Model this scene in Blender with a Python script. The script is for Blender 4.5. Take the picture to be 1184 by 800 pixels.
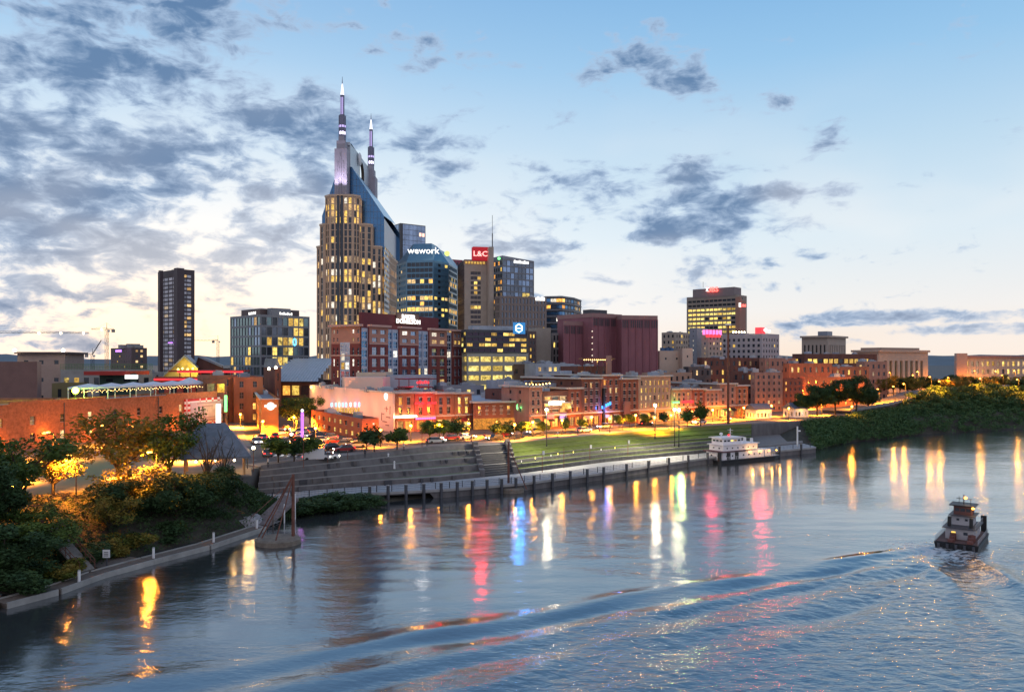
import bpy, math, random
from mathutils import Vector, Matrix, noise
R = math.radians
rnd = random.Random(7)
for o in list(bpy.data.objects): bpy.data.objects.remove(o)
scene = bpy.context.scene
COL = scene.collection

# ---------------------------------------------------------------- camera
CAM_H = 25.0      # the bridge deck, metres above the water
HOR = 418.0       # measured horizon row and focal length of the photograph
F = 900.0
cam_data = bpy.data.cameras.new('camera')
cam = bpy.data.objects.new('camera', cam_data)
COL.objects.link(cam)
cam.location = (0, 0, CAM_H)
cam.rotation_euler = (R(90), 0, 0)
cam_data.sensor_width = 36
cam_data.lens = 36 * F / 1184
cam_data.shift_y = (HOR - 400) / 1184
cam_data.clip_start = 0.5
cam_data.clip_end = 20000
scene.camera = cam

# ---------------------------------------------------------------- world
SUN_AZ = -23.0    # degrees left of the view axis
SUN_EL = 2.5
world = bpy.data.worlds.new('World')
scene.world = world
world.use_nodes = True
def build_world():
    nt = world.node_tree
    N, L = nt.nodes, nt.links
    N.clear()
    out = N.new('ShaderNodeOutputWorld')
    def math_(op, a, b=None, c=None, clamp=False):
        n = N.new('ShaderNodeMath'); n.operation = op; n.use_clamp = clamp
        for i, v in enumerate((a, b, c)):
            if v is None: continue
            if isinstance(v, (int, float)): n.inputs[i].default_value = v
            else: L.new(v, n.inputs[i])
        return n.outputs[0]
    def maprange(v, a, b, c, d, smooth=True):
        n = N.new('ShaderNodeMapRange'); n.interpolation_type = 'SMOOTHSTEP' if smooth else 'LINEAR'
        L.new(v, n.inputs[0])
        for i, q in enumerate((a, b, c, d)): n.inputs[i + 1].default_value = q
        return n.outputs[0]
    def mix(f, a, b, mode='MIX'):
        n = N.new('ShaderNodeMix'); n.data_type = 'RGBA'; n.blend_type = mode
        for s, v in ((n.inputs[0], f), (n.inputs[6], a), (n.inputs[7], b)):
            if isinstance(v, (int, float)): s.default_value = v
            elif isinstance(v, tuple): s.default_value = (*v, 1)
            else: L.new(v, s)
        return n.outputs[2]
    tc = N.new('ShaderNodeTexCoord')
    sep = N.new('ShaderNodeSeparateXYZ'); L.new(tc.outputs['Generated'], sep.inputs[0])
    az = math_('ARCTAN2', sep.outputs[0], sep.outputs[1])
    el = math_('ARCSINE', sep.outputs[2])
    ae = N.new('ShaderNodeCombineXYZ'); L.new(az, ae.inputs[0]); L.new(el, ae.inputs[1])
    ae = ae.outputs[0]
    # clear sky: nishita plus measured dusk gradient
    sky = N.new('ShaderNodeTexSky'); sky.sky_type = 'NISHITA'; sky.sun_disc = False
    sky.sun_elevation = R(SUN_EL); sky.sun_rotation = R(SUN_AZ)
    sky.air_density = 1.0; sky.dust_density = 1.5; sky.ozone_density = 2.0
    ramp = N.new('ShaderNodeValToRGB')
    L.new(maprange(el, R(-2), R(60), 0, 1, False), ramp.inputs[0])
    stops = [(0.0, (.84, .62, .50)), (0.04, (.90, .75, .63)), (0.09, (.82, .80, .79)), (0.17, (.66, .76, .83)),
             (0.26, (.48, .65, .79)), (0.36, (.29, .52, .76)), (0.47, (.17, .39, .68)), (1.0, (.06, .17, .38))]
    cr = ramp.color_ramp
    while len(cr.elements) < len(stops): cr.elements.new(0.5)
    for e, (p, c) in zip(cr.elements, stops): e.position = p; e.color = (*c, 1)
    # paler, whiter to the left where the sun went down; bluer to the right
    sunward = maprange(az, R(28), R(-24), 0, 1)
    base = mix(math_('MULTIPLY', math_('MULTIPLY', sunward, maprange(el, R(24), R(7), .15, 1)), 0.45), ramp.outputs[0], (.88, .90, .92))
    # the afterglow itself
    def blob(ca, ce, ra, re_, lo=0.0):
        n = N.new('ShaderNodeVectorMath'); n.operation = 'SUBTRACT'
        L.new(ae, n.inputs[0]); n.inputs[1].default_value = (R(ca), R(ce), 0)
        m = N.new('ShaderNodeVectorMath'); m.operation = 'MULTIPLY'
        L.new(n.outputs[0], m.inputs[0]); m.inputs[1].default_value = (1 / R(ra), 1 / R(re_), 0)
        l = N.new('ShaderNodeVectorMath'); l.operation = 'LENGTH'; L.new(m.outputs[0], l.inputs[0])
        return maprange(l.outputs['Value'], lo, 1.0, 1, 0)
    glow = blob(-23, 2.5, 15, 8)
    base = mix(math_('MULTIPLY', glow, 0.85), base, (1.1, .92, .70))
    skys = mix(1.0, sky.outputs[0], (.016, .018, .022), 'MULTIPLY')
    # eastern sky behind the bridge: brightened and pinkish, to lift the facades
    east = maprange(sep.outputs[1], 0.25, -0.45, 0, 1)
    base = mix(math_('MULTIPLY', east, 0.9), base, (.70, .63, .69))
    base = mix(1.0, base, skys, 'ADD')
    # ---- clouds
    mp = N.new('ShaderNodeVectorMath'); mp.operation = 'MULTIPLY'
    L.new(ae, mp.inputs[0]); mp.inputs[1].default_value = (1.0, 2.1, 1)
    def nz(scale, detail, rough, off, dist=0.0):
        a = N.new('ShaderNodeVectorMath'); a.operation = 'ADD'; L.new(mp.outputs[0], a.inputs[0]); a.inputs[1].default_value = off
        n = N.new('ShaderNodeTexNoise'); L.new(a.outputs[0], n.inputs['Vector'])
        n.inputs['Scale'].default_value = scale; n.inputs['Detail'].default_value = detail
        n.inputs['Roughness'].default_value = rough; n.inputs['Distortion'].default_value = dist
        return n.outputs[0]
    n1 = nz(8.0, 4, 0.55, (3.3, 1.7, 0.0), 0.2)
    n2 = nz(23, 7, 0.60, (8.1, 4.2, 1.0), 0.35)
    n3 = nz(3.0, 3, 0.5, (1.1, 9.2, 2.0))
    dens = math_('MULTIPLY_ADD', math_('ADD', math_('MULTIPLY', n1, 0.50), math_('MULTIPLY', n2, 0.50)), 1.55, -0.275)
    def ang(px, py): return (math.degrees(math.atan((px - 592) / F)),
                             math.degrees(math.atan((HOR - py) / F * math.cos(math.atan((px - 592) / F)))))
    mask = None
    for (px, py, rx, ry, amp, lo) in CLOUDS:
        a0, e0 = ang(px, py)
        b = blob(a0, e0, rx / F * 57.3 * math.cos(R(a0)) ** 1.5, ry / F * 57.3, lo)
        t = math_('MULTIPLY', b, amp)
        mask = t if mask is None else math_('MAXIMUM', mask, t)
    outside = maprange(math_('ABSOLUTE', az), R(36), R(50), 0, 0.16)
    mask = math_('MAXIMUM', mask, outside)
    cloud = maprange(math_('ADD', dens, mask), 0.60, 0.76, 0, 1)
    thick = maprange(math_('ADD', dens, mask), 0.66, 0.90, 0, 1)
    lit = mix(glow, (.40, .52, .70), (.66, .60, .60))
    dark = mix(glow, (.095, .185, .35), (.19, .27, .40))
    ccol = mix(thick, lit, dark)
    base = mix(math_('MULTIPLY', cloud, 0.90), base, ccol)
    # thin bright veils near the afterglow
    veil = math_('MULTIPLY', maprange(n3, 0.45, 0.65, 0, 1), maprange(el, R(22), R(4), 0, 0.35))
    base = mix(veil, base, (.95, .90, .86))
    below = maprange(sep.outputs[2], -0.01, -0.06, 0, 1)
    base = mix(below, base, (.05, .05, .05))
    bg = N.new('ShaderNodeBackground'); L.new(base, bg.inputs[0]); bg.inputs[1].default_value = 1.0
    L.new(bg.outputs[0], out.inputs[0])
CLOUDS = [  # px, py, rx, ry, strength, core
    (50, 120, 440, 270, .26, .45), (270, 200, 200, 160, .235, .4), (120, 250, 320, 95, .15, .3), (360, 8, 160, 60, .17, .2), (250, 60, 160, 120, .12, .2), (-160, 150, 300, 250, .25, .3),
    (505, 185, 120, 62, .21, .1), (390, 150, 95, 60, .19, .1), (635, 222, 80, 52, .17, .1), (660, 138, 66, 26, .18, .1),
    (740, 62, 100, 56, .21, .1), (775, 92, 100, 48, .20, .1), (905, 121, 44, 26, .20, .1), (770, 200, 150, 34, .24, .2), (735, 228, 110, 50, .25, .2),
    (800, 250, 190, 52, .28, .3), (885, 232, 90, 30, .29, .2), (560, 68, 60, 22, .13, .1), (650, 305, 100, 16, .2, .2), (700, 350, 170, 16, .17, .2),
    (35, 345, 130, 48, .24, .2), (150, 325, 150, 44, .22, .2), (210, 380, 110, 26, .17, .1), (100, 292, 120, 20, .19, .1), (40, 392, 150, 34, .22, .1), (300, 300, 160, 34, .18, .2),
    (1060, 366, 240, 12, .215, .2), (1150, 381, 180, 11, .22, .2), (990, 373, 130, 9, .19, .2), (975, 395, 90, 8, .14, .2), (990, 215, 110, 16, .13, .2),
    (950, 165, 30, 16, .15, .1), (1110, 420, 80, 16, .2, .2), (600, 285, 150, 14, .17, .2), (330, 265, 120, 30, .17, .1), (560, 240, 300, 60, .11, .2), (480, 60, 160, 60, .10, .2), (430, 300, 90, 30, .12, .2), (760, 310, 330, 26, .13, .3), (560, 345, 200, 18, .15, .2), (900, 330, 200, 14, .12, .2), (120, 300, 260, 60, .19, .3), (300, 360, 120, 16, .17, .2)]
build_world()
world.cycles.sampling_method = 'MANUAL'
world.cycles.sample_map_resolution = 1024

sun_data = bpy.data.lights.new('sun', 'SUN')
sun = bpy.data.objects.new('sun', sun_data)
COL.objects.link(sun)
sun_data.energy = 0.25
sun_data.angle = R(3)
sun_data.color = (1, .72, .48)
sd = Vector((math.sin(R(SUN_AZ)) * math.cos(R(SUN_EL)), math.cos(R(SUN_AZ)) * math.cos(R(SUN_EL)), math.sin(R(SUN_EL))))
sun.rotation_euler = sd.to_track_quat('Z', 'Y').to_euler()
scene.view_settings.view_transform = 'Standard'
scene.view_settings.look = 'None'
scene.view_settings.exposure = 0.10
scene.view_settings.gamma = 1.0

# ---------------------------------------------------------------- helpers
MATS = {}
def mat(name, col, rough=0.8, metal=0.0, var=0.18, scale=0.35, em=None, ems=0.0, spec=0.5, bump=0.0, streak=False):
    if name in MATS: return MATS[name]
    m = bpy.data.materials.new(name); m.use_nodes = True
    nt = m.node_tree; N, L = nt.nodes, nt.links
    b = N['Principled BSDF']
    b.inputs['Roughness'].default_value = rough
    b.inputs['Metallic'].default_value = metal
    b.inputs['Specular IOR Level'].default_value = spec
    if var > 0:
        g = N.new('ShaderNodeNewGeometry')
        v = g.outputs['Position']
        if streak:
            mp = N.new('ShaderNodeVectorMath'); mp.operation = 'MULTIPLY'; L.new(v, mp.inputs[0]); mp.inputs[1].default_value = (1, 1, .25); v = mp.outputs[0]
        n = N.new('ShaderNodeTexNoise'); n.inputs['Scale'].default_value = scale; n.inputs['Detail'].default_value = 6; n.inputs['Roughness'].default_value = .65
        L.new(v, n.inputs['Vector'])
        r = N.new('ShaderNodeMapRange'); L.new(n.outputs[0], r.inputs[0])
        r.inputs[1].default_value = .3; r.inputs[2].default_value = .7; r.inputs[3].default_value = 1 - var; r.inputs[4].default_value = 1 + var
        x = N.new('ShaderNodeVectorMath'); x.operation = 'SCALE'; x.inputs[0].default_value = col; L.new(r.outputs[0], x.inputs[3])
        L.new(x.outputs[0], b.inputs['Base Color'])
        if bump:
            n2 = N.new('ShaderNodeTexNoise'); n2.inputs['Scale'].default_value = 3; n2.inputs['Detail'].default_value = 4; L.new(g.outputs['Position'], n2.inputs['Vector'])
            bp = N.new('ShaderNodeBump'); bp.inputs['Strength'].default_value = bump; bp.inputs['Distance'].default_value = .2
            L.new(n2.outputs[0], bp.inputs['Height']); L.new(bp.outputs[0], b.inputs['Normal'])
    else:
        b.inputs['Base Color'].default_value = (*col, 1)
    if em:
        b.inputs['Emission Color'].default_value = (*em, 1); b.inputs['Emission Strength'].default_value = ems
    m.cycles.emission_sampling = 'NONE'
    MATS[name] = m
    return m
def lit_mat(name, c1, c2, s, scale=0.55, lo=0.25):
    """glass with a lit room behind it: brightness and warmth change from room to room"""
    if name in MATS: return MATS[name]
    m = mat(name, (.03, .03, .03), rough=.15, var=0)
    nt = m.node_tree; N, L = nt.nodes, nt.links; b = N['Principled BSDF']
    g = N.new('ShaderNodeNewGeometry')
    n = N.new('ShaderNodeTexNoise'); n.inputs['Scale'].default_value = scale * 1.9; n.inputs['Detail'].default_value = 5; n.inputs['Roughness'].default_value = .75
    L.new(g.outputs['Position'], n.inputs['Vector'])
    oi = N.new('ShaderNodeObjectInfo')
    a = N.new('ShaderNodeMix'); a.data_type = 'RGBA'; a.inputs[6].default_value = (*c1, 1); a.inputs[7].default_value = (*c2, 1)
    L.new(oi.outputs['Random'], a.inputs[0]); L.new(a.outputs[2], b.inputs['Emission Color'])
    r = N.new('ShaderNodeMapRange'); L.new(n.outputs[0], r.inputs[0]); r.inputs[1].default_value = .35; r.inputs[2].default_value = .65; r.inputs[3].default_value = lo * s; r.inputs[4].default_value = s * 1.5
    r2 = N.new('ShaderNodeMapRange'); L.new(oi.outputs['Random'], r2.inputs[0]); r2.inputs[3].default_value = .35; r2.inputs[4].default_value = 1.3
    mm = N.new('ShaderNodeMath'); mm.operation = 'MULTIPLY'; L.new(r.outputs[0], mm.inputs[0]); L.new(r2.outputs[0], mm.inputs[1])
    L.new(mm.outputs[0], b.inputs['Emission Strength'])
    return m
def brick(name, col, var=.22): return mat(name, col, rough=.9, var=var, scale=.5, streak=True, bump=.15)

class MB:
    def __init__(s, o=(0, 0, 0)): s.v = []; s.f = []; s.m = []; s.o = Vector(o)
    def add(s, vs, fs, mi=0):
        k = len(s.v); s.v += [tuple(v) for v in vs]
        for f in fs: s.f.append([i + k for i in f]); s.m.append(mi)
    def quad(s, a, b, c, d, mi=0): s.add([a, b, c, d], [(0, 1, 2, 3)], mi)
    def prism(s, poly, z0, z1, mi=0, bottom=False):
        n = len(poly)
        vs = [(x, y, z0) for x, y in poly] + [(x, y, z1) for x, y in poly]
        fs = [(i, (i + 1) % n, n + (i + 1) % n, n + i) for i in range(n)] + [tuple(range(n, 2 * n))]
        if bottom: fs.append(tuple(reversed(range(n))))
        s.add(vs, fs, mi)
    def frustum(s, p0, z0, p1, z1, mi=0):
        n = len(p0)
        vs = [(x, y, z0) for x, y in p0] + [(x, y, z1) for x, y in p1]
        s.add(vs, [(i, (i + 1) % n, n + (i + 1) % n, n + i) for i in range(n)] + [tuple(range(n, 2 * n))], mi)
    def box(s, c, d, ang=0, mi=0):
        """box centred in x, y with its bottom at c.z"""
        ca, sa = math.cos(ang), math.sin(ang)
        p = []
        for sx, sy in ((-1, -1), (1, -1), (1, 1), (-1, 1)):
            x, y = sx * d[0] / 2, sy * d[1] / 2
            p.append((c[0] + x * ca - y * sa, c[1] + x * sa + y * ca))
        s.prism(p, c[2], c[2] + d[2], mi, True)
    def tube(s, a, b, r0, r1=None, n=6, mi=0):
        a, b = Vector(a), Vector(b); r1 = r0 if r1 is None else r1
        d = (b - a)
        if d.length < 1e-6: return
        d.normalize(); u = d.orthogonal().normalized(); w = d.cross(u)
        vs = []
        for p, r in ((a, r0), (b, r1)):
            for i in range(n):
                t = 2 * math.pi * i / n
                vs.append(p + u * (r * math.cos(t)) + w * (r * math.sin(t)))
        fs = [(i, (i + 1) % n, n + (i + 1) % n, n + i) for i in range(n)] + [tuple(reversed(range(n))), tuple(range(n, 2 * n))]
        s.add(vs, fs, mi)
    def sphere(s, c, r, mi=0, n=8, k=5, sz=1.0):
        vs = []; fs = []
        for j in range(k + 1):
            ph = math.pi * j / k
            for i in range(n):
                t = 2 * math.pi * i / n
                vs.append((c[0] + r * math.sin(ph) * math.cos(t), c[1] + r * math.sin(ph) * math.sin(t), c[2] - r * sz * math.cos(ph)))
        for j in range(k):
            for i in range(n):
                fs.append((j * n + i, j * n + (i + 1) % n, (j + 1) * n + (i + 1) % n, (j + 1) * n + i))
        s.add(vs, fs, mi)
    def build(s, name, mats, parent=None, kind=None, smooth=False):
        me = bpy.data.meshes.new(name)
        o = s.o
        me.from_pydata([(v[0] - o.x, v[1] - o.y, v[2] - o.z) for v in s.v], [], s.f)
        if not isinstance(mats, (list, tuple)): mats = [mats]
        for m in mats: me.materials.append(m)
        if len(mats) > 1: me.polygons.foreach_set('material_index', s.m)
        if smooth: me.polygons.foreach_set('use_smooth', [True] * len(s.f))
        me.update()
        ob = bpy.data.objects.new(name, me); COL.objects.link(ob)
        if parent: ob.parent = parent
        else: ob.location = o
        if kind: ob['kind'] = kind
        return ob
def tag(o, label, cat, group=None):
    o['label'] = label; o['category'] = cat
    if group: o['group'] = group
    return o
def thing(name, label, cat, loc, group=None, rz=0):
    o = bpy.data.objects.new(name, None); COL.objects.link(o)
    o.location = loc; o.rotation_euler = (0, 0, rz); o.empty_display_size = .5
    return tag(o, label, cat, group)
KIDS = {}
def dup(root, loc, rz=None, scale=None, label=None, group=None):
    r = root.copy(); COL.objects.link(r); r.location = loc
    if rz is not None: r.rotation_euler = (0, 0, rz)
    if scale is not None: r.scale = scale if isinstance(scale, tuple) else (scale,) * 3
    if label: r['label'] = label
    if group: r['group'] = group
    for ch in [o for o in KIDS.setdefault(root.name, list(root.children))]:
        c = ch.copy(); COL.objects.link(c); c.parent = r
        for g in KIDS.setdefault(ch.name, list(ch.children)):
            d = g.copy(); COL.objects.link(d); d.parent = c
    return r
def at(px, D): return ((px - 592) / F * D, D)
def zz(py, D): return CAM_H - (py - HOR) / F * D
def gz(py, z=6.0): return (CAM_H - z) * F / (py - HOR)
def text_mesh(s, size):
    cu = bpy.data.curves.new('sign_text', 'FONT'); cu.body = s; cu.size = size; cu.extrude = size * .06; cu.offset = size * .004
    cu.align_x = 'CENTER'; cu.align_y = 'CENTER'; cu.resolution_u = 2; cu.space_line = .85
    t = bpy.data.objects.new('sign_text', cu)
    me = bpy.data.meshes.new_from_object(t)
    bpy.data.objects.remove(t); bpy.data.curves.remove(cu)
    return me
def text(name, s, size, p, ang, m, parent, wx=1.0):
    me = text_mesh(s, size); me.materials.clear(); me.materials.append(m)
    ob = bpy.data.objects.new(name, me); COL.objects.link(ob)
    ob.parent = parent
    o = parent.location if parent else Vector()
    ob.location = Vector(p) - o; ob.rotation_euler = (R(90), 0, ang); ob.scale = (wx, 1, 1)
    return ob
def lamp(name, p, col, power, r=.2, kind='POINT', size=None, rot=None):
    l = bpy.data.lights.new(name, kind); l.energy = power; l.color = col
    if kind == 'POINT': l.shadow_soft_size = r
    o = bpy.data.objects.new(name, l); COL.objects.link(o); o.location = p
    if kind == 'AREA':
        l.shape = 'RECTANGLE'; l.size, l.size_y = size; o.rotation_euler = rot
    return o

def sign_lamp(p, col, power, r=1.2):
    """light thrown forward by a lit sign, over the river"""
    o = lamp('sign_glow', p, col, power, r, 'SPOT'); o.data.shadow_soft_size = r; o.data.spot_size = R(80); o.data.spot_blend = .5
    o.rotation_euler = (Vector(p) - Vector((p[0] * .35, 125, 0))).to_track_quat('Z', 'Y').to_euler()
    return o
# ---------------------------------------------------------------- materials
M_BRICK = brick('red_brick', (.26, .085, .055))
M_BRICKD = brick('dark_brick', (.15, .065, .05))
M_BRICKO = brick('orange_brick', (.36, .14, .075))
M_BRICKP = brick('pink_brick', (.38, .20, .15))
M_MAROON = mat('maroon_cladding', (.26, .10, .12), rough=.7, var=.16, scale=.35, streak=True)
M_STONE = mat('limestone', (.42, .34, .28), var=.1)
M_STONED = mat('brown_granite', (.40, .25, .18), var=.1, rough=.6)
M_CREAM = mat('cream_render', (.62, .48, .38), var=.07)
M_CONC = mat('concrete', (.30, .29, .28), var=.2, bump=.1)
M_CONCD = mat('weathered_concrete', (.135, .125, .125), var=.3, scale=.6, streak=True, bump=.2)
M_WHITE = mat('white_paint', (.75, .75, .75), var=.08, rough=.5)
M_GREYP = mat('grey_panel', (.25, .27, .31), var=.1, rough=.5)
M_DARKP = mat('dark_panel', (.06, .06, .07), var=.2, rough=.5)
M_BROWNP = mat('brown_panel', (.115, .075, .07), var=.1, rough=.6)
M_BLUEP = mat('blue_grey_cladding', (.12, .25, .36), var=.08, rough=.35, metal=.3)
M_PIERB = mat('bronze_grid', (.22, .17, .15), var=.1, rough=.5)
M_ROOF = mat('roof_membrane', (.20, .22, .26), var=.35, scale=.25, rough=.9)
M_ROOFL = mat('light_roof', (.36, .40, .46), var=.2, scale=.2, rough=.8)
M_METAL = mat('galvanised_metal', (.38, .40, .43), var=.25, rough=.5, metal=.3)
M_MULL = mat('mullion', (.20, .21, .23), var=.1, rough=.5)
M_BLACK = mat('black_paint', (.015, .015, .017), var=.2, rough=.5)
M_RUST = mat('rusty_steel', (.16, .065, .045), var=.35, scale=1.5, rough=.85)
M_WOOD = mat('old_timber', (.13, .10, .08), var=.35, scale=2, rough=.95)
def glass(name, col, rough=.12, metal=.75, var=.3, scale=.12):
    return mat(name, col, rough=rough, metal=metal, var=var, scale=scale)
G_DARK = glass('dark_window', (.045, .055, .07), metal=.35)
G_BLUE = glass('blue_glass', (.09, .22, .42), metal=.85)
G_BLUE2 = glass('pale_blue_glass', (.24, .33, .48), metal=.85)
G_TEAL = glass('teal_glass', (.16, .24, .26), metal=.8)
G_GREY = glass('grey_glass', (.14, .17, .22), metal=.7)
G_DEEP = glass('crown_glass', (.07, .17, .32), metal=.85, rough=.2, scale=.05, var=.2)
L_GOLD = lit_mat('lit_office', (1, .56, .08), (1, .70, .17), 1.3)
L_WARM = lit_mat('lit_warm', (1, .55, .16), (1, .68, .30), .95)
L_AMB = lit_mat('lit_amber', (1, .36, .04), (1, .50, .10), 1.6)
L_WHITE = lit_mat('lit_white', (1, .85, .6), (1, .95, .85), 1.3)
L_GARAGE = lit_mat('lit_garage', (1, .66, .12), (.95, .75, .22), 1.15, scale=.35, lo=.08)
L_DIM = lit_mat('lit_dim', (1, .6, .3), (1, .75, .5), .35)
def emis(name, c, s): return mat(name, (.02, .02, .02), var=0, em=c, ems=s)
E_WHITE = emis('white_neon', (1, .97, .92), 1.8)
E_RED = emis('red_neon', (1, .03, .04), 2.2)
E_PINK = emis('pink_neon', (1, .15, .45), 2.2)
E_PURPLE = emis('purple_neon', (.5, .2, 1), 2.2)
E_BLUE = emis('blue_neon', (.05, .35, 1), 2.2)
E_BLUED = emis('blue_sign_glow', (.03, .22, .55), 1.0)
E_GREEN = emis('green_neon', (.2, 1, .25), 2.2)
E_LIME = emis('floodlight_lens', (.68, 1, .06), 14)
E_ORANGE = emis('sodium_globe', (1, .40, .05), 9)
E_WARMW = emis('warm_white_globe', (1, .82, .5), 14)
E_STRING = emis('string_bulb', (1, .62, .2), 7)
E_YELLOW = emis('yellow_lamp', (1, .75, .15), 5)

# ---------------------------------------------------------------- facades and buildings
def S(pitch=3.2, fz=3.8, wf=.6, hf=.6, lit=.2, dark=None, lits=None, mb_=.0, mt=.6, frame=None, bars=(0, 0), rows=None, inset=.25, lintel=None, edge=.4, fn=None, ground=0):
    return dict(pitch=pitch, fz=fz, wf=wf, hf=hf, lit=lit, dark=dark or G_DARK, lits=lits or [L_GOLD], mb=mb_, mt=mt,
                frame=frame, bars=bars, rows=rows, inset=inset, lintel=lintel, edge=edge, fn=fn, ground=ground)
WCACHE = {}
def win_mesh(w, h, gm, fm, bars):
    key = (round(w, 1), round(h, 1), gm.name, fm.name if fm else '', bars)
    if key in WCACHE: return WCACHE[key]
    w2 = key[0] / 2
    b = MB(); mats = [gm]
    b.quad((-w2, 0, 0), (w2, 0, 0), (w2, 0, h), (-w2, 0, h))
    if fm:
        mats.append(fm); t = .09
        for i in range(1, bars[0] + 1):
            x = -w2 + 2 * w2 * i / (bars[0] + 1); b.box((x, -.04, 0), (t, .08, h), 0, 1)
        for i in range(1, bars[1] + 1):
            z = h * i / (bars[1] + 1); b.box((0, -.045, z - t / 2), (2 * w2, .08, t), 0, 1)
        b.box((0, -.05, -.001), (2 * w2, .1, t), 0, 1)
    me_o = b.build('window', mats); me = me_o.data; bpy.data.objects.remove(me_o)
    WCACHE[key] = (me, b, mats)
    return WCACHE[key]
def facade(wb, p0, p1, z0, z1, st, wi=0):
    """adds one wall with real openings to wb; returns the windows that go in them"""
    p0 = Vector((*p0, 0)); p1 = Vector((*p1, 0)); Lh = (p1 - p0).length
    d = (p1 - p0) / Lh; n = Vector((d.y, -d.x, 0)); ang = math.atan2(d.y, d.x)
    usable = Lh - 2 * st['edge']
    nx = max(1, round(usable / st['pitch'])); pw = usable / nx
    top = z1 - st['mt']; bot = z0 + st['mb']
    nz = st['rows'] or max(1, round((top - bot) / st['fz'])); ph = (top - bot) / nz
    xs = []; zs = []
    for i in range(nx):
        c = st['edge'] + pw * (i + .5); xs.append((c - pw * st['wf'] / 2, c + pw * st['wf'] / 2))
    for j in range(nz):
        c = bot + ph * (j + .5); zs.append((c - ph * st['hf'] / 2, c + ph * st['hf'] / 2))
    ux = [0]; [ux.extend(a) for a in xs]; ux.append(Lh)
    uz = [z0]; [uz.extend(a) for a in zs]; uz.append(z1)
    q = st['inset']
    P = lambda u, z, k=0.0: p0 + d * u - n * k + Vector((0, 0, z))
    # full-height strips between columns, then spandrels inside each column
    for i in range(0, len(ux) - 1, 2):
        if ux[i + 1] - ux[i] > 1e-4: wb.quad(P(ux[i], z0), P(ux[i + 1], z0), P(ux[i + 1], z1), P(ux[i], z1), wi)
    for (a, b) in xs:
        for j in range(0, len(uz) - 1, 2):
            if uz[j + 1] - uz[j] > 1e-4: wb.quad(P(a, uz[j]), P(b, uz[j]), P(b, uz[j + 1]), P(a, uz[j + 1]), wi)
    out = []
    for j, (c, e) in enumerate(zs):
        for i, (a, b) in enumerate(xs):
            wb.quad(P(a, c, q), P(a, c), P(a, e), P(a, e, q), wi); wb.quad(P(b, c), P(b, c, q), P(b, e, q), P(b, e), wi)
            wb.quad(P(a, c), P(a, c, q), P(b, c, q), P(b, c), wi); wb.quad(P(a, e, q), P(a, e), P(b, e), P(b, e, q), wi)
            if st['fn']: m = st['fn'](i, j, nx, nz)
            else: m = rnd.choice(st['lits']) if rnd.random() < st['lit'] else st['dark']
            if m is None: m = st['dark']
            pos = P((a + b) / 2, c, q * .98)
            out.append((pos, ang, b - a, e - c, m, st))
            if st['lintel']:
                wb.box(P((a + b) / 2, e, -.05), (b - a + .3, .14, .22), ang, st['lintel'])
                wb.box(P((a + b) / 2, c - .15, -.06), (b - a + .2, .16, .15), ang, st['lintel'])
    return out
def place_windows(wins, root, name='window'):
    wins.sort(key=lambda w: (w[0].length))
    rest = MB(root.location); rmats = []
    for k, (p, a, w, h, m, st) in enumerate(wins):
        me, src, mats = win_mesh(w, h, m, st['frame'], st['bars'])
        if k < 100:
            o = bpy.data.objects.new(name, me); COL.objects.link(o); o.parent = root
            o.location = p - root.location; o.rotation_euler = (0, 0, a)
        else:
            ca, sa = math.cos(a), math.sin(a)
            for q in mats:
                if q not in rmats: rmats.append(q)
            base = len(rest.v)
            rest.v += [(p.x + x * ca - y * sa, p.y + x * sa + y * ca, p.z + z) for x, y, z in src.v]
            for f, mi in zip(src.f, src.m): rest.f.append([i + base for i in f]); rest.m.append(rmats.index(mats[mi]))
    if rest.v: rest.build(name, rmats, root, kind='stuff')
def visible(p0, p1):
    mx, my = (p0[0] + p1[0]) / 2, (p0[1] + p1[1]) / 2
    nx, ny = (p1[1] - p0[1]), -(p1[0] - p0[0])
    return nx * -mx + ny * -my > 0
def inset_poly(fp, k):
    cx = sum(p[0] for p in fp) / len(fp); cy = sum(p[1] for p in fp) / len(fp)
    out = []
    for x, y in fp:
        L_ = math.hypot(x - cx, y - cy); f = max(0, (L_ - k)) / L_
        out.append((cx + (x - cx) * f, cy + (y - cy) * f))
    return out
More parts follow.
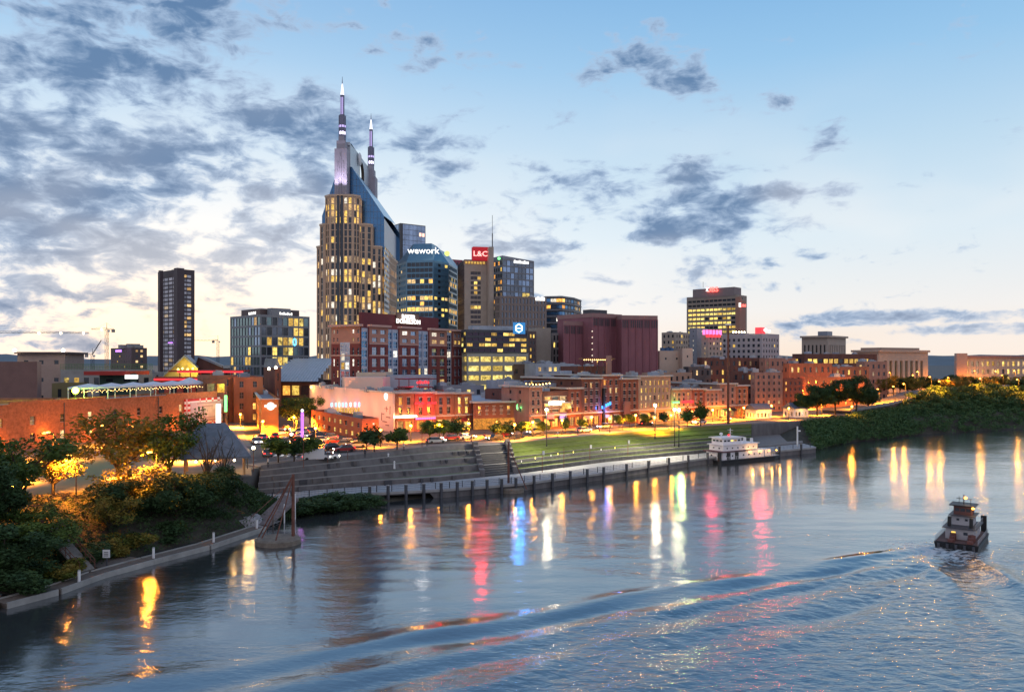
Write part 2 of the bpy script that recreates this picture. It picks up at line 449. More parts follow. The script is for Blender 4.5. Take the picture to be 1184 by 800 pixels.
def building(name, label, fp, z0, z1, wall, st=None, sts=None, cat='building', roof=None, units=0, cornice=None, group=None, root=None, par=.7, wname='wall', side=None, band=None):
    """fp runs anticlockwise seen from above; st: window grid of every side in view, sts: {edge: grid or None}"""
    if root is None: root = thing(name, label, cat, (fp[0][0], fp[0][1], z0), group)
    wb = MB(root.location); wins = []
    n = len(fp)
    mats = [wall, M_STONE, side or wall]
    for i in range(n):
        a, b = fp[i], fp[(i + 1) % n]
        s_ = sts[i] if sts and i in sts else (st if visible(a, b) else None)
        if s_: wins += facade(wb, a, b, z0, z1, s_)
        else: wb.quad((*a, z0), (*b, z0), (*b, z1), (*a, z1), 2)
    ip = inset_poly(fp, .5)
    for i in range(n):
        a, b, c, d = fp[i], fp[(i + 1) % n], ip[(i + 1) % n], ip[i]
        wb.quad((*a, z1), (*b, z1), (*c, z1), (*d, z1)); wb.quad((*d, z1), (*c, z1), (*c, z1 - par), (*d, z1 - par), 2)
    wb.build(wname, mats, root)
    rb_ = MB(root.location); rb_.add([(*p, z1 - par) for p in ip], [tuple(range(n))])
    rb_.build('roof', roof or M_ROOF, root)
    if cornice:
        cm, ch, cp = cornice
        cb = MB(root.location)
        for i in range(n):
            a, b = fp[i], fp[(i + 1) % n]
            if not visible(a, b): continue
            va = Vector((b[0] - a[0], b[1] - a[1], 0)); L_ = va.length; va.normalize(); nn = Vector((va.y, -va.x, 0))
            c = Vector(((a[0] + b[0]) / 2, (a[1] + b[1]) / 2, z1 - ch + .06)) + nn * (cp / 2 - .1)
            cb.box(c, (L_ + cp * .9, cp + .2, ch), math.atan2(va.y, va.x))
        cb.build('cornice', cm, root)
    place_windows(wins, root)
    if units:
        cx = sum(p[0] for p in fp) / n; cy = sum(p[1] for p in fp) / n
        ea = math.atan2(fp[1][1] - fp[0][1], fp[1][0] - fp[0][0])
        for k in range(units):
            t, u = rnd.uniform(.15, .85), rnd.uniform(.15, .85)
            if n >= 4:
                A, B, E = Vector(fp[0]), Vector(fp[1]), Vector(fp[-1])
                q = A + (B - A) * t + (E - A) * u
            else: q = Vector((cx, cy))
            w, d, h = rnd.uniform(1.2, 3.6), rnd.uniform(1.2, 3), rnd.uniform(.8, 1.9)
            ub = MB(root.location)
            ub.box((q.x, q.y, z1 - par), (w, d, h), ea)
            fan = MB(root.location)
            if k % 3 == 0: fan.tube((q.x, q.y, z1 - par + h), (q.x, q.y, z1 - par + h + .35), w * .3, n=8)
            if k % 3 == 1: fan.box((q.x + w * .1, q.y, z1 - par + h), (w * .5, d * .6, .3), ea)
            uo = ub.build('rooftop_unit', rnd.choice([M_METAL, M_GREYP, M_ROOFL]), root)
            if k % 3 < 2 and fan.v: fan.build('fan_cowl' if k % 3 == 0 else 'duct', M_METAL, uo)
    return root
def ray(px, C, d):
    k = (px - 592) / F
    t = (k * C[1] - C[0]) / (d[0] - k * d[1])
    return (C[0] + d[0] * t, C[1] + d[1] * t)
def rect(pl, pc, pr, D, th, depth=None, width=None):
    """footprint of a block from its near corner pc and the two silhouettes; th: bearing of the right-hand face"""
    t = R(th); dR = (math.cos(t), math.sin(t)); dL = (-math.sin(t), math.cos(t))
    C = at(pc, D)
    A = (C[0] + dL[0] * depth, C[1] + dL[1] * depth) if depth else ray(pl, C, dL)
    B = (C[0] + dR[0] * width, C[1] + dR[1] * width) if width else ray(pr, C, dR)
    return [C, B, (A[0] + B[0] - C[0], A[1] + B[1] - C[1]), A]
def rowlit(rows, p=.8, q=.05, ms=None):
    ms = ms or [L_GOLD]
    def f(i, j, nx, nz):
        return rnd.choice(ms) if rnd.random() < (p if j in rows else q) else None
    return f
# ================================================================ setting
def lerp(a, b, t): return a + (b - a) * t
def lerp2(p, q, t): return (lerp(p[0], q[0], t), lerp(p[1], q[1], t))
STN = [  # street edge, inner promenade edge, outer promenade edge
    ((-45.5, 140), (-45, 136.5), (-43.5, 131)), ((-33, 155), (-30.5, 145), (-27, 138.5)), ((-17.7, 172.7), (-14.5, 152), (-12, 143.5)),
    ((-0.4, 181), (1.5, 163), (1.3, 150)), ((24.4, 203.6), (21.8, 181.5), (19.6, 165)), ((58, 229), (49, 199), (47, 190)),
    ((91.6, 248), (83, 222), (83.5, 214))]
def stn(t):
    i = min(int(t), len(STN) - 2); f = t - i
    return [lerp2(STN[i][k], STN[i + 1][k], f) for k in range(3)]
def street(t, off=0.0, z=6.0):
    """a point behind the street edge, off metres inland"""
    a = stn(max(0, t - .15))[0]; b = stn(min(5.99, t + .15))[0]
    d = Vector((b[0] - a[0], b[1] - a[1])).normalized(); n = Vector((-d.y, d.x))
    p = stn(t)[0]
    return Vector((p[0] + n.x * off, p[1] + n.y * off, z)), math.atan2(d.y, d.x)

M_GROUND = mat('city_ground', (.10, .095, .09), var=.3, scale=.05)
M_ASPH = mat('asphalt', (.05, .05, .052), var=.25, scale=.4, rough=.75)
M_WALK = mat('pavement_slabs', (.19, .17, .16), var=.15, scale=1.2)
M_PAINT = mat('road_paint', (.7, .7, .66), var=.1)
M_GRASS = mat('mown_grass', (.065, .095, .012), var=.35, scale=.7, rough=1, bump=.3)
M_EARTH = mat('bank_earth', (.045, .04, .028), var=.4, scale=.8, rough=1, bump=.4)
M_SLAB = mat('promenade_slabs', (.36, .37, .39), var=.12, scale=.8)
M_WALL1 = mat('terrace_stone', (.085, .085, .09), var=.35, scale=.9, streak=True, bump=.3)
M_TREAD = mat('terrace_tread', (.13, .15, .085), var=.35, scale=.5)

def terrain():
    ST = []   # rows of (W, Wz),(M,Mz),(M2,z),(S,z)
    def nat(W, S, sz=6.0, k=.55):
        ST.append([(*W, -1.5), (*lerp2(W, S, .12), .5), (*lerp2(W, S, k), sz * .62), (*S, sz - .02)])
    nat((-420, -80), (-450, -60)); nat((-140, 20), (-180, 50)); nat((-73, 66), (-96, 92)); nat((-55, 82), (-72, 109)); nat((-50, 93), (-58, 117)); nat((-38, 117), (-48, 131))
    for t, W in ((0.0, (-32, 126)), (1, (-22, 132.5)), (2, (-8, 147)), (3, None), (4, None), (5, None), (5.6, None)):
        s, b, o = stn(t)
        W = W or lerp2(o, b, .3)
        ST.append([(*W, -1.5), (*lerp2(W, b, .4), .3), (*lerp2(b, s, .02), .9), (*lerp2(b, s, .97), .9)] if t > 0 else [(*W, -1.5), (*lerp2(W, b, .3), .5), (*b, 1.2), (*lerp2(b, s, .95), 1.4)])
    top = [None] * len(ST)
    nat((86, 219), (93, 249), 6.0); nat((101, 237), (118, 268), 6.5); nat((137, 263), (158, 300), 8.0, .4); nat((195, 290), (214, 332), 9.0, .4); nat((310, 358), (345, 420), 9.0, .4); nat((900, 720), (950, 800), 9)
    rows = []
    for k, s in enumerate(ST):
        S_ = s[3]
        az = math.atan2(S_[0], S_[1]) if k > 1 else math.atan2(S_[0], max(S_[1], 5))
        Sx = (S_[0], S_[1], 5.97 if S_[2] < 7 else S_[2] - .03)
        r0 = math.hypot(S_[0], S_[1])
        near = (S_[0] + math.sin(az) * 3.5, S_[1] + math.cos(az) * 3.5, 5.97)
        if k > 12: near = (near[0], near[1], S_[2])
        elif S_[2] < 2:   # drop hidden behind the terraces
            S0 = stn([0, 1, 2, 3, 4, 5, 5.6][k - 6])[0]
            Sx = (lerp2(s[2][:2], S0, .99)[0], lerp2(s[2][:2], S0, .99)[1], 5.95)
        rows.append([s[0], s[1], s[2], s[3], Sx, near, (math.sin(az) * (r0 + 90), math.cos(az) * (r0 + 90), 5.97),
                     (math.sin(az) * 1500, math.cos(az) * 1500, 6), (math.sin(az) * 14000, math.cos(az) * 14000, 6)])
    # finer along the bank, with noise
    b = MB(); fine = []
    for k in range(len(rows) - 1):
        n = 6 if 1 < k < 6 or k > 11 else 1
        for q in range(n): fine.append([tuple(lerp(a, c, q / n) for a, c in zip(p0, p1)) for p0, p1 in zip(rows[k], rows[k + 1])])
    fine.append(rows[-1])
    for ri, r in enumerate(fine):
        for i in (1, 2):
            p = r[i]
            if not (30 < len(fine) - ri < 0) and p[2] > 1.25 or i == 1 and p[2] < 0.6:
                nz_ = noise.noise(Vector((p[0] * .15, p[1] * .15, 0))) * (1.0 if i == 2 else .3)
                r[i] = (p[0], p[1], p[2] + nz_)
    W_ = len(fine[0]); b.v = [p for r in fine for p in r]
    for k in range(len(fine) - 1):
        for i in range(W_ - 1):
            b.f.append([k * W_ + i, (k + 1) * W_ + i, (k + 1) * W_ + i + 1, k * W_ + i + 1]); b.m.append(0 if i < 3 else 1)
    b.build('ground', [M_EARTH, M_GROUND], kind='structure')
terrain()

# terraces between promenade and street: level profiles lofted along the curve
def loft(name, t0, t1, prof, mats, n=14, kind='structure', noise_=0.0):
    """prof: (s, z, material of the strip that ends here); s = 0 promenade, 1 street edge"""
    b = MB()
    for i in range(n + 1):
        t = t0 + (t1 - t0) * i / n
        s_, in_, _ = stn(t)
        for (s, z, m) in prof:
            p = lerp2(in_, s_, s); b.v.append((p[0], p[1], z))
    k = len(prof)
    for i in range(n):
        for j in range(k - 1):
            b.f.append([i * k + j, (i + 1) * k + j, (i + 1) * k + j + 1, i * k + j + 1]); b.m.append(prof[j + 1][2])
    return b.build(name, mats, kind=kind)
prof = [(0, 1.4, 0)]
z = 1.62
for i in range(4):
    s = i * .235
    prof += [(s + .001, z + .82, 0), (s + .002, z + .82, 2), (s + .003, z + 1.0, 2), (s + .03, z + 1.0, 2), (s + .031, z + .7, 0), (s + .2, z + .74, 1)]
    z += 1.0
prof += [(.94, 6.35, 0), (.98, 6.35, 0), (.981, 6.0, 0), (1.01, 5.9, 1)]
loft('concrete_terraces', 0.02, 2.5, prof, [M_CONCD, M_TREAD, mat('coping_stone', (.26, .25, .24), var=.15)], 20)
bb = MB()
for i in range(46):
    t = .06 + 2.4 * rnd.random(); lv = i % 4; s_, in_, _ = stn(t); p = lerp2(in_, s_, lv * .235 - .012); p2 = stn(t + .03)[1]; p1 = in_
    bb.box((p[0], p[1], 1.55 + lv), (rnd.choice([.5, .5, 1.4]), .5, .9), math.atan2(p2[1] - p1[1], p2[0] - p1[0]), rnd.choice([0, 0, 1]))
bb.build('terrace_buttresses', [M_CONCD, M_DARKP], kind='structure')
prof = [(0, 1.4, 0)]; z = 1.62
nst = 14
for i in range(nst):
    z += 4.4 / nst; s = i / nst; w = .17 if i in (4, 9) else 0
    prof += [(s, z, 0), (s + .9 / nst, z, 1 if i in (4, 9, 13) else 0)]
prof += [(1.02, 6.02, 1)]
loft('riverfront_steps', 2.56, 2.93, prof, [mat('dark_step', (.055, .055, .06), var=.2), M_CONC], 4)
prof = [(0, 1.4, 0)]; z = 1.62
for (ds, s) in ((.85, .0), (.7, .13), (.62, .27)):
    z += ds; prof += [(s + .002, z, 0), (s + .02, z, 2), (s + .021, z - .06, 2), (s + .125, z - .03, 1)]
prof += [(.40, z + .15, 1), (.401, z + .45, 0), (.41, z + .45, 2), (.58, z + .85, 1), (.585, z + 1.1, 1), (.78, z + 1.55, 1), (.785, z + 1.75, 1), (.97, 6.0, 1), (1.02, 6.03, 1)]
loft('grass_terraces', 2.98, 5.45, prof, [M_WALL1, M_GRASS, M_CONC], 20)
loft('retaining_wall', 5.45, 6.0, [(0, 1.2, 0), (.02, 1.9, 0), (.5, 2.4, 1), (.85, 2.6, 1), (.86, 6.2, 0), (.9, 6.2, 0), (.91, 6.0, 0), (1.05, 5.95, 1)], [M_CONCD, M_WALK], 5)
# end cheeks that close the lofts
cb = MB()
for t in (2.53, 2.955):
    s_, i_, _ = stn(t); p = Vector((*i_, 0)); q = Vector((*s_, 0)); d = (q - p); L_ = d.length; a = math.atan2(d.y, d.x); d.normalize()
    m = 7
    for k in range(m):
        c = p + d * (L_ * (k + .5) / m)
        cb.box((c.x, c.y, 1.0), (L_ / m + .02, 1.1, 1.4 + 4.6 * (k + 1) / m), a)
cb.build('stair_side_walls', M_CONCD, kind='structure')

# promenade deck and its river wall
pb = MB(); n = 40; fac = MB()
for i in range(n + 1):
    t = 6.0 * i / n; s_, in_, o = stn(t)
    k = lerp2(o, in_, -.04)
    pb.v += [(*lerp2(in_, s_, .03), 1.6), (*o, 1.6), (*k, 1.6), (*k, 1.15), (*o, 1.15), (*o, -2 if t > 1.9 else .9)]
for i in range(n):
    for j in range(5): pb.f.append([i * 6 + j + 6, i * 6 + j, i * 6 + j + 1, i * 6 + j + 7]); pb.m.append([0, 0, 1, 1, 2][j])
pb.build('promenade', [M_SLAB, M_CONC, M_CONCD], kind='structure')

# river
def river():
    BX, BY = 60.8, 107.0
    def h(x, y):
        dx, dy = x - BX, y - BY
        z = 0.0
        for (ux, uy, arms) in ((-.885, -.465, ((-.6, .8, 0), (1.4, -.9, 3), (3.3, .8, 8), (5.4, -.8, 14), (7.6, .7, 20), (10.2, -.6, 28), (13, .5, 36))), (-.20, -.98, ((0, 1, 0), (-3.4, -.75, 3), (-6.8, .6, 8)))):
            s = dx * ux + dy * uy; c = -dx * uy + dy * ux
            if s < -1: continue
            for off, amp, s0 in arms:
                if s < s0: continue
                wob = 1.7 * noise.noise(Vector((s * .07, off, 1))) * min(1, s / 25)
                w = 1.0 + s * .008
                e = (c - off * (1 + s * .006) - wob) / w
                if abs(e) > 3: continue
                g = math.exp(-e * e) * min(1, ((s + 1) / 10) ** .7) * max(0, .45 + 1.0 * noise.noise(Vector((s * .085 + off * 3.7, off * 2.1, 4)))) * min(1, (s - s0) / 6 + .1) / (1 + s * .010)
                z += .58 * amp * g
        # wash behind the boat
        s = dx * -.65 + dy * -.76; c = dx * .76 - dy * .65
        if s > -2:
            w = 3 + s * .36
            a = max(0, 1 - (c / w) ** 2) * math.exp(-s / 60)
            if a > 0: z += a * (.13 * noise.noise(Vector((x * .9, y * .9, 0))) + .07 * noise.noise(Vector((x * 2.1, y * 2.1, 7))))
        z += .035 * noise.noise(Vector((x * .14, y * .35, 2)))
        return z
    b = MB(); NX, NY = 420, 330
    ds = [40 * (1.0056 ** j) for j in range(NY)]
    ds = [38 + 0.32 * j for j in range(270)]; q = ds[-1]; st = .32
    while q < 420: st *= 1.045; q += st; ds.append(q)
    NY = len(ds)
    for D in ds:
        for i in range(NX + 1):
            px = lerp(-80, 1264, i / NX)
            x = (px - 592) / F * D
            b.v.append((x, D, h(x, D) if D < 135 else 0.0))
    W_ = NX + 1
    for j in range(NY - 1):
        for i in range(NX): b.f.append([j * W_ + i, j * W_ + i + 1, (j + 1) * W_ + i + 1, (j + 1) * W_ + i]); b.m.append(0)
    # the rest of the river, left, right, near and far
    k = len(b.v); e = 1500
    L0, R0 = b.v[0], b.v[NX]; L1, R1 = b.v[(NY - 1) * W_], b.v[NY * W_ - 1]
    b.add([(-e, -300, 0), (e, -300, 0), (e, 2000, 0), (-e, 2000, 0), L0, R0, R1, L1], [(0, 1, 5, 4), (1, 2, 6, 5), (2, 3, 7, 6), (3, 0, 4, 7)])
    m = bpy.data.materials.new('river_water'); m.use_nodes = True
    nt = m.node_tree; N, L = nt.nodes, nt.links; bs = N['Principled BSDF']
    bs.inputs['Base Color'].default_value = (.29, .31, .33, 1); bs.inputs['Metallic'].default_value = .9
    bs.inputs['IOR'].default_value = 1.45; bs.inputs['Specular IOR Level'].default_value = .5; bs.inputs['Roughness'].default_value = .10
    tc = N.new('ShaderNodeTexCoord')
    def nz(sc, vec, det=4, rough=.55):
        v = N.new('ShaderNodeVectorMath'); v.operation = 'MULTIPLY'; L.new(tc.outputs['Object'], v.inputs[0]); v.inputs[1].default_value = vec
        t = N.new('ShaderNodeTexNoise'); t.inputs['Scale'].default_value = sc; t.inputs['Detail'].default_value = det; t.inputs['Roughness'].default_value = rough
        t.inputs['Distortion'].default_value = .3; L.new(v.outputs[0], t.inputs['Vector']); return t.outputs[0]
    a = nz(1.1, (.55, 1.0, 1), 5, .55); c = nz(.13, (.6, 1, 1), 3); g = nz(.045, (.6, 1.4, 1), 3)
    # patches of wind: some areas nearly calm, some ruffled
    r = N.new('ShaderNodeMapRange'); L.new(g, r.inputs[0]); r.inputs[1].default_value = .38; r.inputs[2].default_value = .64; r.inputs[3].default_value = .25; r.inputs[4].default_value = 1.0
    # choppier in the boat's wash
    sp = N.new('ShaderNodeSeparateXYZ'); L.new(tc.outputs['Object'], sp.inputs[0])
    def M(op, x, y=None, z=None):
        q = N.new('ShaderNodeMath'); q.operation = op
        for i, v in enumerate((x, y, z)):
            if v is None: continue
            if isinstance(v, (int, float)): q.inputs[i].default_value = v
            else: L.new(v, q.inputs[i])
        return q.outputs[0]
    # signed distance to the left arm of the wake
    sd_ = M('ADD', M('MULTIPLY', M('SUBTRACT', sp.outputs[0], BX), .465), M('MULTIPLY', M('SUBTRACT', sp.outputs[1], BY), -.885))
    wr = N.new('ShaderNodeMapRange'); wr.interpolation_type = 'SMOOTHSTEP'; L.new(sd_, wr.inputs[0]); wr.inputs[1].default_value = 0; wr.inputs[2].default_value = 9; wr.inputs[3].default_value = 0; wr.inputs[4].default_value = 1
    xr = N.new('ShaderNodeMapRange'); xr.interpolation_type = 'SMOOTHSTEP'; L.new(sp.outputs[0], xr.inputs[0]); xr.inputs[1].default_value = -22; xr.inputs[2].default_value = 12; xr.inputs[3].default_value = 0.1; xr.inputs[4].default_value = 1
    chop = M('MULTIPLY', wr.outputs[0], xr.outputs[0])
    st_ = M('ADD', M('MULTIPLY', r.outputs[0], WATER_RIPPLE), M('MULTIPLY', chop, .75))
    f_ = nz(3.2, (.5, 1.0, 1), 3, .5)
    hh = M('ADD', M('ADD', M('MULTIPLY', a, .13), M('MULTIPLY', c, .30)), M('MULTIPLY', f_, .035))
    bp = N.new('ShaderNodeBump'); bp.inputs['Distance'].default_value = 1.0; L.new(hh, bp.inputs['Height']); L.new(st_, bp.inputs['Strength'])
    L.new(bp.outputs[0], bs.inputs['Normal'])
    # churned foam at the stern
    dist = M('SQRT', M('ADD', M('POWER', M('SUBTRACT', sp.outputs[0], BX - 4.5), 2.0), M('POWER', M('SUBTRACT', sp.outputs[1], BY - 4.5), 2.0)))
    fr = N.new('ShaderNodeMapRange'); L.new(dist, fr.inputs[0]); fr.inputs[1].default_value = 13; fr.inputs[2].default_value = 1; fr.inputs[3].default_value = 0; fr.inputs[4].default_value = .34
    fo = nz(1.6, (.8, .8, 1), 6, .7); f2 = N.new('ShaderNodeMapRange'); L.new(M('ADD', fo, fr.outputs[0]), f2.inputs[0]); f2.inputs[1].default_value = .70; f2.inputs[2].default_value = .88
    mx = N.new('ShaderNodeMix'); mx.data_type = 'RGBA'; L.new(f2.outputs[0], mx.inputs[0]); mx.inputs[6].default_value = (.29, .31, .33, 1); mx.inputs[7].default_value = (.55, .58, .60, 1); L.new(mx.outputs[2], bs.inputs['Base Color'])
    L.new(M('MULTIPLY_ADD', f2.outputs[0], -.85, .9), bs.inputs['Metallic']); L.new(M('MULTIPLY_ADD', f2.outputs[0], .5, .10), bs.inputs['Roughness'])
    b.build('river_water', m, kind='structure', smooth=True)
WATER_RIPPLE = .5
river()

# streets
def strip(name, pts, w, z, m, z2=None, kind='structure'):
    b = MB(); n = len(pts)
    for i, p in enumerate(pts):
        a = pts[max(0, i - 1)]; c = pts[min(n - 1, i + 1)]
        d = Vector((c[0] - a[0], c[1] - a[1])).normalized(); nn = Vector((-d.y, d.x)) * w / 2
        zt = z if len(p) < 3 else p[2] + z
        b.v += [(p[0] - nn.x, p[1] - nn.y, zt), (p[0] + nn.x, p[1] + nn.y, zt)]
        if z2 is not None: b.v += [(p[0] - nn.x, p[1] - nn.y, z2), (p[0] + nn.x, p[1] + nn.y, z2)]
    k = 2 if z2 is None else 4
    for i in range(n - 1):
        a = i * k; c = a + k
        b.f.append([a, c, c + 1, a + 1]); b.m.append(0)
        if k == 4: b.f += [[a + 2, c + 2, c, a], [a + 1, c + 1, c + 3, a + 3]]; b.m += [0, 0]
    if k == 4:
        b.f += [[0, 1, 3, 2], [(n - 1) * k + 1, (n - 1) * k, (n - 1) * k + 2, (n - 1) * k + 3]]; b.m += [0, 0]
    return b.build(name, m, kind=kind)
ts = [i * .25 for i in range(0, 24)]
strip('riverfront_pavement', [tuple(street(t, 2.6)[0])[:2] for t in ts], 4.6, 6.12, M_WALK, 5.9)
strip('riverfront_road', [tuple(street(t, 10)[0])[:2] for t in ts], 10.2, 6.0, M_ASPH)
strip('building_pavement', [tuple(street(t, 17.2)[0])[:2] for t in ts[9:]], 4.2, 6.12, M_WALK, 5.9)
for k in range(30):
    pass
lb = MB()
for i in range(46):
    p, a = street(.3 + i * .12, 10); lb.box((p.x, p.y, 6.004), (1.9, .14, .004), a)
lb.build('lane_markings', M_PAINT, kind='structure')
BW = [(-42, 152), (-50, 175), (-62, 205), (-76, 245), (-95, 300), (-125, 380)]
strip('side_street_road', BW, 15, 6.008, M_ASPH)
strip('side_street_pavement', [(x + 10, y + 3) for x, y in BW[2:]], 4, 6.12, M_WALK, 5.9)
strip('side_street_pavement', [(x - 11, y - 2) for x, y in BW[1:]], 6, 6.12, M_WALK, 5.9)
lb = MB()
for i in range(len(BW) - 1):
    for f in (0, .25, .5, .75):
        p = lerp2(BW[i], BW[i + 1], f); a = math.atan2(BW[i + 1][1] - BW[i][1], BW[i + 1][0] - BW[i][0]); lb.box((p[0], p[1], 6.012), (2.5, .16, .004), a)
for k in range(9):
    lb.box((-48 + k * 1.45, 158 - k * .3, 6.013), (.6, 3.2, .004), R(10))
lb.build('crossing_markings', M_PAINT, kind='structure')
# far hills on the skyline
hb = MB(); k = 90
for i in range(k + 1):
    a = R(-42 + 90 * i / k); r = 5200
    hh = 60 + 55 * noise.noise(Vector((i * .11, 3, 0))) + 14 * noise.noise(Vector((i * .5, 8, 0)))
    for rr, z_ in ((r - 900, 4), (r - 300, hh * .75), (r, hh), (r + 900, 0)): hb.v.append((math.sin(a) * rr, math.cos(a) * rr, z_))
for i in range(k):
    for j in range(3): hb.f.append([i * 4 + j, i * 4 + 4 + j, i * 4 + 5 + j, i * 4 + 1 + j]); hb.m.append(0)
hb.build('hills', mat('hazy_far_hills', (.10, .13, .16), var=.15, scale=.005), kind='structure', smooth=True)  # blue-grey base colour stands in for the distance haze
# ================================================================ towers
G0 = 6.0
C = at
# ---- the twin-spired tower
def spired_tower():
    X = lambda px, D=480: (px - 592) / F * D
    root = thing('spired_skyscraper', 'tallest tower, brown granite bays under a blue glass gable with two lit spires', 'skyscraper', (-100, 480, G0))
    wins = []
    litrows = {}
    def bay(xl, xr, y0, y1, ztop, ch, pitch, name='granite_bay'):
        wb = MB(root.location)
        fp = [(xl + ch, y0), (xr - ch, y0), (xr, y0 + ch), (xr, y1), (xl, y1), (xl, y0 + ch)]
        def fn(i, j, nx, nz):
            z = G0 + (j + .5) * (ztop - G0 - 1.0) / nz
            fl = int(z / 4.02)
            if fl not in litrows:
                litrows[fl] = (fl % 3 != 1) if z < 64 else rnd.random() < .42
            return rnd.choice([L_GOLD, L_GOLD, L_WARM, L_DIM, L_WHITE]) if rnd.random() < (.85 if litrows[fl] else .04) else None
        def stl(p, **k): return S(pitch=p, rows=max(3, round((ztop - G0) / 4.02)), wf=.64, hf=.88, fn=fn, dark=G_DARK, edge=.5, mt=1.0, inset=.35, **k)
        for i in (0, 1, 2, 4, 5):
            a, b = fp[i], fp[(i + 1) % 6]
            if i in (0, 1, 5) or (i == 2) or i == 4: wins.extend(facade(wb, a, b, G0, ztop, stl(pitch)))
        wb.quad((*fp[3], G0), (*fp[4], G0), (*fp[4], ztop), (*fp[3], ztop))
        wb.add([(*p, ztop) for p in fp], [tuple(range(6))])
        for i in (0, 1, 5):   # vertical fins
            a, b = Vector(fp[i]), Vector(fp[(i + 1) % 6]); L_ = (b - a).length; n = max(1, round((L_ - 1) / pitch)); d = (b - a).normalized()
            for k in range(0, n + 1):
                q = a + d * (.5 + (L_ - 1) * k / n); wb.box((q.x, q.y, G0), (.34, .5, ztop - G0 + .4), math.atan2(d.y, d.x))
        for i in (0, 1, 5):
            a, b = Vector(fp[i]), Vector(fp[(i + 1) % 6]); d = b - a; c = (a + b) / 2
            wb.box((c.x, c.y, ztop - .4), (d.length + .3, .8, 1.2), math.atan2(d.y, d.x))
        return wb.build(name, mat('pink_brown_granite', (.64, .44, .30), var=.1, rough=.55), root)
    xc = -103.5
    bay(X(378), X(418), 472, 482, 125.5, 3.6, 2.4)
    bay(X(370.5), X(431), 475.5, 487, 108.6, 3.2, 2.4)
    bay(X(365.5), X(441), 479, 551, 95.5, 2.6, 2.4)
    b = MB(root.location); fx = X(396.5)
    for k in (-1, 1): b.box((fx + k * 1.1, 471.85, G0 + 2), (1.5, .5, 117.5))
    b.build('central_glass_slot', G_DARK, root)
    # glass core with gable roof
    xl, xr, y0, y1, ze, zr = X(370.5), X(442.8), 484, 552, 115.5, 146
    cx = X(397.5)
    gb = MB(root.location)
    gb.quad((xl, y0, 90), (xr, y0, 90), (xr, y0, ze), (xl, y0, ze)); gb.quad((xl, y0, ze), (xr, y0, ze), (cx + 4, y0, zr), (cx - 4, y0, zr))
    gb.quad((xr, y1, 90), (xl, y1, 90), (xl, y1, ze), (xr, y1, ze)); gb.quad((xr, y1, ze), (xl, y1, ze), (cx - 4, y1, zr), (cx + 4, y1, zr))
    gb.quad((xl, y1, 90), (xl, y0, 90), (xl, y0, ze), (xl, y1, ze), 1)
    gb.quad((xr, y0, ze), (xr - 2.5, y1, ze + 6), (cx + 4, y1, zr), (cx + 4, y0, zr), 2); gb.quad((xl, y1, ze), (xl, y0, ze), (cx - 4, y0, zr), (cx - 4, y1, zr), 2)
    gb.build('glass_gable', [G_DEEP, G_BLUE, glass('pale_roof_glass', (.42, .55, .66), rough=.25, metal=.8)], root)
    fb = MB(root.location)   # folded seams of the gable glass
    for k in range(1, 18):
        x = lerp(xl, xr, k / 18); t = 1 - abs(x - cx) / (xr - xl) * 2
        zt = ze + max(0, (zr - ze) * min(1, (xr - x) / (xr - cx - 4) if x > cx else (x - xl) / (cx - 4 - xl)))
        fb.box((x, y0 - .08, 90), (.12, .14, zt - 90.3))
    for z in range(94, 146, 4):
        hw = 1 if z < ze else (zr - z) / (zr - ze)
        a = lerp(cx - 4, xl, min(1, hw)); b = lerp(cx + 4, xr, min(1, hw)); fb.box(((a + b) / 2, y0 - .07, z), (b - a - .3, .12, .1))
    fb.build('glazing_bars', M_MULL, root)
    wb = MB(root.location)   # right-hand flank with its lit floors
    def fn2(i, j, nx, nz): return rnd.choice([L_GOLD, L_WARM]) if rnd.random() < (.6 if j % 4 in (1, 2) else .12) else G_GREY
    wins.extend(facade(wb, (xr, y0 + .5), (xr - 2.6, y1), G0, 114, S(pitch=4.4, rows=27, wf=.8, hf=.5, fn=fn2, edge=1.5, mt=16)))
    wb.build('flank_wall', mat('silver_cladding', (.50, .50, .52), var=.08, rough=.4, metal=.2), root)
    # crown wall with the round opening
    cw = MB(root.location); x0, x1 = cx + 1.2, cx + 3.2
    ya, yb, zt = 484, 547, 161.0
    oy, oz, rr = 521, 150.5, 8.6
    pts = [(ya, 118), (yb, 118), (yb, zt), (ya, zt)]
    K = 24; circ = [(oy + rr * math.cos(2 * math.pi * i / K), oz + rr * .95 * math.sin(2 * math.pi * i / K)) for i in range(K)]
    for x, m in ((x1, 0), (x0, 0)):
        for i in range(K):
            a, b = circ[i], circ[(i + 1) % K]
            def out(p):
                dy, dz = p[0] - oy, p[1] - oz
                sy = ((yb - oy) if dy > 0 else (oy - ya)) / max(abs(dy), 1e-6); sz = ((zt - oz) if dz > 0 else (oz - 118)) / max(abs(dz), 1e-6)
                t = min(sy, sz); return (oy + dy * t, oz + dz * t)
            c, d = out(b), out(a)
            cw.quad((x, *a), (x, *d), (x, *c), (x, *b), m)
    for (y, z) in ((ya, zt), (ya, 118), (yb, zt), (yb, 118)): pass
    cw.quad((x1, ya, zt), (x1, yb, zt), (x0, yb, zt), (x0, ya, zt)); cw.quad((x1, ya, 118), (x1, ya, zt), (x0, ya, zt), (x0, ya, 118)); cw.quad((x1, yb, zt), (x1, yb, 118), (x0, yb, 118), (x0, yb, zt))
    for i in range(K):
        a, b = circ[i], circ[(i + 1) % K]; cw.quad((x1, *a), (x1, *b), (x0, *b), (x0, *a), 1)
    for y, z in ((ya, 161), (ya, 118), (yb, 161), (yb, 118)): cw.box((cx + 2.2, y, z - 2 if z > 120 else z), (2.04, 2.5, 2))
    cw.build('crown_wall', [mat('crown_cladding', (.52, .56, .60), var=.06, rough=.4, metal=.3), M_DARKP], root)
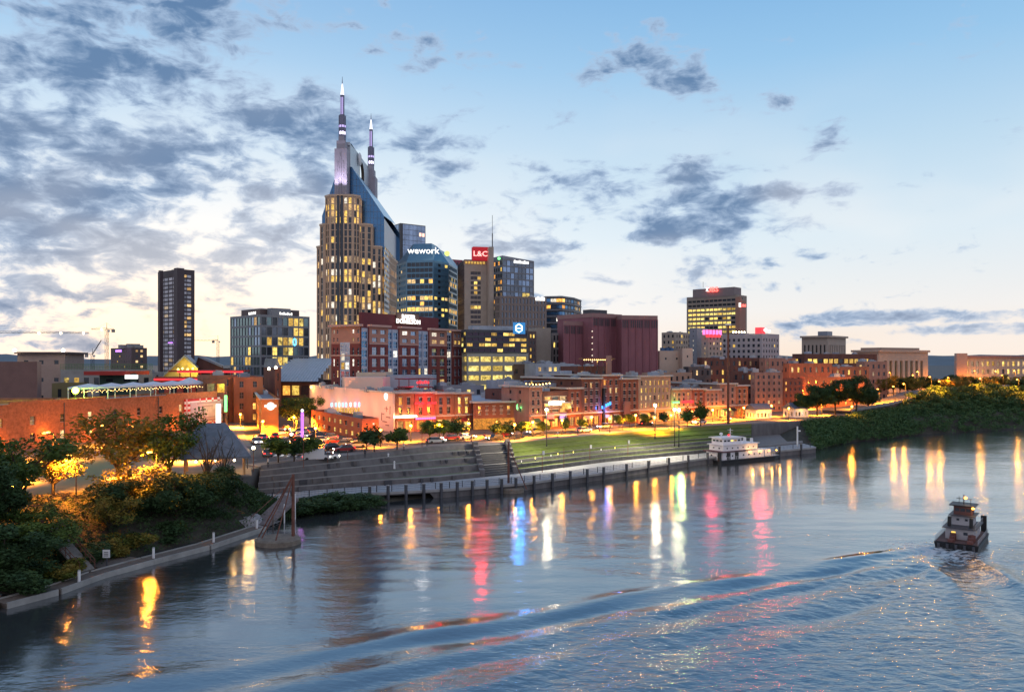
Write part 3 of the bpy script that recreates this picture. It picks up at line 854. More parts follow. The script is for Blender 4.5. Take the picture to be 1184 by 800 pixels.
    eb = MB(root.location); eb.box((cx - .5, oy, oz - 9), (1.2, 18, 18)); eb.build('dark_recess', M_DARKP, root)
    eb = MB(root.location); eb.box((cx + .4, oy - 1, oz - 4), (1.2, 7, 7)); eb.build('lit_room', L_GOLD, root)
    db = MB(root.location)
    for k, (r, h) in enumerate(((3.6, 0), (3.4, .5), (2.4, 1.1), (.4, 1.4))):
        if k: db.add([(x1 + .8 + pr[1] + 0, 509 + pr[0] * math.cos(a), 157 + pr[0] * 1.25 * math.sin(a)) for pr in (old, (r, h)) for a in [2 * math.pi * i / 14 for i in range(14)]], [(i, (i + 1) % 14, 14 + (i + 1) % 14, 14 + i) for i in range(14)])
        old = (r, h)
    db.tube((x1, 509, 157), (x1 + 1.5, 509, 157), .35); db.build('dish', M_WHITE, root)
    # the two masts
    def spire(px, y, side):
        sx = X(px, y)
        p = MB(root.location); cm = mat('column_stone', (.36, .33, .38), var=.06, rough=.6)
        zb = 118 if side == 0 else 120
        for dx, dy, w, zt in ((0, 0, 7.6, 155), (0, -.5, 5.4, 160), (0, -1, 3.2, 163)):
            p.box((sx + dx, y + dy, zb), (w, w + 1.5, zt - zb))
        for k in range(-2, 3): p.box((sx + k * 1.55, y - 5 + abs(k) * .25, zb), (.5, .5, 150 - zb - abs(k) * 4))
        p.build('column', cm, root)
        c = MB(root.location); c.tube((sx, y, 161), (sx, y, 164.5), 2.2, n=14); c.tube((sx, y, 166.5), (sx, y, 176), 2.1, n=14)
        for k in range(8):
            a = k * math.pi / 4; c.tube((sx + 2.1 * math.cos(a), y + 2.1 * math.sin(a), 163), (sx + 2.1 * math.cos(a), y + 2.1 * math.sin(a), 176.5), .22)
        c.build('drum', mat('mast_steel', (.17, .17, .24), var=.1, rough=.4, metal=.4), root)
        g = MB(root.location); g.tube((sx, y, 164.4), (sx, y, 166.6), 1.8, n=14)
        g.build('lantern', emis('spire_lantern', (.80, .74, 1), 3), root)
        g = MB(root.location); g.tube((sx, y, 169), (sx, y, 170.3), 2.16, n=14); g.build('light_ring', emis('spire_ring', (.62, .5, 1), 1.2), root)
        c2 = MB(root.location); c2.tube((sx, y, 176), (sx, y, 189), 1.3, n=12); c2.tube((sx, y, 176), (sx, y, 176.8), 1.7, n=12); c2.build('upper_drum', MATS['mast_steel'], root)
        g = MB(root.location)
        for k in (-1, 1): g.tube((sx + k * .5, y - 1.25, 177), (sx + k * .5, y - 1.25, 187.5), .16)
        g.build('light_tube', emis('spire_tube', (.62, .5, 1), 1.5), root)
        co = MB(root.location); co.tube((sx, y, 189), (sx, y, 196), 1.15, .35, n=12); co.build('lit_cone', emis('spire_cone', (.85, .84, .95), 1.6), root)
        mb = MB(root.location); mb.tube((sx, y, 196), (sx, y, 200.5), .3, .1); mb.build('mast_tip', MATS['mast_steel'], root)
    spire(395.8, 480, 0); spire(429, 551, 1)
    place_windows(wins, root)
    for dx in (-2.6, 2.6):
        o = lamp('crown_uplight', (X(396) + dx, 470.5, 127), (.84, .76, 1), 22000, .4, 'SPOT'); o.data.spot_size = R(60); o.data.spot_blend = .8; o.data.shadow_soft_size = .4
        o.rotation_euler = Vector((0, -.22, -1)).to_track_quat('Z', 'Y').to_euler()
spired_tower()

# ---- far left
r = building('residential_tower', 'slim dark residential tower with pale stacked balconies standing alone on the left', rect(182.5, 207, 225, 690, 50), G0, zz(311, 690), mat('plum_cladding', (.085, .06, .065), var=.1, rough=.6),
    sts={0: S(pitch=5, rows=26, wf=.92, hf=.62, lit=.3, dark=mat('pale_balcony', (.80, .77, .80), var=.2, scale=.35), lits=[L_WARM, mat('pale_balcony2', (.40, .39, .42), var=.3)], edge=3, mt=4, inset=.25),
         3: S(pitch=8, rows=26, wf=.88, hf=.7, lit=.12, dark=MATS['pale_balcony'], lits=[L_DIM, MATS['pale_balcony2']], edge=3.6, mt=6, inset=.25)}, units=2)
b = MB(r.location)
p = rect(182.5, 207, 225, 690, 50)
b.box((p[0][0], p[0][1], G0), (6.5, 6.5, zz(311, 690) - G0 + .5), R(50)); b.box((*at(186, 700), G0), (3, 3, zz(313, 700) - G0), R(50))
b.build('corner_tower', MATS['plum_cladding'], r)
b = MB(r.location); b.box((*at(197, 689), zz(397, 690)), (7, .8, 1.0), R(-40)); b.build('lit_sign', E_PURPLE, r)
r = building('office_block', 'small dark brown block with purple sign and lit windows beside the slim tower', rect(128, 152, 170, 800, 50), G0, zz(402, 800), M_BROWNP,
    sts={0: S(pitch=5, rows=6, wf=.5, hf=.4, lit=.9, lits=[L_WARM], edge=3), 3: S(pitch=5.5, rows=6, wf=.35, hf=.3, lit=.1, edge=2)}, units=0)
b = MB(r.location)
for px, w, h in ((146, 14, 4), (154, 12, 5), (160, 8, 3.5)): b.box((*at(px, 815), zz(402, 800) - .7), (w, 6, h), R(50))
b.build('penthouse', M_CONC, r)
b = MB(r.location); b.box((*at(137, 798), zz(407, 798)), (13, .5, 2.2), R(-40)); b.build('lit_sign', E_PURPLE, r)

# ---- glass office block
fp = rect(266, 301, 358, 330, 47)
zt = zz(363.5, 330)
r = building('glass_office', 'teal glass office block with a small blue flame sign, left of the spired tower', fp, G0, zt, M_MULL,
    sts={0: S(pitch=2.6, rows=9, wf=.86, hf=.80, edge=.4, dark=G_GREY, fn=lambda i, j, nx, nz: rnd.choice([L_GOLD, L_GOLD, L_GARAGE]) if rnd.random() < ((.85 if j in (0, 2, 3) else .35 if j == 1 else .55 if j > 5 else .25) if i > nx * .42 else .18) else rnd.choice([G_GREY, G_TEAL, G_DARK])),
         3: S(pitch=2.6, rows=9, wf=.88, hf=.80, edge=.4, dark=G_TEAL, fn=lambda i, j, nx, nz: (L_GOLD if rnd.random() < .8 else L_WARM) if rnd.random() < (.10 if j not in (2, 4) else .3) else rnd.choice([G_TEAL, G_TEAL, G_TEAL, G_BLUE2]))}, units=4)
b = MB(r.location); q = rect(279, 301, 346, 336, 47); b.prism(q, zt - .7, zz(357.5, 336), 0); b.build('penthouse', M_BROWNP, r)
b = MB(r.location); b.prism([lerp2(q[0], q[2], .0), lerp2(q[0], q[1], 1), q[2], q[3]], zz(357.5, 336), zz(357.5, 336) + .35); b.prism(rect(309, 314, 336, 335, 47), zt, zz(356, 335)); b.build('roof_screen', M_MULL, r)
for px, m, nm in ((331, E_WHITE, 'lit_letters'), (288, E_WHITE, 'lit_letters')):
    b = MB(r.location)
    for k in range(7): b.box((*at(px + k * 2.2 - 7 if px > 300 else px + k * 1.2, 332 + k * .9 if px > 300 else 338 - k), zz(364 if px > 300 else 363.3, 333)), (.45, .25, .8 if k % 2 else 1.1), R(47 if px > 300 else -43))
    b.build(nm, m, r)
b = MB(r.location); c = ray(341, fp[0], (math.cos(R(47)), math.sin(R(47))))
for k in range(9):
    t = k / 8 * 2 * math.pi; b.sphere((c[0] + .7 * math.cos(t) * math.cos(R(47)), c[1] - .4 + .7 * math.cos(t) * .7, zz(395.5, c[1]) + 1.35 * math.sin(t)), .38)
b.build('flame_sign', emis('flame_blue', (.1, .55, 1), 3), r)

# ---- hall with curved metal roof
def curved_hall():
    root = thing('arena_hall', 'low brick hall with big curved silver roof at the foot of the spired tower', 'hall', (*at(342, 285), G0))
    b = MB(root.location); n = 10
    x0, x1 = at(322, 290)[0], at(371, 290)[0]
    ys = [(286 + 40 * (k / n), zz(441, 286) + (zz(414, 320) - zz(441, 286)) * math.sin(k / n * 1.45)) for k in range(n + 1)]
    for k in range(n): b.quad((x0 - 2, ys[k][0], ys[k][1]), (x1, ys[k][0], ys[k][1]), (x1 - 1, ys[k + 1][0], ys[k + 1][1]), (x0 - 4, ys[k + 1][0], ys[k + 1][1]))
    b.quad((x0 - 2, 286, G0), (x0 - 2, 286, ys[0][1]), (x0 - 4, 326, ys[-1][1]), (x0 - 4, 326, G0)); 
    b.build('curved_roof', mat('seamed_metal', (.52, .52, .53), var=.15, scale=.6, rough=.45, metal=.4), root)
    s = MB(root.location)
    for k in range(1, 16):
        x = lerp(x0 - 2, x1, k / 16)
        for j in range(n): s.tube((x - .15 * j, ys[j][0], ys[j][1] + .08), (x - .15 * (j + 1), ys[j + 1][0], ys[j + 1][1] + .08), .08, n=4)
    s.build('roof_seam', M_METAL, root)
    building('arena_hall', '', [(x0 - 2, 288), (x1, 288), (x1, 326), (x0 - 2, 326)], G0, ys[0][1] - .3, M_BRICKD, sts={0: S(pitch=3.2, rows=2, wf=.8, hf=.72, lit=.75, lits=[L_AMB, L_GOLD], mb_=1)}, root=root)
    # gabled end block
    f = rect(303, 318, 325, 276, 30, depth=18)
    building('arena_hall', '', f, G0, zz(425, 276), M_BRICKD, sts={0: S(pitch=3, rows=3, wf=.4, hf=.5, lit=.3)}, root=root, wname='end_wall')
    g = MB(root.location); zt = zz(425, 276)
    a, c2 = f[0], f[1]; mid = lerp2(a, c2, .3)
    g.add([(*f[3], zt), (*f[0], zt), (*f[1], zt), (*f[2], zt), (*lerp2(f[0], f[1], .25), zz(414, 276)), (*lerp2(f[3], f[2], .25), zz(414, 276))], [(0, 1, 4, 5), (2, 3, 5, 4), (1, 2, 4), (3, 0, 5)])
    g.build('gable_roof', M_ROOF, root)
    g = MB(root.location)
    for px, py in ((311, 426.3), (319, 425)): g.sphere((*at(px, 270), zz(py, 270)), .5)
    g.build('floodlight', E_WARMW, root)
curved_hall()

# ---- blue glass tower behind
r = building('blue_glass_tower', 'blue mirrored glass tower just right of the spired tower', rect(453, 463, 492, 620, 35), G0, zz(258, 620), M_MULL,
    sts={0: S(pitch=3.4, fz=4.2, wf=.95, hf=.93, edge=.3, lit=.02, dark=G_BLUE2, inset=.1), 3: S(pitch=3.4, fz=4.2, wf=.95, hf=.93, edge=.3, lit=.02, dark=G_BLUE2, inset=.1)})
b = MB(r.location); b.box((*at(463.5, 619), G0), (2.4, 2.4, zz(259, 620) - G0), R(35)); b.build('dark_slot', M_DARKP, r)
b = MB(r.location)
for px, py in ((486, 271.5), (489.5, 272)): b.box((*at(px, 600), zz(py + 2, 600)), (1.6, .5, 2.6), R(35))
b.build('lit_sign', emis('peach_sign', (1, .55, .4), 2), r)

# ---- octagonal blue tower with sloping crown
def octagon():
    D = 440
    pts = [(458.5, 452), (470, 436), (501, 433), (519, 446), (528.5, 470)]
    vis = [at(a, d) for a, d in pts]
    back = [(vis[-1][0] + 2, 488), (vis[0][0] + 4, 488)]
    fp = vis + back
    z1 = zz(303, 440)
    blue = dict(pitch=3.0, rows=24, wf=.35, hf=.94, edge=.8, mt=.6)
    def slit(i, j, nx, nz): return G_DARK if i % 2 == 0 else (L_GOLD if rnd.random() < .3 and j % 4 == 1 else MATS['blue_grey_cladding'])
    def rows_(i, j, nx, nz):
        r_ = {4: .9, 11: .8, 15: .85, 17: .9, 13: .6, 20: .5, 21: .35, 8: .35}.get(j, .07)
        return rnd.choice([L_WARM, L_GOLD, L_AMB]) if rnd.random() < r_ else G_DARK
    def rows2(i, j, nx, nz): 
        if i == 1: return G_DARK
        return (rnd.choice([L_GOLD, L_WARM]) if rnd.random() < {4: .9, 11: .8, 15: .85, 17: .9}.get(j, .06) else MATS['blue_grey_cladding'])
    r = building('octagonal_tower', 'dark glass tower with blue-grey panels and sloping crown carrying a white lit sign', fp, G0, z1, M_BLUEP,
        sts={0: S(fn=rows2, **{**blue, 'wf': .7, 'hf': .5}), 1: S(pitch=2.4, rows=24, wf=.92, hf=.72, edge=.3, fn=rows_), 2: S(fn=rows2, **{**blue, 'wf': .8, 'hf': .5}), 3: S(pitch=2.6, rows=24, wf=.9, hf=.7, fn=rows_), 4: None})
    # sloped crown
    top = [at(477, 446), at(479, 443), at(499, 441), at(505, 452), at(510, 468), (vis[-1][0] - 7, 482), (vis[0][0] + 12, 482)]
    zc = zz(283, 446)
    cb = MB(r.location); cb.frustum(fp, z1 + .01, top, zc); cb.build('crown', mat('crown_panel', (.09, .20, .30), var=.06, rough=.3, metal=.5), r)
    s = MB(r.location)
    text('sign_letters', 'wework', 5.0, (*at(489.5, 433), zz(291, 436)), R(2), E_WHITE, r, 1.05)
    b = MB(r.location); b.sphere((*at(517, 442), zz(294, 445)), 1.5); b.build('lit_emblem', emis('lime_sign', (.7, .9, .15), 2), r)
octagon()

# ---- limestone tower with red sign
def red_sign_tower():
    r = building('limestone_tower', 'tall limestone office tower with dark window band, red rooftop sign and antenna', rect(529, 537, 569.5, 430, 12), G0, zz(300, 430), M_BROWNP,
        sts={0: None, 3: S(pitch=3, rows=24, wf=.3, hf=.4, lit=.05)})
    f = rect(536.5, 537, 563, 427.5, 12, depth=3)
    zt = zz(306, 427)
    wb = MB(r.location)
    w = facade(wb, f[0], f[1], G0, zt, S(pitch=2.2, rows=25, wf=.95, hf=.62, edge=3.4, mt=3.2, mb_=2, inset=.5, fn=lambda i, j, nx, nz: (L_GOLD if rnd.random() < .8 else None) if j in (17,) else (L_GOLD if rnd.random() < .03 else mat('plum_glass', (.06, .05, .07), rough=.2, var=.2))))
    wb.prism(f, zt - .01, zt + .3); wb.build('stone_front', M_STONE, r); place_windows(w, r)
    b = MB(r.location); b.prism(f, zt + .3, zz(301, 427)); b.build('top_band', M_STONED, r)
    b = MB(r.location)
    for k in range(7):
        q = lerp2(f[0], f[1], .08 + .13 * k); b.box((q[0], q[1] - .35, zt + .6), (1.1, .3, 1.2), R(12))
    b.build('lit_top_window', L_GOLD, r)
    # stone fin, sign box
    b = MB(r.location); b.box((*at(567, 427), G0), (2.4, 7, zz(286.5, 427) - G0), R(12)); b.build('stone_fin', M_STONE, r)
    b = MB(r.location); b.box((*at(556, 431), zz(301, 430)), (9.6, 5, zz(286, 430) - zz(301, 430)), R(12)); b.build('sign_box', emis('sign_red_box', (.42, .01, .02), .9), r)
    text('sign_letters', 'L&C', 4.0, (*at(555.4, 427.4), zz(293.6, 427)), R(12), emis('red_letters', (1, .30, .27), 3.0), r, 1.1)
    b = MB(r.location); b.tube((*at(569.3, 430), zz(300, 430)), (*at(569.3, 430), zz(270, 430)), .28); b.tube((*at(569.3, 430), zz(270, 430)), (*at(569.3, 430), zz(249, 430)), .12); b.build('antenna', M_BLACK, r)
    building('rose_red_block', 'narrow rose-red tower squeezed behind the octagonal glass tower', rect(519, 523, 535, 500, 30), G0, zz(300, 500), mat('rose_panel', (.32, .10, .13), var=.2), st=S(pitch=2.4, fz=3.6, wf=.5, hf=.5, lit=.25, lits=[L_AMB, L_DIM]))  # rose-red wall colour over the whole tower
red_sign_tower()
sign_lamp((*at(556, 424), zz(292, 424)), (1, .02, .02), 8000, 1.5)
sign_lamp((*at(489, 430), zz(291, 430)), (1, .95, .9), 1500, 1.5)

r = building('glass_tower', 'greenish glass tower with a small green beacon and slanting roof, right of the red sign', rect(570, 581, 617.5, 470, 32), G0, zz(299, 470), M_MULL,
    sts={0: S(pitch=2.7, fz=3.9, wf=.9, hf=.8, edge=.4, fn=lambda i, j, nx, nz: rnd.choice([L_GOLD, L_GARAGE]) if rnd.random() < (.5 if nz - j in (6, 7, 11, 12, 13) else .05) and i > 4 else rnd.choice([G_GREY, G_BLUE2, G_GREY])),
         3: S(pitch=2.7, fz=3.9, wf=.7, hf=.6, lit=.4, lits=[L_AMB, L_GOLD, L_DIM], edge=.5)}, units=2)
f = rect(570, 581, 617.5, 470, 32)
b = MB(r.location); b.add([(*f[0], zz(299, 470)), (*f[1], zz(299, 470)), (*f[2], zz(299, 470)), (*f[3], zz(299, 470)), (*f[0], zz(295.5, 470)), (*f[3], zz(295.5, 470))], [(0, 1, 4), (3, 5, 2), (4, 1, 2, 5), (0, 4, 5, 3)]); b.build('sloped_roof', M_GREYP, r)
b = MB(r.location)
for k in range(9): b.box((*ray(595 + k * 1.9, f[0], (math.cos(R(32)), math.sin(R(32)))), zz(305, 478)), (.8, 1.0, 1.3 if k % 3 else 1.7), R(32))
b.build('lit_letters', E_WHITE, r)
b = MB(r.location); b.sphere((*at(577, 466), zz(299, 466)), .9); b.build('beacon', E_GREEN, r)

f = rect(572, 578, 632, 415, 24)
r = building('brown_grid_block', 'mid-rise brown office block with close vertical fins and a small white sign', f, G0, zz(342, 415), M_PIERB,
    st=S(pitch=2.0, fz=3.8, wf=.45, hf=.72, lit=.05, dark=G_GREY, edge=.6, inset=.4), units=3)
b = MB(r.location)
for k in range(5): b.box((*ray(620 + k * 2.2, f[0], (math.cos(R(24)), math.sin(R(24)))), zz(348.5, 430)), (.8, .9, 2.2 if k % 2 else 1.6), R(24))
b.build('lit_letters', E_WHITE, r)
building('grey_stair_block', 'plain grey and beige stair tower in front of the brown finned block', rect(618, 620, 637, 330, 15, depth=12), G0, zz(379, 330), mat('beige_render', (.36, .31, .26), var=.08), sts={})
building('lit_window_block', 'narrow brown block with a column of lit windows beside the plain beige stair tower', rect(609, 611, 620, 325, 15, depth=12), G0, zz(383, 325), M_BROWNP, sts={0: S(pitch=1.6, fz=2.8, wf=.5, hf=.5, lit=.7)})
building('pale_narrow_block', 'narrow pale block with vertical windows left of the maroon windowless building', rect(636, 638, 652, 340, 15, depth=14), G0, zz(385, 340), M_CONC, sts={0: S(pitch=1.7, fz=3.2, wf=.45, hf=.7, lit=.12)})
# banded tower
f = [at(628, 470), at(630, 452), at(650, 450), at(664, 462), at(672, 480), (at(672, 480)[0], 500), (at(628, 470)[0], 500)]
f = [f[1], f[2], f[3], f[4], f[5], f[6], f[0]]
r = building('banded_tower', 'dark glass tower with rounded corner and continuous horizontal bands above the maroon block', f, G0, zz(343, 455), M_DARKP,
    sts={i: S(pitch=3.2, fz=3.7, wf=.99, hf=.5, edge=.05, fn=lambda i, j, nx, nz: rnd.choice([L_AMB, L_GOLD, L_WHITE]) if rnd.random() < (.45 if nz - j in (1, 2, 4, 8) else .08) else rnd.choice([G_BLUE, G_GREY])) for i in (0, 1, 2, 6)})
b = MB(r.location)
for i in (0, 1, 2, 6):
    a, c = f[i], f[(i + 1) % 7]; d = Vector((c[0] - a[0], c[1] - a[1]))
    for j in range(int((zz(343,455)-G0)/3.74)+1): b.box(((a[0] + c[0]) / 2, (a[1] + c[1]) / 2, G0 + j * 3.74), (d.length + .2, .7, .5), math.atan2(d.y, d.x))
b.build('floor_band', M_GREYP, r)

# ---- maroon block in three volumes
def maroon():
    root = thing('maroon_block', 'huge windowless maroon block in three ribbed volumes behind the brick waterfront rows', 'building', (*at(685, 320), G0))
    for k, (pl, pc, pr, D, th, yt) in enumerate(((651.5, 651.6, 686, 322, 38, 371), (684, 685, 718.5, 324, 38, 362), (718, 719, 760, 326, 12, 364.5))):
        f = rect(pl, pc, pr, D, th, depth=35 if k != 1 else 22)
        if k == 0:
            v = Vector(f[0]).normalized() * 30; f = [f[0], f[1], (f[1][0] + v.x, f[1][1] + v.y), (f[0][0] + v.x, f[0][1] + v.y)]
        zt = zz(yt, D)
        b = MB(root.location); b.prism(f, G0, zt - 1.7)
        d = Vector(f[1]) - Vector(f[0]); L_ = d.length; d.normalize(); nn = Vector((d.y, -d.x)); a = math.atan2(d.y, d.x)
        n = 5
        for i in range(n + 1):
            q = Vector(f[0]) + d * (L_ * i / n) + nn * .1; b.box((q.x, q.y, G0), (.35, .5, zt - 1.7 - G0), a)
        b.build('ribbed_wall', M_MAROON, root)
        c = MB(root.location); ff = inset_poly(f, -.25); c.prism(ff, zt - 1.7, zt, 0, True); c.build('parapet', mat('maroon_coping', (.32, .18, .17), var=.1), root)
        g = MB(root.location); m = int(L_ / .9)
        for i in range(m):
            q = Vector(f[0]) + d * (L_ * (i + .5) / m) + nn * .14; g.box((q.x, q.y, zt - 5.2), (.42, .1, 3.1), a)
        g.build('louvre_band', M_DARKP, root)
    b = MB(root.location); b.box((*at(688, 345), zz(362, 324) - 1), (10, 5, 3.6), R(38)); b.box((*at(700, 350), zz(362, 324) - 2), (6, 5, 3.2), R(38)); b.build('cooling_plant', M_DARKP, root)
    b = MB(root.location)
    for k in range(6): b.tube((*at(684 + k * 4, 345), zz(362, 324)), (*at(684 + k * 4, 345), zz(360.5, 324)), .5, n=8)
    b.build('roof_vent', M_METAL, root)
    b = MB(root.location)
    for k in range(6):
        b = MB(root.location); b.sphere((*at(684.8, 322.5), zz(383 + 7 * k, 322)), .28); b.build('wall_light', mat('dim_lamp', (.4, .4, .4), var=0, em=(1, .8, .6), ems=1), root)
    text('sign_letters', '', 1, (0, 0, 0), 0, M_WHITE, root) if False else None
maroon()

# ---- right of the maroon block
building('beige_roof_block', 'tan stepped block with a column of lit windows, left of the big lit tower', rect(765, 781, 796, 470, 45), G0, zz(384, 470), M_STONE, st=S(pitch=3, fz=3.6, wf=.42, hf=.5, lit=.15), units=2)
b_ = building('cream_blind_block', 'plain cream block with blue tanks on its roof beside the maroon building', rect(762, 762.5, 790, 345, 12, depth=20), G0, zz(405.5, 345), M_CREAM, sts={0: S(pitch=7, rows=4, wf=.16, hf=.16, lit=.1)}, units=0)
b = MB(b_.location)
for k in range(3): b.tube((*at(766 + k * 5, 350), zz(406, 345)), (*at(766 + k * 5, 350), zz(402, 350)), 1.1, n=12)
b.build('roof_tank', mat('blue_tank', (.08, .16, .30), var=.2), b_)
building('cream_blind_block', 'taller cream annex with tiny openings right of the blue roof tanks', rect(788, 789, 801, 343, 12, depth=20), G0, zz(402.5, 343), M_CREAM, sts={0: S(pitch=4, rows=4, wf=.16, hf=.16, lit=.1)})

def keyed_tower():
    D = 560; fp = rect(794, 852, 863.5, D, 49); zt = zz(340.5, D)
    wallm = mat('grey_tan_concrete', (.30, .25, .21), var=.1)
    def fn(i, j, nx, nz):
        k = nz - 1 - j   # from the top
        p = {0: 0, 1: 0, 2: .72, 3: .8, 4: .9, 5: .92, 6: .55, 7: .85, 8: .5}.get(k, .04)
        if k in (6, 7, 8): p = .95 if (i > nx * .62 or i < nx * .2 and k != 8) else .1
        return rnd.choice([L_GOLD, L_GARAGE]) if rnd.random() < p else None
    r = building('lit_office_tower', 'broad office tower on the right with rows of yellow lit floors and penthouse sign', fp, G0, zt, wallm,
        sts={3: S(pitch=3.6, rows=20, wf=.88, hf=.5, fn=fn, edge=1, mt=2, inset=.5), 0: S(pitch=16, rows=20, wf=.2, hf=.3, lit=.3)})
    b = MB(r.location); q = rect(801, 849, 857, D + 1, 49); b.prism(q, zt - .7, zz(331.5, D)); b.build('penthouse', mat('penthouse_panel', (.24, .20, .20), var=.06), r)
    b = MB(r.location); b.box((*at(854, D - 2.4), G0), (3.2, 3.2, zt - G0 - 2), R(49)); b.box((*ray(858, fp[0], (math.cos(R(49)), math.sin(R(49)))), G0), (9, 1.2, zt - G0 - 4), R(49)); b.build('brick_pier', mat('salmon_panel', (.36, .19, .14), var=.06), r)
    dl = (-math.sin(R(49)), math.cos(R(49)))
    c = ray(824.5, q[0], dl); text('sign_letters', 'UBS', 5.2, (c[0] - .9, c[1] - 1.1, zz(335.2, c[1])), R(49 - 90), emis('sign_red2', (1, .10, .08), 4), r, 1.05)
    b = MB(r.location); c = ray(819, q[0], dl)
    for k in range(3): b.tube((c[0] - 1.2 + (k - 1) * .8, c[1] - 1.2, zz(337, c[1])), (c[0] - 1.2 + (1 - k) * .8, c[1] - 1.2, zz(333.2, c[1])), .28)
    b.build('crossed_keys', E_WHITE, r)
    b = MB(r.location); c = at(855.5, D - 5); b.box((c[0], c[1], zz(355, c[1])), (1.5, .3, 3), R(49 - 45)); b.build('side_emblem', E_WHITE, r)
    c = at(859.5, D - 5); text('side_sign', 'UBS', 2.6, (c[0], c[1], zz(353.5, c[1])), R(8), MATS['sign_red2'], r, .9)
    b = MB(r.location); b.tube((*at(813, D + 5), zz(332, D)), (*at(813, D + 5), zz(325, D)), .12); b.build('antenna', M_BLACK, r)
keyed_tower()
r = building('grey_slab_block', 'narrow grey slab with white edge lights in front of the lit office tower', rect(797, 806, 818, 440, 45), G0, zz(379, 440), M_GREYP, sts={0: S(pitch=8, rows=14, wf=.12, hf=.3, lit=.6, lits=[L_WHITE]), 3: S(pitch=9, rows=14, wf=.12, hf=.3, lit=.5, lits=[L_WHITE])})
r = building('red_crowned_hotel', 'hotel block with pink and red lit roof sign, left of the pale gridded building', rect(811, 819, 836, 425, 40), G0, zz(387, 425), M_STONE, sts={0: S(pitch=3, rows=12, wf=.4, hf=.5, lit=.25, lits=[L_AMB, L_WARM]), 3: S(pitch=5, rows=12, wf=.3, hf=.5, lit=.8, lits=[L_DIM], dark=G_BLUE2)})
b = MB(r.location)
for k in range(6): b.box((*at(814 + k * 3.8, 422 + k), zz(387, 423)), (1.4, .3, 2.6), R(10))
b.build('roof_sign', E_PINK, r); sign_lamp((*at(823, 418), zz(385, 418)), (1, .05, .10), 5500, 1.3)
b = MB(r.location)
for k in range(4): b.box((*at(818 + k * 4.4, 421 + k), zz(390, 423)), (1.6, .3, 1.6), R(10))
b.build('red_neon', E_RED, r)
r = building('gridded_hotel', 'pale grey hotel with a regular grid of dark windows and a red lit rooftop sign', rect(834, 881, 901, 455, 46), G0, zz(385.5, 455), mat('pale_grey_panel', (.40, .36, .38), var=.05),
    sts={3: S(pitch=3.2, rows=10, wf=.5, hf=.52, lit=.06, edge=.5, mt=2), 0: S(pitch=3.4, rows=10, wf=.42, hf=.5, lit=.08, edge=.8, mt=2)}, units=3)
b = MB(r.location); b.box((*at(879, 462), zz(386, 455)), (5, 4, 4.0), R(46)); b.build('red_sign_box', E_RED, r); sign_lamp((*at(879, 451), zz(381, 451)), (1, .05, .07), 15000, 1.5)
b = MB(r.location); b.sphere((*at(885, 458), zz(381.5, 458)), 1.1); b.sphere((*at(889.5, 458), zz(383, 458)), .9); b.build('white_emblem', E_WHITE, r)
b = MB(r.location)
for k in range(5): b.sphere((*at(848 + k * 3.2, 452), zz(384, 452)), .45)
b.build('roof_light', E_WARMW, r)
r = building('arcaded_tower', 'pale office tower with tall vertical ribs, alone against the sky on the right', rect(927, 957, 978, 560, 45), G0, zz(388, 560), mat('rib_stone', (.40, .33, .28), var=.06), st=S(pitch=3.0, rows=1, wf=.42, hf=.9, lit=0, dark=G_DARK, edge=.8, mt=5, inset=.9), cornice=(M_STONE, 1.4, 1.6))
b = MB(r.location); b.box((*at(954, 575), zz(388, 560) - .5), (9, 7, 4.0), R(45)); b.build('penthouse', M_GREYP, r)

r = building('long_dark_block', 'low dark brick block with a strip of yellow lit windows below the ribbed tower', rect(916, 930, 1014, 400, 20), G0, zz(409, 400), M_BRICKD, st=S(pitch=3.4, rows=4, wf=.8, hf=.4, fn=lambda i, j, nx, nz: (L_GOLD if rnd.random() < .7 else None) if j == 3 else (L_WARM if rnd.random() < .05 else None), edge=2, mt=1), units=6)
r = building('columned_courthouse', 'long limestone building with tall recessed green window bays on the right', rect(986, 1016, 1073, 470, 30), G0, zz(404.5, 470), M_STONE,
    sts={0: S(pitch=5.0, rows=1, wf=.5, hf=.74, lit=0, dark=mat('green_glazing', (.05, .10, .05), rough=.3, var=.4, scale=.3), edge=4, mt=4, mb_=2, inset=1.2), 3: S(pitch=6, rows=3, wf=.3, hf=.4, lit=.1)}, cornice=(M_STONE, 1.3, 1.2))
b = MB(r.location); b.prism(inset_poly(rect(990, 1018, 1068, 474, 30), 3), zz(404.5, 470) - .5, zz(401.5, 470)); b.build('attic', M_STONED, r)
r = building('ribbed_government_block', 'long limestone building with warmly lit window columns at the far right edge', [rect(1112, 1113, 1230, 500, 8, depth=40)[0], rect(1112, 1113, 1230, 500, 8, depth=40)[1], at(1230, 560), at(1114, 540)], G0, zz(411.5, 500), M_STONE,
    sts={0: S(pitch=3.6, rows=4, wf=.5, hf=.6, lit=.85, lits=[L_GOLD, L_DIM, L_WARM], edge=1.5, mt=2.5, inset=.6)}, cornice=(mat('rust_roof', (.30, .17, .14), var=.1), 1.5, .9))
b = MB(r.location); b.box((*at(1111, 500), G0), (6.2, 6, zz(408.5, 500) - G0), R(-18)); b.build('end_pavilion', mat('pink_stone', (.40, .27, .23), var=.08), r)
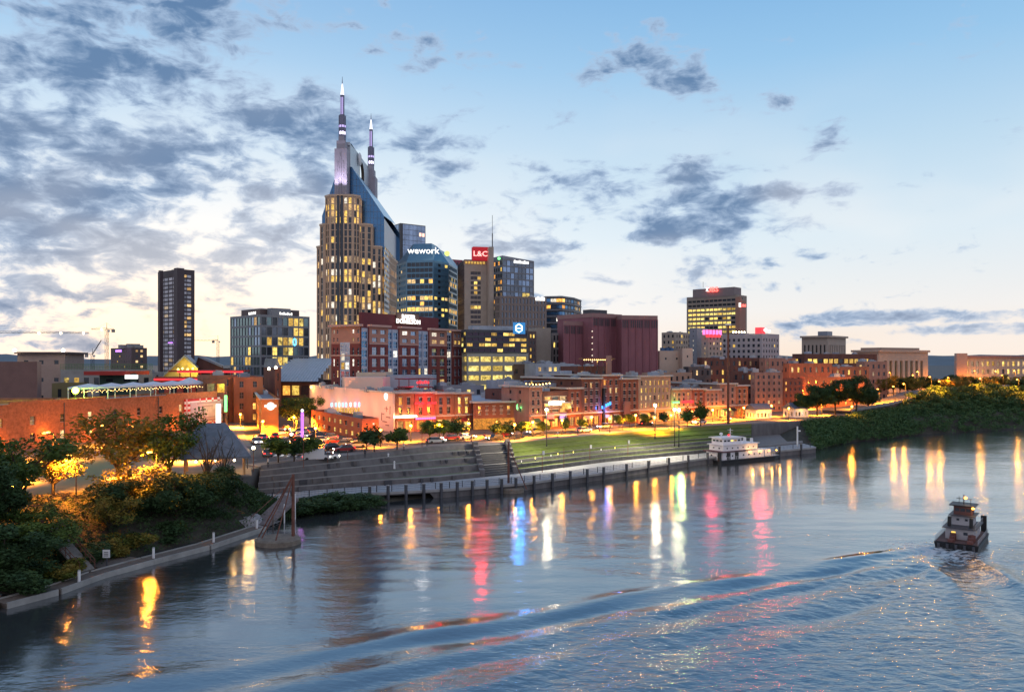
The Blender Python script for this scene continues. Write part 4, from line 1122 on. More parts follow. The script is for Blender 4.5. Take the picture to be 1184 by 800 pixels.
# ================================================================ low city blocks behind the front rows
M_TRIM = mat('pale_trim', (.50, .46, .42), var=.1)
BR = dict(frame=M_MULL, bars=(1, 1))
def rowb(label, fp, zt, wall, st0, st3=None, units=5, cornice=None, name='brick_building', roof=None, group=None):
    return building(name, label, fp, G0, zt, wall, sts={0: st0, 3: st3}, units=units, cornice=cornice, roof=roof, group=group, cat='building')
infill = [  # px left, corner, right, D, top row, bearing, wall, label
    (592, 612, 640, 300, 421, 40, M_BROWNP, 'dark brown flat building left of the white rooftop studio'),
    (648, 668, 703, 262, 423.5, 40, M_BRICKD, 'dark brick box under the orange-lit rooftop bar'),
    (790, 796, 822, 330, 424, 35, M_DARKP, 'small dark building behind the green-grey roofs'),
    (806, 812, 884, 350, 413.5, 30, M_BRICKD, 'dark red block with yellow windows in front of the gridded hotel'),
    (878, 884, 920, 360, 414, 30, M_BRICKP, 'salmon block with small windows right of the dark red one'),
    (742, 752, 800, 300, 431, 35, M_STONED, 'low tan building below the cream windowless block'),
    (905, 912, 962, 330, 420, 25, M_BRICKO, 'big orange brick warehouse lit by street lamps on the right'),
    (950, 958, 1005, 352, 424, 25, M_BRICKO, 'long orange brick building stepping back from the warehouse'),
    (990, 1000, 1026, 380, 418, 25, M_BRICKP, 'pink brick block next to the green-windowed courthouse'),
    (100, 118, 200, 420, 431, 50, M_CONC, 'low concrete parking deck far behind the rooftop tent'),
    (3, 20, 60, 380, 426, 55, M_CREAM, 'pale arched building with small dark windows at far left'),
    (205, 230, 266, 360, 426, 55, M_BRICKD, 'dark brick block behind the red neon roof'),
    (330, 372, 386, 300, 441, 40, M_BRICKD, 'dark brick corner house under the brick apartment block'),
    (575, 585, 612, 262, 447, 30, M_GREYP, 'grey roofed shed behind the corner diner'),
    (500, 512, 560, 262, 446, 28, M_GREYP, 'grey back building behind the row of arched fronts'),
    (838, 846, 880, 300, 429, 30, M_BRICKD, 'dark brick rear block behind the tall riverfront pole'),
    (-60, 0, 30, 520, 424, 60, M_CONC, 'faint low block at the far left horizon'),
]
for (pl, pc, pr, D, yt, th, wm, lab) in infill:
    rowb(lab, rect(pl, pc, pr, D, th), zz(yt, D), wm, S(pitch=3.4, fz=4, wf=.36, hf=.5, lit=.28, lits=[L_GOLD, L_WARM, L_DIM], inset=.2), S(pitch=4, fz=4, wf=.3, hf=.4, lit=.15, lits=[L_WARM]), units=4, name='city_block')
# flat-topped building with overhanging roof, far left
r = building('flat_roofed_hall', 'tan flat-roofed hall with floodlights at its roof corners, far left', rect(15, 20, 75, 330, 12, depth=25), G0, zz(407, 330), mat('tan_render', (.36, .26, .22), var=.1), sts={0: S(pitch=7, rows=3, wf=.3, hf=.22, lit=.0)}, cornice=(mat('dark_roof_edge', (.10, .07, .07), var=.1), .8, 1.5))
b = MB(r.location)
for px in (17, 73): b.sphere((*at(px, 327), zz(405, 327)), .7)
b.build('floodlight', E_WARMW, r)
r = building('brown_party_wall', 'blank brown-plum wall of a tall building at the far left edge', rect(-60, 44, 52, 232, 8, depth=20) if False else [at(-40, 230), at(43, 226), at(48, 245), at(-40, 250)], G0, zz(418, 226), mat('plum_render', (.20, .11, .095), var=.12), sts={})
building('lit_back_house', 'small tan house with bright porch light behind the green floodlight', rect(45, 60, 92, 262, 15, depth=10), G0, zz(443, 262), mat('olive_render', (.22, .19, .09), var=.1), sts={0: S(pitch=4, rows=2, wf=.3, hf=.5, lit=.5, lits=[L_GARAGE])})
r = building('green_railed_terrace', 'long low roof terrace with green metal railing behind the white tent', [at(70, 300), at(176, 300), at(176, 330), at(70, 330)], G0, zz(428, 300), M_CONC, sts={0: S(pitch=4, rows=2, wf=.5, hf=.4, lit=.35, lits=[L_GARAGE, L_GOLD])})
b = MB(r.location)
for k in range(60):
    x, y = at(70 + k * 1.8, 299.5); b.box((x, y, zz(428, 300)), (.08, .08, 2.2))
b.box((*at(123, 299.5), zz(428, 300) + 2.2), (35.5, .15, .15)); b.box((*at(123, 299.5), zz(428, 300) + 1.1), (35.5, .1, .1)); b.build('railing', mat('green_railing', (.10, .22, .08), var=.1), r)
r = building('red_roofed_pavilion', 'dark green rooftop bar with flat red roof between the tent and the gable', [at(115, 275), at(158, 275), at(158, 290), at(115, 290)], G0, zz(432, 275), mat('bottle_green', (.045, .085, .07), var=.1), sts={0: S(pitch=5, rows=4, wf=.4, hf=.3, lit=.15)})
b = MB(r.location); b.box((*at(136, 280), zz(433.5, 275)), (14.5, 18, 1.3)); b.build('red_roof', mat('red_roof', (.42, .04, .03), var=.1), r)
b = MB(r.location); b.box((*at(152, 270.5), zz(438, 270)), (4.4, .4, 1.4)); b.build('lit_sign', E_WHITE, r)
# gabled shed with yellow lit end
def gable_house(name, label, px0, pxa, px1, D, y0, ya, y1, depth, wall, roofm):
    root = thing(name, label, 'building', (*at(pxa, D), G0))
    A, B = at(px0, D), at(px1, D - 3); P = at(pxa, D - 1)
    g = MB(root.location)
    z0, za, z1 = zz(y0, D), zz(ya, D), zz(y1, D)
    g.add([(*A, G0), (*B, G0), (*B, z1), (*P, za), (*A, z0)], [(0, 1, 2, 3, 4)]); g.build('gable_wall', wall, root)
    q = MB(root.location)
    for (a, za_, b2, zb) in ((A, z0, P, za), (P, za, B, z1)):
        q.quad((a[0], a[1] - .8, za_), (b2[0], b2[1] - .8, zb), (b2[0] - depth * .35, b2[1] + depth, zb), (a[0] - depth * .35, a[1] + depth, za_))
        q.quad((a[0], a[1] - .85, za_ - .7), (b2[0], b2[1] - .85, zb - .7), (b2[0], b2[1] - .85, zb), (a[0], a[1] - .85, za_))
    q.add([(A[0], A[1], G0), (A[0], A[1], z0), (A[0] - depth * .35, A[1] + depth, z0), (A[0] - depth * .35, A[1] + depth, G0)], [(0, 1, 2, 3)])
    q.build('roof', roofm, root)
    return root
r = gable_house('gabled_shed', 'steep dark gable with yellow floodlit end wall behind the red neon', 186, 214, 229, 300, 437, 411, 425, 30, mat('ochre_wall', (.50, .38, .12), var=.2), M_GREYP)
b = MB(r.location)
for px, py in ((206, 427), (211, 426), (217, 427), (223, 426)): b.sphere((*at(px, 296), zz(py, 296)), .45)
b.build('floodlight', E_YELLOW, r)
for px in (206, 214, 221): lamp('gable_light', (*at(px, 293), zz(428, 293)), (1, .75, .12), 900, .3)
r = gable_house('dark_gabled_annex', 'low dark-roofed annex to the right of the yellow gable', 222, 230, 258, 310, 436, 411, 423, 26, M_BRICKD, M_GREYP)
# red neon canopy terrace
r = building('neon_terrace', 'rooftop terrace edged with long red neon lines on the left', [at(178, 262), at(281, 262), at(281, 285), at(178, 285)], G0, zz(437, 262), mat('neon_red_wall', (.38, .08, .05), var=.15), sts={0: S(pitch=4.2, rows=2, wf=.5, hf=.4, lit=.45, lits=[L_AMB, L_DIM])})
b = MB(r.location)
for (a, c, y) in ((205, 281, 430), (178, 235, 438.6)):
    p, q = at(a, 260.8), at(c, 260.8); b.tube((*p, zz(y, 260.8)), (*q, zz(y, 260.8)), .22)
b.build('neon_tube', E_RED, r)
b = MB(r.location); b.box((*at(243, 270), zz(430, 262)), (22, 16, .5)); 
for k in range(7): b.box((*at(208 + k * 12, 262), zz(437, 262)), (.25, .25, 2.3))
b.build('canopy', mat('red_canopy', (.30, .04, .03), var=.1), r)
lamp('neon_glow', (*at(240, 258), zz(433, 258)), (1, .1, .05), 900, 1.5)
# brick rows behind the crossroads
r = rowb('orange brick house with dark windows left of the tilted arena roof', rect(228, 242, 270, 238, 35), zz(434, 238), M_BRICKO, S(pitch=3.2, rows=4, wf=.3, hf=.55, lit=.12, lits=[L_AMB], **BR), S(pitch=3.2, rows=4, wf=.3, hf=.5, lit=.1), 2)
r = rowb('brick house with rooftop sheds beside the dark gabled arena entrance', rect(262, 270, 304, 240, 25), zz(436, 240), M_BRICKO, S(pitch=3.2, rows=4, wf=.3, hf=.55, lit=.2, lits=[L_AMB], **BR), S(pitch=3.2, rows=4, wf=.3, hf=.5, lit=.1), 3)
r = building('wooden_balcony_bar', 'brick bar with open red-lit wooden balconies under the neon terrace', [at(235, 232), at(262, 232), at(258, 246), at(235, 246)], G0, zz(438, 232), M_BRICKD, sts={0: S(pitch=3.4, rows=3, wf=.85, hf=.6, lit=.7, lits=[L_AMB, L_DIM], inset=1.2)})

# ---- brick apartment block with lawyers' sign
def apartment():
    th = 58
    fp = rect(383, 418, 534, 262, th); zt = zz(375.5, 262)
    root = thing('brick_apartment_block', 'long red brick office block with blue glass bays and white lit letters on top', 'building', (*fp[0], G0))
    dR = Vector((math.cos(R(th)), math.sin(R(th))))
    marks = [418, 427, 449, 462, 484, 496.5, 517, 523.5, 534]
    us = [ray(p, fp[0], dR) for p in marks]
    wins = []
    wb = MB(root.location); gl = MB(root.location); tp = MB(root.location)
    zb = zt - 6.3      # above: lighter terracotta storeys
    for k in range(8):
        a, b_ = us[k], us[k + 1]
        if k % 2 == 0 and k > 0 or k == 7: kind = 'glass' if k % 2 == 0 else 'brick'
        kind = 'glass' if k in (0, 2, 4, 6) else 'brick'
        L_ = math.hypot(b_[0] - a[0], b_[1] - a[1])
        if kind == 'brick':
            st = S(pitch=L_ / 2 - .5, wf=.62, hf=.70, lit=.2, lits=[L_WARM, L_GOLD, L_WHITE], dark=G_BLUE2, frame=M_WHITE, bars=(1, 1), edge=.6, inset=.3, rows=6)
            wins += facade(wb, a, b_, G0 + 1, zb, st)
            st = dict(st); st['rows'] = 2; st['mt'] = .8; st['hf'] = .5; tq = MB(root.location); wins += facade(tq, a, b_, zb, zt, st); tq.build('terracotta_bay', mat('terracotta', (.46, .22, .16), var=.1), root)
        else:
            nn = Vector((dR.y, -dR.x)) * (-.7)
            a2, b2 = (a[0] + nn.x, a[1] + nn.y), (b_[0] + nn.x, b_[1] + nn.y)
            st = S(pitch=2.3, wf=.86, hf=.74, lit=.14, lits=[L_GOLD, L_WHITE], dark=G_BLUE, frame=M_WHITE, bars=(1, 1), edge=.2, inset=.12, rows=9)
            wins += facade(gl, a2, b2, G0 + 1, zt - 1.2, st)
            gl.prism([a2, b2, (b2[0] - nn.x * -3, b2[1] - nn.y * -3), (a2[0] - nn.x * -3, a2[1] - nn.y * -3)], zt - 1.21, zt - 1.0)
            wb.quad((*a, G0), (*a2, G0), (*a2, zt), (*a, zt)); wb.quad((*b2, G0), (*b_, G0), (*b_, zt), (*b2, zt))
            if k in (2, 4):
                c = lerp2(a2, b2, .5); gl.box((c[0], c[1] - .3, G0), (.5, .6, zt - 1 - G0), R(th))
    # left face
    A, C_ = fp[3], fp[0]
    cuts = [0, .3, .62, 1]
    for k in range(3):
        p, q = lerp2(A, C_, cuts[k]), lerp2(A, C_, cuts[k + 1])
        if k == 1:
            wins += facade(gl, p, q, G0 + 1, zb + .5, S(pitch=2.6, wf=.8, hf=.8, rows=8, lit=.15, lits=[L_WHITE, L_GOLD], dark=mat('silver_glass', (.35, .36, .42), metal=.7, rough=.2), frame=M_WHITE, bars=(0, 1), edge=.2, inset=.1))
            tp.quad((*p, zb + .5), (*q, zb + .5), (*q, zt), (*p, zt))
        else:
            L_ = math.hypot(p[0] - q[0], p[1] - q[1])
            st = S(pitch=L_ / 2, wf=.38, hf=.6, lit=.3, lits=[L_WARM, L_WHITE], frame=M_WHITE, bars=(0, 1), edge=.4, rows=6)
            wins += facade(wb, p, q, G0 + 1, zb, st); st = dict(st); st['rows'] = 2; st['mt'] = .8; st['hf'] = .45; wins += facade(tp, p, q, zb, zt, st)
    wb.prism([(x + (-dR.y) * 3 * k1 + dR.x * 2 * k2, y + dR.x * 3 * k1 + dR.y * 2 * k2) for (x, y), k1, k2 in zip(fp, (1, 1, 0, 0), (1, 0, 0, 1))], G0, zt - 1.2)
    wb.build('brick_wall', mat('oxblood_brick', (.20, .05, .045), var=.15, scale=.5, rough=.9), root)
    tp.build('terracotta_wall', mat('terracotta', (.46, .22, .16), var=.1), root)
    gl.build('glass_bay', mat('white_frame', (.45, .50, .60), var=.08, rough=.5), root)
    # cornices and string courses, bay by bay
    cb = MB(root.location); sc = MB(root.location)
    for k in (1, 3, 5, 7):
        a, b_ = Vector(us[k]), Vector(us[k + 1]); c = (a + b_) / 2; nn = Vector((dR.y, -dR.x)); L_ = (b_ - a).length
        cb.box((c.x + nn.x * .3, c.y + nn.y * .3, zt - .5), (L_ + 1, 1.7, .75), R(th))
        sc.box((c.x + nn.x * .06, c.y + nn.y * .06, zb - 4.2), (L_, .22, .4), R(th)); sc.box((c.x + nn.x * .06, c.y + nn.y * .06, zb - .2), (L_, .22, .45), R(th))
    a, b_ = Vector(A), Vector(C_); c = (a + b_) / 2; d = (b_ - a).normalized(); nn = Vector((d.y, -d.x)); an = math.atan2(d.y, d.x)
    cb.box((c.x + nn.x * .3, c.y + nn.y * .3, zt - .5), ((b_ - a).length + .6, 1.7, .75), an)
    sc.box((c.x + nn.x * .1, c.y + nn.y * .1, zb - 4.2), ((b_ - a).length, .3, .4), an)
    cb.build('cornice', mat('salmon_cornice', (.55, .33, .27), var=.06), root); sc.build('string_course', MATS['salmon_cornice'], root)
    # maroon penthouse with the letters
    ph = [at(415, 276), at(420, 274), at(507, 312), at(507, 330), at(415, 290)]
    ph = rect(415, 418.5, 507, 274, 58); z2 = zz(361, 274)
    b = MB(root.location); b.prism(ph, zt - 1, z2); b.build('penthouse', mat('maroon_penthouse', (.17, .035, .04), var=.06), root)
    b = MB(root.location); c = ray(470, ph[0], dR); d_ = Vector(c) + Vector((dR.y, -dR.x)) * .6
    b.box((d_.x, d_.y, zz(375.5, c[1])), (13, .5, zz(362.5, c[1]) - zz(375.5, c[1])), R(th)); b.build('sign_backing', mat('sign_bronze', (.16, .10, .08), var=.1), root)
    for s_, yy, w in (('BAKER', 366.8, 1), ('DONELSON', 372.2, 1)):
        text('sign_letters', s_, 2.35, (d_.x + .4, d_.y - .6, zz(yy, d_.y)), R(th), E_WHITE, root, 1.12)
    for dx in (-3, 0, 3): lamp('sign_glow', (d_.x + dx * .5 + 1.6, d_.y + dx * .8 - 1.8, zz(371, d_.y)), (1, .85, .7), 130, .5)
    place_windows(wins, root)
apartment()

# ---- dark glass block over the lit parking decks
def garage():
    f = rect(534, 540, 611, 300, 22); root = thing('garage_office_block', 'dark glass offices on top of open yellow lit parking decks, with glowing blue hexagon sign', 'building', (*f[0], G0))
    zg = zz(408, 300); zt = zz(381, 300)
    building('garage_office_block', '', f, G0, zg, mat('garage_concrete', (.38, .36, .30), var=.1), sts={0: S(pitch=5.2, rows=6, wf=.9, hf=.55, lit=1, lits=[L_GARAGE], inset=1.2, edge=.4), 3: S(pitch=5, rows=6, wf=.85, hf=.55, lit=1, lits=[L_GARAGE], inset=.9, edge=.3)}, root=root, wname='parking_decks')
    q = [(x - .4, y - .4) for x, y in f]
    building('garage_office_block', '', q, zg, zt, M_DARKP, sts={0: S(pitch=2.6, rows=4, wf=.93, hf=.55, edge=.3, fn=lambda i, j, nx, nz: (L_GOLD if rnd.random() < {1: .75, 0: .25, 2: .12, 3: .3}[j] else mat('plum_glass2', (.05, .03, .06), rough=.15, metal=.3))), 3: S(pitch=2.6, rows=4, wf=.9, hf=.6, lit=.5, lits=[L_GARAGE, L_GOLD], edge=.2)}, root=root, wname='office_wall', units=3)
    b = MB(root.location); b.prism(inset_poly(f, 2.5), zt - .5, zz(376.5, 302)); b.build('grey_attic', M_ROOFL, root)
    c = at(600, 299); b = MB(root.location); b.box((c[0] + .1, c[1] + .5, zz(386, 299)), (4.8, .7, 4.4), R(22)); b.build('blue_sign_box', E_BLUED, root)
    b = MB(root.location); pts = [(c[0] + 1.45 * math.cos(R(30 + 60 * k)) * .95, c[1] - .1 + 1.45 * math.cos(R(30 + 60 * k)) * .3, zz(379.5, 299) + 1.6 * math.sin(R(30 + 60 * k))) for k in range(6)]
    for k in range(6): b.tube(pts[k], pts[(k + 1) % 6], .2)
    m = (c[0], c[1] - .1, zz(379.5, 299))
    b.tube(lerp3(pts[2], pts[3], .5), m, .16); b.tube(m, lerp3(pts[5], pts[0], .5), .16); b.build('hexagon_sign', emis('hex_white', (.55, .85, 1), 4), root); sign_lamp((c[0], c[1] - 2, zz(379.5, 299)), (.03, .30, 1), 5000, 1.2)
def lerp3(a, b, t): return tuple(lerp(x, y, t) for x, y in zip(a, b))
garage()

# ================================================================ waterfront rows
TH = 31.5
def seg(p, q, depth, shrink=0.03):
    """footprint behind the facade p -> q"""
    d = Vector((q[0] - p[0], q[1] - p[1])).normalized(); n = Vector((-d.y, d.x)) * depth
    q = (q[0] - d.x * shrink, q[1] - d.y * shrink)
    return [tuple(p), tuple(q), (q[0] + n.x, q[1] + n.y), (p[0] + n.x, p[1] + n.y)]
# cream mural hall
D6 = 208
C6 = at(455, D6); dL6 = (-math.sin(R(TH)), math.cos(R(TH))); dR6 = (math.cos(R(TH)), math.sin(R(TH)))
A6 = ray(358, C6, dL6); z6 = zz(453, D6)
def mural_hall():
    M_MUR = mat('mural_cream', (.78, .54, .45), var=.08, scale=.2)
    B6 = (C6[0] + dR6[0] * 1.2, C6[1] + dR6[1] * 1.2)
    fp = [C6, B6, (A6[0] + dR6[0] * 22, A6[1] + dR6[1] * 22), A6]
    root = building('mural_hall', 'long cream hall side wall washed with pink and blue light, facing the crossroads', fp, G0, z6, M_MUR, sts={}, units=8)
    u = lambda px, z, k=.12: (lambda c: (c[0] - dR6[0] * k, c[1] - dR6[1] * k, z))(ray(px, C6, dL6))
    ang = R(TH - 90)
    # arched lit windows row under coloured uplights
    b = MB(root.location)
    for px in list(range(388, 418, 3)) + [384.5]:
        c = u(px, 0, .1); z = zz(480, c[1]); b.box((c[0], c[1], z - .3), (.9, .3, 2.6), ang)
    b.build('lit_arch_window', L_GOLD, root)
    b = MB(root.location)
    for k, px in enumerate((384, 389, 393, 397, 401, 406, 411, 416)):
        c = u(px, 0, .2); b.box((c[0], c[1], zz(470, c[1])), (.5, .3, 1.2), ang)
    b.build('blue_glyph', emis('cyan_glyph', (.25, .75, 1), 2.5), root)
    for px, cc in ((384, (.2, .6, 1)), (392, (.35, 1, .8)), (399, (.3, .5, 1)), (412, (.6, .3, 1))):
        c = u(px, 0, 1.3); lamp('wall_washer', (c[0], c[1], zz(468, c[1])), cc, 90, .3)
    b = MB(root.location)   # round emblem and dark lettering on the pillar end
    c = u(447, 0, .15); b.tube((c[0], c[1], zz(458, c[1])), (c[0] - .12, c[1] - .1, zz(458, c[1])), .9, n=12); b.box((c[0], c[1], zz(462.5, c[1])), (.9, .2, .6), ang); b.build('round_emblem', E_WHITE, root)
    b = MB(root.location)
    for k, (px, py, w, h) in enumerate(((447, 473, 3.2, .25), (447, 476, .35, 1.5), (443, 479, 2.2, .3), (449, 483, 3.6, .35), (445, 488, 3.8, .3), (448, 492, 3.0, .3), (451, 479, .35, 2.2), (441.5, 486, .3, 2.2))):
        c = u(px, 0, .06); b.box((c[0], c[1], zz(py, c[1])), (w * .8, .12, h), ang)
    b.build('mural_lettering', mat('mural_grey', (.33, .20, .18), var=.2), root)
    lamp('corner_floodlight', (*u(362, zz(449, 262), 1.6),), (1, .75, .2), 420, .4)
    b = MB(root.location); b.sphere(u(362, zz(448, 264), .6), .5); b.build('floodlight', E_YELLOW, root)
    for px in (366, 378, 392, 406, 420, 434, 448):
        c = u(px, 0, 5.0); lamp('hall_fill_glow', (c[0], c[1], G0 + 5.5), (1, .42, .20), 1100, .4)  # unseen fill lights added along the wall to brighten the hall
    # stepped roof sheds
    for (px0, px1, yb, yt, D, m) in ((399, 443, 450, 436.5, 240, MATS['mural_cream']), (412, 447, 438, 430.5, 262, M_CREAM), (446, 500, 444, 434, 262, M_ROOFL)):
        p0, p1 = at(px0, D), at(px1, D); b = MB(root.location)
        b.prism([p0, p1, (p1[0], p1[1] + 14), (p0[0] - 4, p0[1] + 14)], z6 - .8, zz(yt, D)); b.build('roof_shed', m, root)
    # red rooftop bar
    b = MB(root.location); p = at(480, 238); b.box((p[0], p[1], zz(448, 238)), (9, 7, .3), R(TH)); b.box((p[0], p[1] + 1, zz(438.5, 238)), (10.5, 8, .3), R(TH))
    for k in (-4.5, -1.5, 1.5, 4.5): b.box((p[0] + k, p[1] - 3, z6 - 1), (.2, .2, zz(438, 238) - z6 + 1), R(TH))
    b.build('roof_bar', mat('dark_red_frame', (.20, .03, .03), var=.1), root)
    b = MB(root.location); c = at(489, 232)
    for k in range(5): b.box((c[0] + (k - 2) * .75, c[1] + (k - 2) * .2, zz(443.5, 232)), (.55, .25, .9 if k % 2 else .65), R(12))
    b.build('red_letters', E_RED, root)
    lamp('bar_glow', (p[0], p[1] - 1, zz(442, 238)), (1, .04, .06), 1300, .8); lamp('bar_glow', (p[0] - 3, p[1] + 4, zz(437, 238)), (.5, .2, 1), 150, .8)
mural_hall()
# low brick annex in front of the hall, left
def annex():
    fp = rect(360, 418.5, 438, 188, TH); zt = zz(484, 188)
    r = building('corner_restaurant', 'low red brick restaurant with lit arched windows in front of the cream hall', fp, G0, zt, mat('bright_brick', (.40, .10, .06), var=.15, scale=.5), sts={3: S(pitch=4.2, rows=2, wf=.42, hf=.5, lit=.7, lits=[L_AMB, L_GOLD, L_WARM], **BR), 0: S(pitch=1.6, rows=3, wf=.3, hf=.25, lit=.4, lits=[L_WHITE])}, units=3)
    c = at(349.5, 175); b = MB((c[0], c[1], G0)); b.box((*c, G0), (.3, .3, 2)); s = b.build('pylon_post', M_DARKP)
    root = thing('neon_pylon', 'tall slim purple and pink neon pylon sign by the crossroads', 'sign', (c[0], c[1], G0)); s.parent = root; s.location = (0, 0, 0)
    b = MB(root.location); b.box((*c, G0 + 2), (.55, .4, 5.6)); b.build('lit_panel', emis('pylon_purple', (.5, .16, 1), 1.6), root)
    b = MB(root.location); b.sphere((c[0], c[1], G0 + 8), .35); b.build('white_globe', E_WHITE, root)
    lamp('pylon_glow', (c[0], c[1] - 1, G0 + 6), (.8, .3, 1), 90, .8)
annex()
def brick_front(label, px0, px1, org, th, yt, wall, rows=4, pitch=2.2, lit=.15, lits=None, D=None, depth=24, trim=M_TRIM, wf=.42, hf=.62, shop=True, corn=True, units=3, dark=None):
    d = (math.cos(R(th)), math.sin(R(th)))
    p, q = ray(px0, org, d), ray(px1, org, d)
    zt = zz(yt, (p[1] + q[1]) / 2)
    fp = seg(p, q, depth)
    root = thing('brick_building', label, 'building', (*p, G0))
    zs = G0 + 4.2
    if shop:
        building('brick_building', '', fp, G0, zs, wall, sts={0: S(pitch=2.6, rows=1, wf=.78, hf=.72, lit=.8, lits=[L_AMB, L_AMB, L_GOLD, L_WARM], inset=.4, mt=.8, frame=M_DARKP, bars=(1, 0), edge=.4)}, root=root, wname='shop_front', roof=wall, par=.01)
        nA = max(1, int(math.hypot(q[0] - p[0], q[1] - p[1]) / 3.2))
        for k in range(nA):
            if rnd.random() < .35: continue
            c = lerp2(p, q, (k + .5) / nA); b = MB(root.location); t = R(th); n_ = (math.sin(t), -math.cos(t)); u_ = (math.cos(t), math.sin(t)); w_ = 1.15
            P_ = lambda a, o, z: (c[0] + u_[0] * a + n_[0] * o, c[1] + u_[1] * a + n_[1] * o, z)
            b.add([P_(-w_, .1, zs - 1.0), P_(w_, .1, zs - 1.0), P_(w_, 1.3, zs - 1.75), P_(-w_, 1.3, zs - 1.75), P_(w_, 1.3, zs - 2.0), P_(-w_, 1.3, zs - 2.0)], [(0, 1, 2, 3), (3, 2, 4, 5)])
            b.build('awning', rnd.choice([mat('green_awning', (.03, .10, .06), var=.1), mat('red_awning', (.28, .03, .03), var=.1), mat('black_awning', (.02, .02, .025), var=.1), mat('cream_awning', (.5, .42, .3), var=.1)]), root)
        b = MB(root.location); m = lerp2(p, q, .5); L_ = math.hypot(q[0] - p[0], q[1] - p[1]); b.box((m[0] + d[1] * .25, m[1] - d[0] * .25, zs - .35), (L_ - .1, .7, .35), R(th)); b.build('shop_cornice', trim, root)
    building('brick_building', '', fp, zs + .003 if shop else G0, zt, wall, sts={0: S(pitch=pitch, rows=rows, wf=wf, hf=hf, lit=lit, lits=lits or [L_WARM, L_AMB, L_DIM], dark=dark, inset=.3, mt=1.2, lintel=1, edge=.5, frame=M_MULL, bars=(0, 1)), 3: S(pitch=4.5, rows=rows, wf=.22, hf=.4, lit=.1, edge=2)}, root=root, units=units, cornice=(trim, .5, .8) if corn else None)
    return root, p, q, zt
org1 = C6
B1, p, q, zt = brick_front('orange brick front with arched dark windows, next to the cream mural wall', 456.5, 479, org1, TH, 453, M_BRICKO, 2, 2.1, .1, units=2, hf=.76)
b = MB(B1.location); m = lerp2(p, q, .5); b.box((m[0] + .3, m[1] - .5, zz(482.5, m[1])), (6.5, .3, .5), R(TH)); b.build('white_sign_strip', E_WARMW, B1)
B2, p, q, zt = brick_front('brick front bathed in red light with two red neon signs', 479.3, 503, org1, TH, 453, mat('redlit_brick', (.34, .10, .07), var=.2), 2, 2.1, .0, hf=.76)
b = MB(B2.location); m = lerp2(p, q, .5)
for k in range(-6, 7):
    if k == 0: continue
    b.box((m[0] + dR6[0] * k * .5 + .3, m[1] + dR6[1] * k * .5 - .5, zz(467.2, m[1])), (.36, .2, .45 if k % 2 else .6), R(TH))
b.build('red_neon_letters', E_RED, B2)
b = MB(B2.location)
for k in range(-5, 6): b.box((m[0] + dR6[0] * k * .55 + .3, m[1] + dR6[1] * k * .55 - .5, zz(484.5, m[1])), (.42, .2, .5), R(TH))
b.build('pink_neon_letters', E_PINK, B2)
lamp('neon_glow', (m[0] + 1.6, m[1] - 2.6, zz(468, m[1])), (1, .03, .02), 1100, .6); lamp('neon_glow', (m[0] + 1.6, m[1] - 2.6, zz(484, m[1])), (1, .05, .04), 260, .6)
B3, p, q, zt = brick_front('brown brick front with tall dark windows right of the red neon front', 503.3, 525, org1, TH, 453.5, M_BRICKO, 2, 2.1, .12, hf=.76)
B4, p, q, zt = brick_front('orange brick front with three lit tall windows at the end of the row', 525.3, 545.5, org1, TH, 453.5, M_BRICKO, 2, 2.2, .5, [L_GOLD], hf=.76)
# low two-storey corner building
fp = [at(547, 217), at(611.5, 222), at(575, 312), at(543, 312)]
r = building('low_brick_cafe', 'low two-storey brick cafe with pale flat roof and round green lit sign', fp, G0, zz(463.5, 220), mat('cafe_brick', (.26, .09, .055), var=.15, scale=.5), sts={0: S(pitch=2.25, rows=2, wf=.36, hf=.66, lit=.35, lits=[L_WARM, L_AMB, L_DIM], dark=mat('pinkish_blind', (.30, .17, .13), var=.1), frame=M_MULL, bars=(0, 1), lintel=1, edge=.8, mb_=4, mt=1.2)}, roof=M_ROOFL, units=0, cornice=(M_TRIM, .5, 1.0), par=.4)
b = MB(r.location); c = at(602, 219.5); b.tube((c[0], c[1], zz(470.5, c[1])), (c[0], c[1] - .3, zz(470.5, c[1])), 1.25, n=16); b.build('green_round_sign', E_GREEN, r)
b = MB(r.location); b.tube((c[0], c[1] - .3, zz(471.5, c[1])), (c[0], c[1] - .5, zz(471.5, c[1])), .75, n=12); b.build('white_centre', E_WHITE, r)
b = MB(r.location)
for px, D in ((560, 250), (566, 262), (575, 258), (556, 285), (570, 290)): b.box((*at(px, D), zz(463.5, 220) - .4), (rnd.uniform(2, 4), 2.5, rnd.uniform(1, 2)), R(5))
b.build('rooftop_plant', M_METAL, r)
lamp('sign_glow', (c[0], c[1] - 1.6, zz(471, c[1])), (.1, 1, .3), 90, .4)
b = MB(r.location)
for k in range(9):
    q = lerp2(fp[0], fp[1], .06 + .11 * k); b.box((q[0], q[1] - .15, G0 + .1), (1.7, .25, 3.0), R(4))
b.build('shop_window', L_AMB, r)
